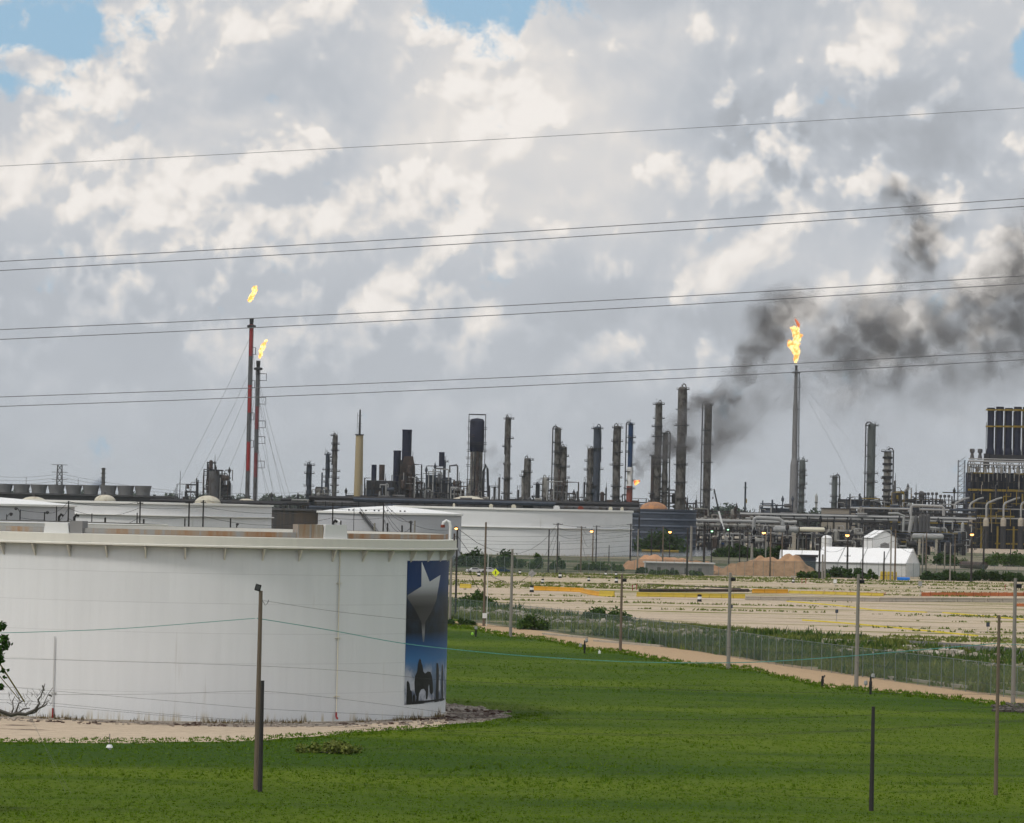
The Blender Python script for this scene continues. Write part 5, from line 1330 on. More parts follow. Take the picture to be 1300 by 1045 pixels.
for dx, mk, r in ((-1.2, 'steel_dark', .5), (1.0, 'rust', .8), (3.1, 'steel_dark', .35), (-3.4, 'steel', .4)): MB().cyl((X + dx, YR - 6.9, 0), (X + dx * .7, YR - 5.0, zm), r, n=8).build('riser_pipe', M[mk], t)
part_tube(t, [(613, 640, YR - 4), (614, 598, YR - 4), (617, 590, YR - 4), (619, 596, YR - 4), (620, 640, YR - 4)], .8, 'loop_pipe', 'steel_dark')
# tan stack with mast
X, zt = Xz(456.5, 552); b = Vector((X, YR, 0)); t = empty('tan_stack', b, 'pale tan concrete stack carrying a thin dark mast, left of the dark heaters', 'stack')
MB().lathe(b, [(3.3, 0), (2.9, 20), (2.35, zt)], 20).build('shaft', M['tan'], t, smooth=True)
MB().lathe(b, [(2.35, zt - .3), (2.9, zt - .3), (2.9, zt + .3), (0, zt + .3)], 20).build('cap', M['steel_dark'], t)
MB().lathe(b, [(3.2, 22), (3.6, 22), (3.6, 22.6), (3.2, 22.6)], 20).build('ring', M['rust'], t)
zz = W(457, 520, YR).z; MB().cyl(b + Vector((0, 0, zt)), b + Vector((0, 0, zz)), .75, .5, 8).build('mast', M['steel_dark'], t)
for z in (zz - 4, zz - 9, zt + 5): MB().lathe(b, [(.5, z), (1.5, z), (1.5, z + .2), (.5, z + .2)], 8).build('mast_platform', M['steel'], t)
MB().tube([b + Vector((-1.6, 0, zt)), b + Vector((-1.6, 0, zz - 2))], .15, 4).build('mast_pipe', M['steel'], t)

# ---------------- process units
def unit(x0, x1, prof, Y, label, seed, mats=('steel_dark', 'steel_blue', 'rust', 'steel'), ybot=690, dens=1.0, pitch=5.0, name='process_unit', depth=18, yellow=False, ground=True, pipes=14, clad=.5):
    """open steel structure with decks, vessels and pipes; prof: (fraction, photo y of its top)"""
    r_ = random.Random(seed); s = Y / F; a = W(x0, 650, Y).x; b_ = W(x1, 650, Y).x; t = empty(name, ((a + b_) / 2, Y, 0), label, 'process unit')
    def top(X):
        u = (X - a) / (b_ - a)
        for (u0, y0), (u1, y1) in zip(prof, prof[1:]):
            if u <= u1 + 1e-6: return W(x0 + (x1 - x0) * u, y0 + (y1 - y0) * (u - u0) / max(1e-6, u1 - u0), Y).z
        return 5
    nb = max(2, int((b_ - a) / pitch)); fr = MB()
    xs = [a + (b_ - a) * k / nb for k in range(nb + 1)]; tops = [max(3, top(x) * r_.uniform(.86, 1.03)) for x in xs]
    for r in range(3):
        yy = Y + depth * r / 3
        for x, h in zip(xs, tops): fr.bb(x - .36, x + .36, yy - .36, yy + .36, 0, h * (1 if r == 0 else r_.uniform(.8, 1)))
        z = 5.0
        while z < max(tops):
            for k in range(nb):
                if min(tops[k], tops[k + 1]) > z - .5: fr.bb(xs[k], xs[k + 1], yy - .3, yy + .3, z - .4, z + .4)
            z += 4.6
    for k in range(nb):
        if r_.random() < .45:
            z = 5.0 * r_.randint(1, 3); h = min(tops[k], tops[k + 1])
            if h > z + 4: fr.cyl((xs[k], Y - .1, z), (xs[k + 1], Y - .1, z + 4.4), .16, n=4)
    fr.build('frame', M[mats[0]], t)
    if yellow:
        for q in range(4):
            z = 5 + 4.6 * r_.randint(0, max(1, int(max(tops) / 4.6) - 1)); k = r_.randrange(nb)
            MB().bb(xs[max(0, k - 2)], xs[min(nb, k + 2)], Y - .8, Y - .5, z + .7, z + 1.3).build('handrail', M['yellow'], t)
    for k in range(nb):
        h = min(tops[k], tops[k + 1]); z = 5.0
        while z < h:
            q = r_.random()
            if q < .16: MB().bb(xs[k] + .3, xs[k + 1] - .3, Y + 1, Y + depth * .8, z + .31, z + .55).bb(xs[k], xs[k + 1], Y - .55, Y - .45, z + 1.2, z + 1.4).build('deck', M[mats[0]], t)
            elif q < .16 + .30 * clad: MB().bb(xs[k] + .32, xs[k + 1] - .32, Y + .4, Y + depth * .5, z - 4.2, z - .35).build('panel', M[r_.choice(mats)], t)
            elif q < .16 + .30 * clad + .22 * dens:
                R = r_.uniform(.8, 1.7); c = Vector(((xs[k] + xs[k + 1]) / 2, Y - r_.uniform(.5, 3), z))
                if r_.random() < .5: MB().cyl(c + Vector((-2.2, 0, 0)), c + Vector((2.2, 0, 0)), R, n=10).build('drum', M[r_.choice(mats)], t)
                else: MB().lathe(c + Vector((0, 0, -4.5)), [(R * .5, 0), (R, .8), (R, 5.2), (R * .6, 6.0), (0, 6.2)], 10).build('vessel', M[r_.choice(mats)], t)
            z += 4.6
    for k in range(int(pipes * dens)):
        x = r_.uniform(a, b_); h = max(4, top(x)); z1 = r_.uniform(.35, .93) * h; x2 = min(b_ + 2, max(a - 2, x + r_.uniform(-14, 14))); z2 = r_.uniform(.2, .85) * h; yy = Y - r_.uniform(.6, 4)
        MB().tube([(x, yy, 0), (x, yy, z1 - .6), (x + math.copysign(.6, x2 - x), yy, z1), (x2, yy, z1), (x2, yy, z2)], r_.choice([.2, .3, .45]), 5).build('pipe', M['pipe'] if r_.random() < .3 else M[r_.choice(mats)], t)
    for k in range(nb):                                   # small boxes, valves and cable trays on every level
        for q in range(3):
            h = min(tops[k], tops[k + 1]); z = r_.uniform(.15, 1.04) * h; x = r_.uniform(xs[k], xs[k + 1]); w = r_.uniform(.5, 1.7)
            MB().box((x, Y - r_.uniform(.8, 2.5), z), (w, 1.2, r_.uniform(.6, 2.4))).box((x + .5 * w, Y - .7, z - 1.2), (.3, .3, 2.6)).build('equipment', M[r_.choice(mats)], t)
    for k in range(max(2, int(nb * .9))):
        i = r_.randrange(nb + 1); h = tops[i]; x = xs[i]
        mb = MB()
        if r_.random() < .5: mb.cyl((x, Y, h), (x, Y, h + r_.uniform(1.5, 5)), .2, .12, 5)
        else: mb.lathe((x, Y, h), [(.5, 0), (.9, .8), (.9, 2), (.4, 2.8), (.3, 3.6)], 8)
        mb.build('vent', M[mats[0]], t)
    return t, a, b_
unit(222, 262, [(0, 622), (.25, 621), (.5, 607), (.7, 606), (.78, 622), (1, 624)], 2450, 'low dark process unit with a spike at its left, left of the square-topped block', 1, dens=1.5, clad=.9)
t, a, b_ = unit(262, 290, [(0, 588), (.9, 586), (1, 590)], 2440, 'tall dark square-topped block with an open frame roof left of the flare stacks', 2, dens=1.8, clad=1.6, pitch=4)
MB().bb(a + 1.5, b_ - 4, 2444, 2452, 0, W(270, 602, 2440).z).build('reactor_casing', M['steel_dark'], t)
MB().lathe((a + 4.5, 2437, 0), [(3.3, 0), (3.3, W(270, 598, 2440).z)], 16).build('round_vessel', M['steel'], t)
unit(290, 312, [(0, 612), (.25, 620), (.4, 630), (1, 632)], 2450, 'low stepped structure between the square-topped block and the flare stacks', 3, dens=1.3)
X, z = Xz(229, 598, 2450); b = Vector((X, 2450, 0)); tag(MB().cyl(b, (X, 2450, z), .5, .15, 6).lathe(b + Vector((0, 0, z * .6)), [(.3, 0), (1.2, 0), (1.2, .3), (.3, .3)], 8).build('spike_mast', M['steel_dark'], org=b), 'thin spike mast at the far left low unit', 'mast')
unit(322, 400, [(0, 632), (.2, 628), (.5, 631), (.8, 629), (1, 632)], 2500, 'very low dark unit right of the flare stacks', 4, dens=1.2)
t, a, b_ = unit(400, 415, [(0, 618), (.9, 616), (1, 620)], 2480, 'short pale building block with a thin stack left of the thin columns', 5, mats=('steel', 'column_pale', 'column_pale', 'pipe'), dens=1.6, clad=1.8, pitch=3.5)
MB().bb(a, b_ - 3, 2482, 2490, 0, W(405, 618, 2480).z).build('casing', M['column_pale'], t)
X, z = Xz(409, 600, 2478); MB().cyl((X, 2478, 0), (X, 2478, z), .5, n=8).build('thin_stack', M['steel_blue'], t)
unit(426, 464, [(0, 632), (.3, 626), (.5, 629), (.6, 614), (.7, 627), (1, 626)], 2520, 'low dark unit between the thin columns and the tan stack', 6, dens=1.3)
t, a, b_ = unit(462, 502, [(0, 600), (.15, 601), (.2, 606), (1, 606)], 2470, 'broad dark heater block with twin short stacks right of the tan stack', 7, dens=2.2, clad=2.0, mats=('steel_dark', 'steel_dark', 'steel_blue', 'rust'))
MB().bb(a + 1, b_ - 1, 2473, 2488, 0, W(480, 610, 2470).z).build('heater_casing', M['steel_dark'], t)
for x, yt, w in ((475, 590, 6.5), (485, 590, 7)):
    X, z = Xz(x, yt, 2475); MB().lathe((X, 2475, W(x, 610, 2475).z), [(w * .25, 0), (w * .25, z - W(x, 610, 2475).z), (w * .25 - .3, z - W(x, 610, 2475).z), (w * .2, 0)], 14).build('short_stack', M['navy'] if x < 480 else M['rust'], t)
t, a, b_ = unit(500, 530, [(0, 608), (.15, 598), (.3, 580), (.85, 578), (.95, 592), (1, 620)], 2480, 'rust-brown tapering structure under the two navy stacks', 8, dens=2.0, clad=1.6, mats=('rust', 'rust', 'steel_dark', 'steel_dark'), pitch=3.6)
MB().add([(a + 1, 2484, 0), (b_ - 1, 2484, 0), (b_ - 2.5, 2484, W(520, 592, 2480).z), (b_ - 4, 2484, W(520, 579, 2480).z), (a + 5.5, 2484, W(510, 579, 2480).z), (a + 3, 2484, W(508, 603, 2480).z),
          (a + 1, 2496, 0), (b_ - 1, 2496, 0), (b_ - 2.5, 2496, W(520, 592, 2480).z), (b_ - 4, 2496, W(520, 579, 2480).z), (a + 5.5, 2496, W(510, 579, 2480).z), (a + 3, 2496, W(508, 603, 2480).z)],
         [(0, 1, 2, 3, 4, 5), (11, 10, 9, 8, 7, 6)] + [(i, (i + 1) % 6, 6 + (i + 1) % 6, 6 + i) for i in range(6)]).build('casing', M['rust'], t)
for x, yt, w, lb in ((517, 545.5, 12, 'tall broad navy stack with a slanted top left of the dark blue unit'), (504.5, 572, 9.5, 'shorter navy stack left of the tall broad one')):
    X, z = Xz(x, yt, 2490); b = Vector((X, 2490, 0)); R = w * .25; t = empty('navy_stack', b, lb, 'stack')
    MB().lathe(b, [(R, 0), (R, z - 1), (R * 1.06, z - 1), (R * 1.06, z), (R * .85, z), (R * .8, z - 5)], 20).build('shaft', M['navy'], t)
    MB().lathe(b, [(R, z - 14), (R + .12, z - 14), (R + .12, z - 13.7), (R, z - 13.7)], 20).build('ring', M['steel_dark'], t)
unit(528, 541, [(0, 600), (.3, 590), (.5, 606), (1, 612)], 2500, 'narrow dark tangle of pipes right of the rust-brown structure', 9, dens=1.8)
t, a, b_ = unit(540, 584, [(0, 596), (.12, 588), (.35, 590), (.42, 577), (.6, 575), (.68, 590), (.72, 604), (1, 610)], 2470, 'bulky dark blue-grey unit with a square vent tower and pipe bridge', 10, dens=2.2, clad=1.8, mats=('steel_blue', 'steel_blue', 'steel_dark', 'steel'))
part_tube(t, [(571, 600, 2465), (571, 591.5, 2465), (580, 590.5, 2465), (581, 592, 2465), (580, 640, 2465)], .55, 'bridge_pipe', 'steel')
MB().bb(a + 3, b_ - 6, 2474, 2488, 0, W(560, 606, 2470).z).build('casing', M['steel_blue'], t)
X, z = Xz(561, 574, 2468); MB().bb(X - 1.7, X + 1.7, 2468, 2471, z - 9, z).build('vent_box', M['navy'], t)
unit(576, 588, [(0, 612), (.5, 606), (1, 620)], 2460, 'small rust-brown block between the dark blue unit and the navy-topped vessel', 11, dens=2, mats=('rust', 'rust', 'steel_dark', 'rust'), clad=1.6)
unit(588, 632, [(0, 632), (.2, 622), (.6, 616), (.75, 608), (.85, 626), (1, 628)], 2470, 'low pipework around the foot of the navy-topped vessel', 12, dens=1.8, mats=('steel_dark', 'rust', 'steel', 'column_pale'))
unit(632, 700, [(0, 634), (.3, 632), (.5, 628), (.7, 626), (1, 624)], 2490, 'low brown pipework below the medium columns', 13, dens=1.6, mats=('steel_dark', 'rust', 'steel', 'column_pale'))
unit(698, 730, [(0, 612), (.3, 600), (.6, 606), (.8, 608), (1, 628)], 2480, 'dense brown pipework at the foot of the paired columns', 14, dens=2, mats=('rust', 'steel_dark', 'steel', 'column'))
unit(728, 800, [(0, 630), (.2, 628), (.4, 616), (.55, 618), (.65, 630), (1, 628)], 2500, 'low pipework under the second pair of columns', 15, dens=1.6)
unit(800, 830, [(0, 632), (.6, 630), (1, 628)], 2550, 'low dark unit below the burning spot', 16, dens=1.4)
unit(826, 884, [(0, 630), (.2, 620), (.5, 616), (.8, 632), (1, 634)], 2510, 'dense pipework at the foot of the tallest columns', 17, dens=1.8, mats=('steel_dark', 'rust', 'steel', 'column'))
unit(884, 945, [(0, 636), (.2, 634), (.4, 646), (1, 644)], 2480, 'low rusty pipework right of the tallest columns', 18, dens=1.8, mats=('steel_dark', 'rust', 'column_pale', 'steel'))
t, a, b_ = unit(968, 1006, [(0, 634), (1, 634)], 2480, 'flat-topped open rack of dark coolers left of the broad grey flare stack', 19, dens=1.2, mats=('steel_blue', 'steel_blue', 'steel_dark', 'steel'), clad=.6)
MB().bb(a, b_, 2482, 2494, W(985, 656, 2480).z - 8, W(985, 645, 2480).z).build('cooler_bank', M['steel_blue'], t)
t, a, b_ = unit(1066, 1104, [(0, 628), (.05, 625), (.95, 626), (1, 640)], 2490, 'gantry-topped dark unit above the tan box building', 20, dens=1.3, mats=('steel_dark', 'steel_blue', 'steel', 'steel'), clad=.7)
unit(1092, 1140, [(0, 622), (.4, 632), (.6, 630), (1, 628)], 2460, 'dark unit with yellow rails at the foot of the green-grey column', 21, dens=2, yellow=True, clad=1.2)
unit(1136, 1152, [(0, 612), (.25, 610), (.6, 614), (1, 610)], 2450, 'open yellow and grey stair frame right of the banded column', 22, dens=1.6, mats=('steel', 'steel_dark', 'yellow', 'steel'), yellow=True, clad=.4, pitch=3.2)
unit(1150, 1200, [(0, 630), (.2, 626), (.9, 627), (1, 634)], 2440, 'dark cooler unit with a row of small fans left of the furnace block', 23, dens=2, yellow=True, clad=1.0, mats=('steel_dark', 'steel_blue', 'steel', 'steel'))
unit(1196, 1226, [(0, 640), (.3, 626), (1, 628)], 2420, 'dark pipework unit touching the left side of the furnace block', 24, dens=2, yellow=True, clad=1.0, mats=('steel_dark', 'steel_blue', 'steel', 'steel'))
for k in range(9):
    x = 1163 + k * 5.2; X, z = Xz(x, 626 if k < 6 else 629, 2436); b = Vector((X, 2436, z - 3.5))
    tag(MB().cyl(b, b + Vector((0, 0, 2.2)), .28, n=6).lathe(b + Vector((0, 0, 2.2)), [(.9, 0), (.9, 1.4), (.6, 1.7), (0, 1.7)], 10).cyl(b + Vector((0, 0, -z + 3.5)), b, .3, n=5).build('fan_vent', M['steel'], org=(X, 2436, 0)), '%s roof vent from the left in the row above the cooler unit' % ORD[k], 'vent', 'roof vents left of the furnace')
# tan box building, small tower far away
X0, X1 = W(1045, 650, 2400).x, W(1086, 650, 2400).x; t = empty('box_building', (X0, 2400, 0), 'windowless tan box building right of the broad grey flare stack', 'building')
zt = W(1065, 645, 2400).z; MB().bb(X0, X1, 2400, 2415, 0, zt - .6).build('wall', basic('tan_siding', (.23, .21, .175), var=.15, scale=.2), t); MB().bb(X0 - .5, X1 + .5, 2399.5, 2415.5, zt - .597, zt).build('roof', M['steel_dark'], t)
X, z = Xz(1036.5, 627, 5000); b = Vector((X, 5000, 0)); t = empty('far_tower', b, 'tiny pale pointed tower on the horizon left of the short dark column', 'tower'); MB().lathe(b, [(1.6, 0), (1.6, z - 12), (1.9, z - 12), (1.9, z - 3), (0, z + 1)], 10).build('shaft', M['pipe'], t); MB().lathe(b, [(2.1, z - 12), (2.1, z - 10.5)], 10).build('ring', M['steel_dark'], t)
X, z = Xz(946.5, 612, 2700); b = Vector((X, 2700, 0)); t = empty('thin_stack', b, 'single thin dark stack standing alone between the crane and the grey flare', 'stack'); MB().cyl(b, (X, 2700, z), .8, .6, 8).build('shaft', M['steel_blue'], t); MB().lathe((X, 2700, z - 4), [(.6, 0), (1.4, 0), (1.4, .4), (.6, .4)], 8).build('platform', M['steel'], t); MB().box((X + .8, 2700, z - 13), (.9, .9, 3)).build('box', M['yellow'], t)

# ---------------- furnace block at the right edge
def furnace():
    Y = 2380; s = Y / F; X = lambda x, y=600: W(x, y, Y).x; Z = lambda y, x=1262: W(x, y, Y).z
    t = empty('furnace_block', (X(1290), Y, 0), 'huge dark furnace block with six stacks and yellow walkways at the right edge', 'furnace')
    r_ = random.Random(9); xa, xb = X(1229), X(1400)
    MB().bb(xa + 2, xb, Y + 3, Y + 30, 0, Z(600)).build('firebox', M['navy'], t)
    fr = MB(); xs = [xa + k * 3.1 for k in range(int((xb - xa) / 3.1))]
    for x in xs: fr.bb(x - .25, x + .25, Y - .25, Y + .25, 0, Z(590)); 
    for y in (688, 680, 672, 664, 656, 647, 638, 630, 612, 603, 594): z = Z(y); fr.bb(xa, xb, Y - .2, Y + .2, z - .2, z + .2); fr.bb(xa, xb, Y + 1.0, Y + 2.6, z - .1, z + .05)
    fr.build('frame', M['steel_dark'], t)
    for y, h in ((622.5, 1.3), (648.5, .6), (655.5, 1.0), (672, .5), (664, .5), (690, .9), (601, .5), (639, .45)):
        z = Z(y); mb = MB()
        x = xa + (0 if y > 610 else 3)
        while x < xb:
            L_ = r_.uniform(5, 14)
            if r_.random() < (.95 if h > 1 else .7): mb.bb(x, x + L_ - .3, Y - 1.4, Y - 1.1, z - h / 2, z + h / 2)
            x += L_
        mb.build('walkway_beam', M['yellow'], t)
    for k in range(8):                                     # vertical yellow posts at the foot
        x = X(1226.5 + k * 20.5); MB().bb(x - .55, x + .55, Y - 1.7, Y - 1.2, 0, Z(668)).build('yellow_post', M['yellow'], t)
        x = X(1237 + k * 20.5); MB().bb(x - .45, x + .45, Y - .6, Y - .2, Z(646), Z(626)).build('yellow_post', M['yellow'], t)
    for k in range(30):                                    # coil headers and hanging pipes
        x = X(1228 + k * 5.4) ; y0 = 586 + (k % 3) * 2; y1 = r_.choice([606, 612, 618, 610]); 
        MB().tube([(x, Y - 1, Z(y1)), (x, Y - 1, Z(y0 + 4)), (x + .5, Y - 1.2, Z(y0)), (x + 1.6, Y - 1.2, Z(y0)), (x + 1.9, Y - 1.2, Z(y0 + 8))], .33, 5).build('coil_pipe', M['column_pale'] if k % 2 else M['steel'], t)
    for y, r in ((586, .55), (583, .35), (590, .4), (658, .4), (646, .35)): MB().cyl((xa, Y - 1.9, Z(y)), (xb, Y - 1.9, Z(y)), r, n=6).build('header_pipe', M['pipe'], t)
    for k in range(14):
        x = X(1230 + k * 10.3); MB().lathe((x, Y - .8, Z(601)), [(.9, 0), (.9, 3.5), (.5, 4.2)], 10).build('burner_drum', M['column_pale'], t)
    for k in range(8):                                     # stacks
        x = X(1259.8 + k * 11.4 - 300 * 0, 545); zt = Z(517, 1262 + k * 11) + r_.uniform(-.6, .6); z0 = Z(583); R = 2.05
        st = MB().lathe((x, Y + 8, z0), [(R * 1.25, 0), (R * 1.2, 5), (R, 7), (R, zt - z0 - 1.5), (R * 1.18, zt - z0 - 1.5), (R * 1.18, zt - z0), (R * .8, zt - z0), (R * .8, zt - z0 - 4)], 14).build('stack', M['navy'], t)
        for y in (521, 542):
            z = Z(y, 1260 + k * 11); MB().lathe((x, Y + 8, z), [(R, 0), (R + 1.2, 0), (R + 1.2, .9), (R + 1.1, .9), (R + 1.1, .2), (R, .2)], 14).build('stack_platform', M['yellow'], st)
        MB().cyl((x + R + .9, Y + 7, z0), (x + R + .9, Y + 7, zt - 2), .38, n=6).build('riser', M['column'] if k % 2 else M['steel_dark'], st)
        MB().cyl((x - R - .7, Y + 7, z0), (x - R - .7, Y + 7, zt - 9), .2, n=6).build('riser', M['steel'], st)
    for y in (521, 542): MB().bb(X(1256), X(1400), Y + 5.5, Y + 5.8, Z(y, 1290) - .3, Z(y, 1290) + .5).build('bridge_rail', M['yellow'], t)
    MB().bb(X(1258), X(1400), Y + 4, Y + 14, Z(586), Z(577)).build('convection_box', M['steel_dark'], t)
    MB().bb(X(1250), X(1256), Y + 1, Y + 6, Z(592), Z(576)).build('duct_box', M['steel_dark'], t)
    for x in (1234.5, 1244.5):
        q = Vector((X(x), Y + 3, Z(584))); v = MB().lathe(q, [(1.6, 0), (.9, 3.2), (.9, 4.0), (1.5, 4.4), (1.5, 6.2), (1.0, 6.6)], 10); v.build('roof_fan', M['steel'], t)
    for k in range(60):                                    # tangle of small pipes over the firebox front
        x = xa + r_.uniform(0, xb - xa); z = r_.uniform(4, Z(604)); dz = r_.uniform(3, 12); dx = r_.uniform(-6, 6); yy = Y - r_.uniform(1.6, 4)
        MB().tube([(x, yy, z), (x, yy, z + dz), (x + dx, yy, z + dz), (x + dx, yy, z + dz + 2)], r_.choice([.18, .25, .35]), 5).build('small_pipe', M[r_.choice(['column_pale', 'steel', 'conc', 'yellow', 'steel_dark', 'steel'])], t)
    # lattice stair tower
    sx = X(1221); mb = MB()
    for dx in (-1.9, 1.9):
        for dy in (0, 4): mb.bb(sx + dx - .15, sx + dx + .15, Y + dy, Y + dy + .3, 0, Z(585))
    z = 1
    while z < Z(587):
        mb.bb(sx - 2.2, sx + 2.2, Y - .1, Y + 4.4, z, z + .15); mb.cyl((sx - 1.9, Y - .2, z), (sx + 1.9, Y - .2, z + 3), .15, n=4); mb.bb(sx - 2.2, sx + 2.2, Y - .2, Y - .1, z + 1, z + 1.12); z += 3
    mb.build('stair_tower', M['steel'], t)
    for i, (vx, dxx) in enumerate([(1211.5, 1230), (1231, 1248), (1252, 1271.5), (1274, 1294), (1296, 1316), (1318, 1338)]):   # transfer pipes with vessels
        yv = Y - 14; q = W(vx, 655, yv); z2 = W(vx, 666, yv).z; z3 = W(vx, 642, yv).z
        v = MB().lathe((q.x, yv, 0), [(1.7, 0), (1.7, z2 - 1)], 14).build('vessel', M['steel_dark'], t)
        MB().lathe((q.x, yv, z2 - 1), [(1.75, 0), (1.75, 3.6), (1.2, 4.8), (.4, 5.3)], 14).build('vessel_cap', M['conc'], v)
        e = W(dxx, 632, Y); MB().tube([(q.x, yv, q.z - .5), (q.x, yv, z3), (q.x + .8, yv, z3 + 1.6), (e.x - 3, Y - 3, e.z - .8), (e.x, Y - 1, e.z)], .62, 8).build('transfer_pipe', M['pipe'], t)
furnace()

# ---------------- broad grey flare stack
X, zt = Xz(1011, 464); b = Vector((X, YR, 0)); t = empty('flare_stack', b, 'broad tapering grey flare stack burning a large flame, in front of the smoke', 'flare stack')
zk = W(1008, 590, YR).z; zk2 = W(1010, 520, YR).z
MB().lathe(b, [(2.8, 0), (2.7, zk * .7), (2.5, zk), (1.75, zk + 4), (1.6, zk2), (1.15, zk2 + 10), (1.05, zt - 3)], 18).build('shaft', basic('flare_grey', (.20, .20, .205), var=.25, scale=.2), t, smooth=False)
MB().lathe(b, [(2.95, 8.0), (2.95, 9.6)], 18).build('red_ring', M['red'], t)
MB().lathe(b, [(1.05, zt - 5), (2.7, zt - 5), (2.7, zt - 4), (1.05, zt - 4)], 16).build('tip_platform', M['steel_dark'], t)
MB().lathe(b, [(.9, zt - 4), (.7, zt - 1.5), (1.1, zt), (.8, zt), (.5, zt - 1)], 14).build('flare_tip', M['black'], t)
for z in (zk, zk2, zk2 + 14, zk + 12): 
    MB().lathe(b, [(1.4, z), (3.1, z), (3.1, z + .3), (1.4, z + .3)], 14, -1.0, 2.2).build('platform', M['steel'], t)
mb = MB(); mb.cyl(b + Vector((2.6, -1, 4)), b + Vector((1.9, -.6, zt - 5)), .25, n=5); mb.cyl(b + Vector((3.2, -1, 4)), b + Vector((2.5, -.6, zt - 8)), .14, n=5)
for k in range(50): z = 6 + k * (zt - 14) / 50; mb.box(b + Vector((2.7 - .9 * z / zt, -.9, z)), (.9, .15, .15))
mb.build('ladder', M['steel_dark'], t)
for dx, dy in ((-85, 10), (60, 30), (88, -8)):
    MB().tube([b + Vector((0, 0, zt - 8)), b + Vector((dx * .5, dy * .5, zt * .49)), b + Vector((dx, dy, 0))], .05, 3).build('guy_cable', M['wire_grey'], t)

# ---------------- guyed red and white flare stacks at the left
def guyed(x, yt, yb, Yd, label, bands, r, cage, guysL, guysR):
    X, zt = Xz(x, yt, Yd); b = Vector((X, Yd, 0)); t = empty('flare_stack', b, label, 'flare stack')
    z0 = 0
    for y0, y1, mk in bands:
        za, zb_ = max(0, W(x, y1, Yd).z), W(x, y0, Yd).z
        MB().lathe(b, [(r, za), (r, zb_)], 12).lathe(b, [(r * 1.2, zb_ - .25), (r * 1.2, zb_ + .0)], 12).build({'red': 'red_band', 'white': 'white_band', 'dk': 'upper_pipe', 'grey': 'grey_band', 'dred': 'dull_red_band'}[mk], {'red': M['red'], 'white': M['steel'], 'dk': M['steel_dark'], 'grey': M['steel'], 'dred': M['dred']}[mk], t)
    MB().lathe(b, [(r, zt - 6), (2.7, zt - 5.6), (2.7, zt - 4.4), (r, zt - 4)], 12).build('tip_platform', M['steel_dark'], t)
    MB().lathe(b, [(r * .8, zt - 5), (1.3, zt - 2.0), (1.3, zt), (.8, zt), (.6, zt - 2)], 12).build('flare_tip', M['black'], t)
    mb = MB()
    for o in (1.5, -1.3): mb.cyl(b + Vector((o, -.3, 0)), b + Vector((o * .9, -.3, zt - 6)), .16, n=4)
    for k in range(36): z = 3 + k * (zt - 10) / 36; mb.box(b + Vector((0, -.3, z)), (3.0, .14, .16))
    mb.build('side_pipes', M['steel'], t)
    for y in cage:
        z = W(x, y, Yd).z; w = 2.9 if x < 323 else 5.2
        MB().tube([b + Vector((r, 0, z)), b + Vector((w, 0, z)), b + Vector((w, 0, z + 4.2)), b + Vector((r, 0, z + 4.2))], .24, 4).box(b + Vector((w / 2 + .3, 0, z)), (w, 1.6, .2)).build('rest_platform', M['steel_dark'], t)
    for (ya, xe, dy) in guysL + guysR:
        a_ = b + Vector((0, 0, W(x, ya, Yd).z)); e = W(xe, 640, Yd + dy); e.z = 8; m_ = (a_ + e) / 2; m_.z -= 3
        MB().tube([a_, (a_ + m_) / 2 - Vector((0, 0, 1)), m_, (m_ + e) / 2 - Vector((0, 0, 1)), e], .085, 3).build('guy_cable', M['wire_grey'], t)
M['dred'] = basic('dull_red_paint', (.16, .035, .04), var=.3, scale=.3)
guyed(319.5, 404, 640, 2400, 'taller guyed flare stack in red and white bands, left of its twin', [(412, 452, 'red'), (452, 489, 'white'), (489, 524, 'red'), (524, 561, 'white'), (561, 598, 'red'), (598, 634, 'white'), (634, 720, 'red')],
      1.15, [450, 492, 533, 568], [(425, 205, 10), (470, 222, -10), (490, 240, 20), (530, 262, 5)], [(430, 352, 30), (500, 345, 30)])
guyed(328, 458, 640, 2430, 'shorter guyed flare stack with dark upper part and side cages', [(462, 476, 'dk'), (476, 516, 'grey'), (516, 545, 'dred'), (545, 575, 'grey'), (575, 606, 'dred'), (606, 640, 'grey'), (640, 730, 'dk')],
      1.1, [483, 513, 543, 563, 594], [(470, 300, 40)], [(478, 378, 10), (482, 366, -10), (500, 372, 20), (530, 358, 15), (560, 352, 0)])

# ---------------- flames
def flame_mat(name, s=8.0):
    m, g, b = newmat(name); tc = g.new('ShaderNodeTexCoord').outputs['Object']
    n = g.noise(tc, .45, 4, .6)
    c = g.ramp(n, [(.36, (1.0, .30, .05)), (.47, (1.0, .55, .12)), (.56, (1.0, .80, .36))])
    b.inputs['Base Color'].default_value = (0, 0, 0, 1); g.l.new(c, b.inputs['Emission Color'])
    b.inputs['Emission Strength'].default_value = 1.7; return m
FM = flame_mat('flame'); FR = emit('flame_red', (1.0, .22, .06), .9)
def blob(mb, x, y, Y, rx, rz, seed, tilt=0.0):
    c = W(x, y, Y); r_ = random.Random(seed); ph = [r_.uniform(0, 6) for _ in range(4)]; vs = []; fs = []; nu, nv = 14, 10
    for j in range(nv + 1):
        th = math.pi * j / nv
        for i in range(nu):
            a = 2 * math.pi * i / nu; k = 1 + .22 * math.sin(3 * a + ph[0] + 4 * th) + .16 * math.sin(5 * a + ph[1] - 6 * th) + .12 * math.sin(9 * th + ph[2])
            p = Vector((math.sin(th) * math.cos(a) * rx * k, math.sin(th) * math.sin(a) * rx * k, math.cos(th) * rz * k)); p.x += tilt * p.z
            vs.append(c + p)
    for j in range(nv):
        for i in range(nu): fs.append((j * nu + i, j * nu + (i + 1) % nu, (j + 1) * nu + (i + 1) % nu, (j + 1) * nu + i))
    mb.add(vs, fs)
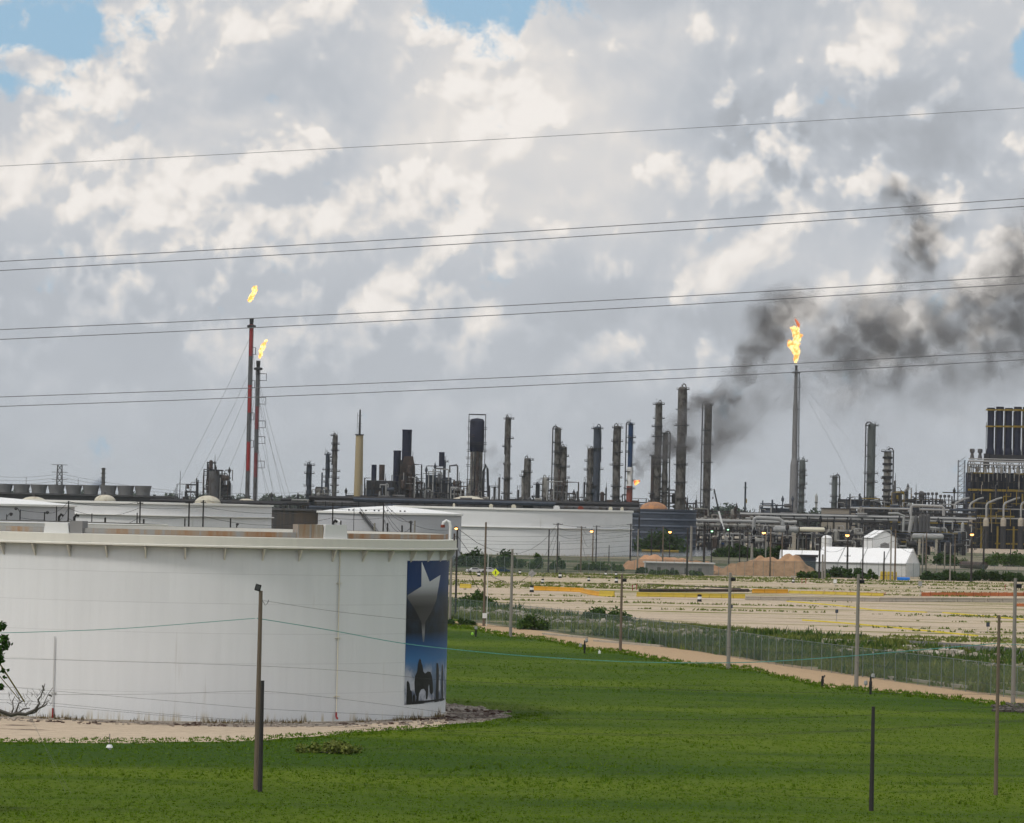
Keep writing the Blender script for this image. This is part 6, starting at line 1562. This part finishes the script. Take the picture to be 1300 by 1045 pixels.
def flame(label, Y, blobs, org, red=()):
    t = empty('flame', org, label, 'flame'); mb = MB()
    for i, (x, y, w, h, tl) in enumerate(blobs): blob(mb, x, y, Y, w * Y / F / 2, h * Y / F / 2, i + 3, tl)
    mb.build('fire', FM, t, smooth=True)
    if red:
        mb = MB()
        for i, (x, y, w, h, tl) in enumerate(red): blob(mb, x, y, Y, w * Y / F / 2, h * Y / F / 2, i + 30, tl)
        mb.build('fire_tongue', FR, t, smooth=True)
flame('large yellow flame above the broad grey flare stack', YR, [(1010.5, 452, 6, 16, 0), (1008.5, 443, 9, 12, -.2), (1004, 438, 8, 11, -.3), (1010, 440, 10, 18, 0), (1011.5, 430, 10, 16, .1), (1009.5, 422, 9, 13, -.2), (1013, 448, 5, 12, .1),
      (1015.5, 427, 6, 5, .5), (1005.5, 417, 5, 3, -.6), (1003.5, 436.5, 7, 7, 0), (1012, 419, 5, 7, .3)], W(1011, 458, YR), [(1012.6, 411, 3.4, 8, -.35), (1010.6, 407.5, 2, 5, -.4), (1005, 417.5, 3, 2, 0), (1014, 413, 3, 5, 0)])
flame('detached orange flame above the taller guyed flare stack', 2400, [(322.8, 370, 6.5, 12, .3), (318.2, 379, 6.5, 8, .2), (320.5, 375, 6, 9, .3), (321.5, 366, 3.5, 5, .4)], W(319, 383, 2400))
flame('small slanting orange flame on the shorter guyed flare stack', 2430, [(333, 442, 6.5, 11, .35), (331, 450, 4.5, 9, .2), (334.5, 438, 5.5, 6, .4), (337.5, 433, 4, 3.6, .5)], W(330, 456, 2430), [(335.8, 436, 2.6, 4, .4)])
flame('small red fire burning low at the source of the black smoke', YR - 14, [(809, 612, 4.5, 4, 0), (807, 614.5, 3, 3, 0)], W(808, 617, YR - 14), [(811, 611, 3, 3, 0), (806, 612, 3, 4, 0)])

# ---------------- cooling tower (upper left), pylons, domes
Yc = 2250
def cooling():
    a, b_ = W(-60, 620, Yc).x, W(192, 620, Yc).x; zb_ = W(90, 627, Yc).z; t = empty('cooling_tower', ((a + b_) / 2, Yc, 0), 'long dark cooling tower with a row of flared grey fan stacks at upper left', 'cooling tower')
    lv = basic('dark_louvres', (.035, .035, .037), var=.4, scale=.2, col2=(.07, .065, .06), amt=.4, stretch=(1, 1, 3)); MB().bb(a - 2, b_ + 14, Yc - 7, Yc + 7, 0, zb_).build('casing', lv, t)
    MB().bb(a - 3, b_ + 15, Yc - 8, Yc - 7.1, zb_ - .9, zb_ - .2).build('deck_edge', M['steel'], t); MB().bb(a - 3, b_ + 15, Yc - 7.6, Yc - 7.1, zb_ - 5.2, zb_ - 4.8).build('pipe', M['pipe'], t)
    fm = basic('fan_stack_grey', (.17, .17, .17), var=.2, scale=.2)
    k = 0; x = 181.5
    while x > -50:
        X = W(x, 620, Yc).x; zt = W(x, 617.5 - (181 - x) * .013, Yc).z + .3; h = zt - zb_
        MB().lathe((X, Yc, zb_), [(3.95, 0), (4.2, h * .4), (5.0, h), (4.8, h), (4.0, h * .4)], 28).build('fan_stack', fm, t, smooth=False); x -= 22.0
    for x in (33, 99): MB().cyl((W(x, 620, Yc).x, Yc, zb_), (W(x, 620, Yc).x, Yc, zb_ + 9), .15, n=4).build('aerial', M['steel_dark'], t)
cooling()
def pylon(x, yt, Y, w, label, arms=3):
    X, zt = Xz(x, yt, Y); b = Vector((X, Y, 0)); t = empty('transmission_tower', b, label, 'pylon'); mb = MB(); n = 9
    for sx in (-1, 1):
        for sy in (-1, 1): mb.cyl(b + Vector((sx * w, sy * w, 0)), b + Vector((sx * w * .55, sy * w * .55, zt)), .32, n=4)
    for k in range(n):
        z0, z1 = zt * k / n, zt * (k + 1) / n; w0, w1 = w * (1 - .45 * k / n), w * (1 - .45 * (k + 1) / n)
        for sy in (-1, 1): mb.cyl(b + Vector((-w0, sy * w0, z0)), b + Vector((w1, sy * w1, z1)), .2, n=4).cyl(b + Vector((w0, sy * w0, z0)), b + Vector((-w1, sy * w1, z1)), .2, n=4).cyl(b + Vector((-w1, sy * w1, z1)), b + Vector((w1, sy * w1, z1)), .22, n=4)
    mb.build('lattice', M['steel'], t)
    for k in range(arms): z = zt * (1 - .0 - k * .13); MB().bb(X - w * 2.0, X + w * 2.0, Y - .3, Y + .3, z - .3, z + .1).build('crossarm', M['steel'], t)
pylon(76, 590, 3000, 3.0, 'lattice transmission tower behind the cooling tower, upper left')
X, z = Xz(131.5, 594, 3000); b = Vector((X, 3000, 0)); t = empty('banded_stack', b, 'thin grey banded stack right of the lattice transmission tower', 'stack'); MB().lathe(b, [(1.6, 0), (1.3, z)], 10).build('shaft', M['column'], t)
for k in range(5): MB().lathe(b + Vector((0, 0, z - 1 - k * 3.4)), [(1.4, 0), (2.1, 0), (2.1, .4), (1.4, .4)], 10).build('platform', M['steel_dark'], t)
for i in range(5):
    a_, c_ = W(-40, 600 + i * 4.5, 3000), W(74, 602 + i * 4.2, 3000); cable(a_, c_, 3, .13, M['wire_grey'], 'far_conductor', '%s far conductor from the top, left of the lattice tower' % ORD[i], n=10, group='far conductors at the lattice tower')
    a_, c_ = W(78, 602 + i * 4.2, 3000), W(420, 622 + i * 3.0, 3200); cable(a_, c_, 8, .13, M['wire_grey'], 'far_conductor', '%s far conductor from the top, right of the lattice tower' % ORD[i], n=12, group='far conductors at the lattice tower')
def dome(x0, x1, yt, yb, Y, m, label):
    xc = (x0 + x1) / 2; s = Y / F; X, zt = Xz(xc, yt, Y); zb_ = W(xc, yb, Y).z; R = (x1 - x0) / 2 * s; t = empty('domed_tank', (X, Y, 0), label, 'tank')
    MB().lathe((X, Y, 0), [(R, 0), (R, zb_)], 40).build('shell', M['conc'], t); h = zt - zb_
    d = MB().lathe((X, Y, zb_), [(R, 0)] + [(R * math.cos(a), h * math.sin(a)) for a in [.2, .4, .65, .9, 1.2]] + [(0, h)], 40).build('dome_roof', m, t, smooth=True)
    MB().cyl((X, Y, zt - .1), (X, Y, zt + 1.2), .6, n=8).build('vent', M['steel'], d)
for a in [(28, 58, 630.5, 636, 1900, M['dome'], 'pale domed tank roof peeping under the cooling tower at far left'), (120, 147, 628, 636, 1900, M['dome'], 'cream domed tank roof under the right part of the cooling tower'),
          (247, 281, 629, 640, 1900, M['dome'], 'cream domed tank roof left of the guyed flare stacks'), (300, 326, 633, 640, 1950, M['dome'], 'small domed roof at the foot of the guyed flare stacks'),
          (566, 624, 629.5, 644, 1850, M['dome'], 'large pale domed roof below the navy-topped vessel'), (697, 713, 637, 645, 1850, M['dome'], 'small pale dome below the paired columns'),
          (714, 728, 638, 645, 1850, M['orange_dome'], 'small rust-orange dome below the paired columns'), (812, 848, 637, 648, 1950, M['orange_dome'], 'rust-orange domed roof at the left of the tallest columns')]: dome(*a)

# ---------------- pipe racks and foreground refinery clutter
def rack(x0, x1, yt, yb, Y, label, npipes, seed, mats=('pipe', 'steel', 'steel_dark', 'steel_blue'), big=.45, tiers=2, ground=True):
    r_ = random.Random(seed); a, b_ = W(x0, 650, Y).x, W(x1, 650, Y).x; xm = (x0 + x1) / 2; z1 = W(xm, yt, Y).z; z0 = max(1.5, W(xm, yb, Y).z)
    t = empty('pipe_rack', ((a + b_) / 2, Y, 0), label, 'pipe rack'); fr = MB(); n = max(2, int((b_ - a) / 7)); 
    for k in range(n + 1):
        x = a + (b_ - a) * k / n
        for yy in (0, 7): fr.bb(x - .22, x + .22, Y + yy - .2, Y + yy + .2, 0, z1)
        for j in range(tiers): z = z0 + (z1 - z0) * j / max(1, tiers - 1); fr.bb(x - .2, x + .2, Y - .6, Y + 7.6, z - .25, z + .1)
    fr.build('frame', M['steel_dark'], t)
    for k in range(npipes):
        j = k % tiers; z = z0 + (z1 - z0) * (j / max(1, tiers - 1)) ; r = r_.uniform(.5, 1.1) * big; yy = Y + 7 * r_.random(); xa = a + (b_ - a) * (0 if r_.random() < .7 else r_.random() * .5); xb = b_ - (b_ - a) * (0 if r_.random() < .7 else r_.random() * .4)
        z += r + .1
        pts = [(xa, yy, z), (xb, yy, z)]
        if r_.random() < .35: q = xa + (xb - xa) * r_.uniform(.2, .8); pts = [(xa, yy, z), (q, yy, z), (q, yy, z + 1.6), (q + 5, yy, z + 1.6), (q + 5, yy, z), (xb, yy, z)]
        MB().tube(pts, r, 6).build('pipe', M[r_.choice(mats)], t)
    return t
rack(392, 812, 641, 652, 1750, 'long dark pipe rack running behind the white tank roofs', 18, 31, mats=('steel_blue', 'steel_blue', 'steel_dark', 'steel'), big=1.3, tiers=3)
rack(190, 400, 640, 650, 1900, 'pipe rack under the guyed flare stacks behind the left white tank', 12, 32, mats=('steel_dark', 'steel', 'pipe'), big=.9)
tb_ = rack(940, 1230, 657, 664, 2100, 'long pipe rack crossing in front of the broad grey flare stack', 14, 33, mats=('steel', 'steel_dark', 'pipe', 'rust'), big=.7, tiers=3)
rack(1080, 1240, 648, 670, 2250, 'tall pipe rack left of the furnace vessels', 18, 34, big=.7, tiers=5)
rack(880, 1012, 664, 676, 2050, 'low pipe rack behind the crane', 12, 35, mats=('pipe', 'rust', 'steel_dark', 'column_pale'), big=.9, tiers=3)
unit(884, 958, [(0, 652), (.3, 650), (.6, 649), (1, 652)], 2250, 'low rusty heat exchanger bank behind the crane', 41, dens=2.0, mats=('rust', 'column_pale', 'steel_dark', 'column_pale'), clad=1.4)
unit(958, 1042, [(0, 662), (.5, 668), (1, 664)], 2020, 'low clutter of vessels below the broad grey flare stack', 42, dens=2.2, mats=('steel_dark', 'column_pale', 'steel', 'rust'), clad=.8, yellow=True)
unit(1036, 1110, [(0, 668), (.5, 664), (1, 666)], 2000, 'low dark equipment behind the small white upright tank', 43, dens=2.2, mats=('steel_dark', 'steel_dark', 'column_pale', 'steel'), clad=1.0)
unit(1130, 1228, [(0, 660), (.4, 664), (.8, 658), (1, 660)], 2050, 'low dark equipment between the high tent and the furnace vessels', 44, dens=2.2, mats=('steel_dark', 'steel_blue', 'steel', 'pipe'), clad=1.0, yellow=True)
unit(745, 800, [(0, 640), (1, 641)], 2300, 'low dark unit behind the right end of the long white tank', 45, dens=2.0, mats=('steel_dark', 'steel_blue', 'rust'), clad=1.5)
unit(560, 745, [(0, 641), (.5, 640), (1, 640)], 2300, 'low dark band of pipework behind the long white tank', 46, dens=2.0, mats=('steel_dark', 'rust', 'steel_dark'), clad=1.5)
unit(395, 560, [(0, 639), (.5, 636), (1, 638)], 2300, 'low dark band of pipework at the foot of the heater blocks', 47, dens=2.0, mats=('steel_dark', 'steel_blue', 'rust'), clad=1.5)
unit(888, 1000, [(0, 676), (.4, 672), (.7, 678), (1, 674)], 1900, 'low line of dark pumps and piping behind the pond', 48, dens=2.2, mats=('steel_dark', 'steel_dark', 'column_pale', 'rust'), clad=1.2)
unit(1040, 1112, [(0, 674), (.5, 671), (1, 676)], 1880, 'low line of dark pumps behind the tents', 49, dens=2.2, mats=('steel_dark', 'steel_dark', 'column_pale', 'steel'), clad=1.2)
unit(1134, 1226, [(0, 674), (.5, 676), (1, 672)], 1900, 'low line of dark pumps left of the furnace vessels', 50, dens=2.2, mats=('steel_dark', 'steel_dark', 'column_pale', 'steel_blue'), clad=1.2, yellow=True)
# big white pipe arch and horizontal vessels
def bigpipe(pts, Y, r, label, m='pipe'):
    w = [W(x, y, Y) for x, y in pts]; w = [Vector((p.x, p.y, max(p.z, 0))) for p in w]; tag(MB().tube(w, r, 12).cyl(w[0], w[0] + Vector((0, 0, .5)), r * 1.15, n=12).build('large_pipe', M[m], org=w[0]), label, 'pipe')
bigpipe([(957, 684), (957, 662), (958, 659), (961, 657.5), (985, 658.5), (990, 659.5), (993, 662), (994, 668)], 1980, 1.0, 'big white pipe arch on legs left of the broad grey flare stack')
bigpipe([(1155, 672), (1155, 665), (1157, 643), (1160, 641.5), (1196, 643), (1198, 645), (1198, 655)], 2150, .8, 'white pipe bridge above the dark equipment left of the furnace')
bigpipe([(1152, 692), (1158, 655)], 1900, 1.0, 'slanting pale pipe right of the high narrow tent')
bigpipe([(1146, 690), (1147, 665), (1148, 655), (1140, 652), (1128, 652)], 1950, .6, 'bent grey pipe behind the gable of the long white tent')
for i, (x0, x1, y, Y, r, mk, lb) in enumerate([(984, 1012, 672, 1960, 1.7, 'pipe', 'horizontal pale vessel below the white pipe arch'), (1000, 1046, 671.5, 1980, 1.1, 'cream', 'long cream horizontal vessel right of the flare foot'),
        (1050, 1086, 676, 1900, 1.5, 'column_pale', 'pale horizontal vessel behind the small upright tank'), (1160, 1196, 681, 1850, 1.5, 'pipe', 'pale horizontal tank left of the furnace vessels'), (890, 960, 684, 1950, 1.6, 'conc', 'long low pale vessel behind the crane')]):
    p, q = W(x0, y, Y), W(x1, y + (x1 - x0) * .0227, Y); z = max(p.z, r + .6); p.z = q.z = z; t = empty('horizontal_vessel', ((p.x + q.x) / 2, Y, 0), lb, 'vessel')
    MB().tube([p - Vector((r * .5, 0, 0)), p, q, q + Vector((r * .5, 0, 0))], [r * .5, r, r, r * .5], 14).build('shell', M[mk], t)
    for u in (.2, .8): c = p.lerp(q, u); MB().bb(c.x - .5, c.x + .5, Y - r * .7, Y + r * .7, 0, z - r * .6).build('saddle', M['conc'], t)
# three vertical pipes and stub columns
for i, x in enumerate((1163, 1169.5, 1173.5, 1178)):
    X, z = Xz(x, 655 - (i > 0) * 2, 2000); b = Vector((X, 2000, 0)); tag(MB().lathe(b, [(1.2, 0), (1.2, z - 1), (.7, z), (0, z + .3)], 12).lathe(b, [(1.35, 3), (1.35, 3.6)], 12).build('upright_drum', M['steel'], org=b), '%s upright grey drum from the left in the group left of the furnace vessels' % ORD[i], 'drum', 'upright grey drums')
X, z = Xz(1093, 644, 2200); b = Vector((X, 2200, 0)); tag(MB().lathe(b, [(1.9, 0), (1.9, z - 1), (1.2, z), (0, z + .4)], 16).lathe(b, [(2.0, z * .5), (2.2, z * .5), (2.2, z * .5 + .5)], 16).build('upright_vessel', M['column_pale'], org=b, smooth=False), 'pale upright vessel right of the tan box building', 'vessel')
# crane
Y = 2000; bs = W(921, 684, Y); bs.z = 0; t = empty('mobile_crane', bs, 'blue mobile crane with a steep white and black boom right of the tallest columns', 'crane')
MB().bb(bs.x - 6.5, bs.x + 3, Y - 1.3, Y + 1.3, .9, 2.0).build('chassis', M['steel_dark'], t)
for k in range(5): MB().cyl((bs.x - 5.5 + k * 1.9, Y - 1.5, .7), (bs.x - 5.5 + k * 1.9, Y + 1.5, .7), .7, n=10).build('wheel', M['black'], t)
MB().bb(bs.x - 1.2, bs.x + 2.6, Y - 1.5, Y + 1.5, 2.0, 4.6).bb(bs.x - 2.2, bs.x - 1.2, Y - 1.4, Y, 2.0, 4.2).build('cab', M['blue'], t); MB().bb(bs.x - 5.6, bs.x - 3.8, Y - 1.2, Y + 1.2, 2.0, 3.3).build('driver_cab', M['yellow'], t)
p0 = Vector((bs.x + .6, Y, 3.8)); p1 = W(912.5, 649, Y); p2 = W(906.5, 621, Y); p1.y = p2.y = Y
MB().cyl(p0, p1, .75, .65, 4).build('boom', M['white'], t); MB().cyl(p1, p2, .6, .45, 4).build('boom_tip', M['black'], t)
MB().cyl(p2, (p2.x - .5, Y, p2.z - 4), .08, n=4).cyl((p2.x - .5, Y, p2.z - 5), (p2.x - .5, Y, p2.z - 4), .3, n=6).build('hook', M['black'], t)
X, z = Xz(880, 642, 2100); b = Vector((X, 2100, 0)); q = W(868, 632, 2100); tag(MB().cyl((X, 2100, z - 8), q, .5, n=4).cyl(b, (X, 2100, z - 3), .8, n=6).bb(X - 2, X + 2, 2099, 2101, 0, 3).build('small_crane', M['rust'], org=b), 'small brown jib crane at the foot of the tallest column', 'crane')
# ---------------- smoke, steam, haze
def volume_mat(name, blobs, Y, col, dens, thr=(.36, .66), sc=.045, absorb=None, edge=1.0, ydepth=26):
    m = bpy.data.materials.new(name); m.use_nodes = True; g = NG(m.node_tree); g.n.clear()
    out_ = g.new('ShaderNodeOutputMaterial'); pv = g.new('ShaderNodeVolumePrincipled'); g.l.new(pv.outputs[0], out_.inputs['Volume'])
    tc = g.new('ShaderNodeTexCoord').outputs['Object']
    nd = g.new('ShaderNodeTexNoise'); g.l.new(tc, nd.inputs['Vector']); nd.inputs['Scale'].default_value = sc * .8; nd.inputs['Detail'].default_value = 3
    w = g.vm('ADD', tc, g.vm('SCALE', g.vm('SUBTRACT', nd.outputs['Color'], (.5, .5, .5)), 26.0))
    tot = None
    for (x, y, r, a) in blobs:
        p = W(x, y, Y); s = Y / F
        d = g.vm('DISTANCE', w, (p.x, p.y - Y, p.z)); d = g.m('DIVIDE', d, r * s * 1.45)
        q = g.m('MULTIPLY', g.m('POWER', g.m('MAXIMUM', g.m('SUBTRACT', 1.0, g.m('MULTIPLY', d, d)), 0.0), 1.5), a * 1.2)
        tot = q if tot is None else g.m('ADD', tot, q)
    n = g.noise(w, sc, 6, .66)
    k = g.ss(n, thr[0], thr[1], .04, 1.0)
    g.l.new(g.m('MULTIPLY', g.m('MULTIPLY', g.m('POWER', g.m('MINIMUM', tot, 2.5), 1.25), k), dens), pv.inputs['Density'])
    pv.inputs['Color'].default_value = (*col, 1); pv.inputs['Anisotropy'].default_value = .1
    return m
smoke = [(812, 602, 9, 1.3), (818, 590, 10, 1.8), (825, 578, 12, 1.9), (838, 572, 15, 1.5), (852, 560, 18, 1.5), (868, 548, 22, 1.5), (884, 532, 20, 1.7), (896, 518, 20, 1.6), (912, 512, 18, 1.2), (918, 498, 16, 1.5),
         (932, 478, 13, 2.6), (942, 476, 14, 2.2), (948, 462, 18, 1.5), (958, 444, 22, 1.5), (968, 420, 26, 1.4), (982, 398, 28, 1.2), (1005, 392, 30, 1.0), (1030, 402, 28, 1.0), (1012, 430, 26, .5),
         (1060, 440, 40, .9), (1090, 420, 44, 1.1), (1120, 405, 42, 1.1), (1130, 440, 48, .9), (1155, 460, 55, .6), (1085, 470, 46, .6), (1170, 425, 40, .8),
         (1158, 340, 24, 1.3), (1170, 315, 26, 1.3), (1180, 290, 24, 1.1), (1165, 270, 24, 1.0), (1140, 250, 22, 1.0), (1128, 236, 13, .8), (1165, 245, 18, .8), (1140, 290, 16, .5), (1150, 370, 26, .8),
         (1215, 400, 44, 1.0), (1235, 440, 48, .8), (1260, 380, 48, 1.0), (1290, 350, 46, 1.0), (1300, 410, 55, .9), (1290, 310, 30, .6), (1310, 270, 34, .5), (1230, 480, 60, .45), (1340, 360, 60, 1.0), (1330, 450, 70, .6),
         (905, 560, 34, .35), (930, 540, 40, .28), (880, 585, 26, .22), (980, 480, 50, .38), (1040, 500, 60, .28), (1120, 510, 70, .25)]
SM = volume_mat('black_smoke', [(x, y, r, a * (5.0 if x < 860 else 2.4 if x < 960 else 1.15 if x < 1010 else .62 if x < 1125 or y > 345 else 1.1)) for x, y, r, a in smoke], YR, (.30, .295, .30), .062, thr=(.36, .70), sc=.062)
def outward(o):
    import bmesh
    bm = bmesh.new(); bm.from_mesh(o.data); bmesh.ops.remove_doubles(bm, verts=bm.verts, dist=1e-4); bmesh.ops.recalc_face_normals(bm, faces=bm.faces); bm.to_mesh(o.data); bm.free()
def prism(name, outline, Y, d, m, label, cat):
    pts = [W(x, y, Y) for x, y in outline]; o = MB().poly_prism([(p.x, p.z) for p in pts], Y - d, Y + d).build(name, m, org=(0, Y, 0)); outward(o); return tag(o, label, cat, kind='stuff')
prism('smoke_plume', [(794, 612), (796, 585), (808, 558), (830, 532), (850, 508), (868, 484), (890, 462), (904, 440), (912, 400), (935, 360), (975, 338), (1020, 335), (1060, 350), (1095, 340), (1115, 310), (1098, 270), (1096, 215), (1140, 192),
      (1200, 205), (1230, 270), (1240, 300), (1265, 235), (1330, 190), (1430, 230), (1440, 545), (1330, 570), (1200, 590), (1080, 600), (1000, 592), (950, 605), (900, 625), (850, 622), (822, 622)], YR, 32, SM, 'black smoke plume drifting right from the fire behind the deep blue column', 'smoke')
ST = volume_mat('white_steam', [(826, 622, 16, 1.0), (838, 608, 18, .8), (822, 604, 12, .7), (850, 596, 16, .4), (884, 622, 16, .7), (890, 640, 14, .8), (878, 640, 12, .5)], YR + 40, (.85, .85, .87), .03, sc=.06)
prism('steam_cloud', [(800, 640), (806, 590), (830, 580), (870, 580), (900, 600), (912, 650), (870, 655)], YR + 40, 14, ST, 'thin white steam drifting between the tallest columns', 'steam')
SG = volume_mat('grey_steam', [(626, 572, 10, .9), (632, 584, 11, .9), (625, 598, 12, .8), (634, 612, 10, .5), (620, 612, 9, .5)], YR + 30, (.45, .46, .5), .05, sc=.08)
prism('steam_wisp', [(608, 625), (610, 575), (618, 558), (640, 560), (648, 590), (648, 622)], YR + 30, 9, SG, 'grey vapour wisp between the navy-topped vessel and the lone column', 'steam')
SB = volume_mat('blue_steam', [(123, 612, 8, 1.2), (117, 616, 7, 1.2), (128, 617, 6, 1.0), (111, 617, 4, .8)], 3050, (.40, .46, .58), .09, sc=.05)
prism('far_steam', [(104, 622), (108, 608), (120, 600), (132, 604), (134, 622)], 3050, 8, SB, 'small bluish vapour puff between the lattice tower and the banded stack', 'steam')
hz = bpy.data.materials.new('haze'); hz.use_nodes = True; g = NG(hz.node_tree); g.n.clear(); o_ = g.new('ShaderNodeOutputMaterial'); pv = g.new('ShaderNodeVolumePrincipled'); g.l.new(pv.outputs[0], o_.inputs['Volume'])
pv.inputs['Color'].default_value = (.86, .92, 1.0, 1); pv.inputs['Density'].default_value = HAZE = .00002; pv.inputs['Anisotropy'].default_value = .2
hzo = MB().bb(-12100, 12100, -1600, 30100, -1, 245).build('haze', hz); outward(hzo); tag(hzo, kind='stuff')
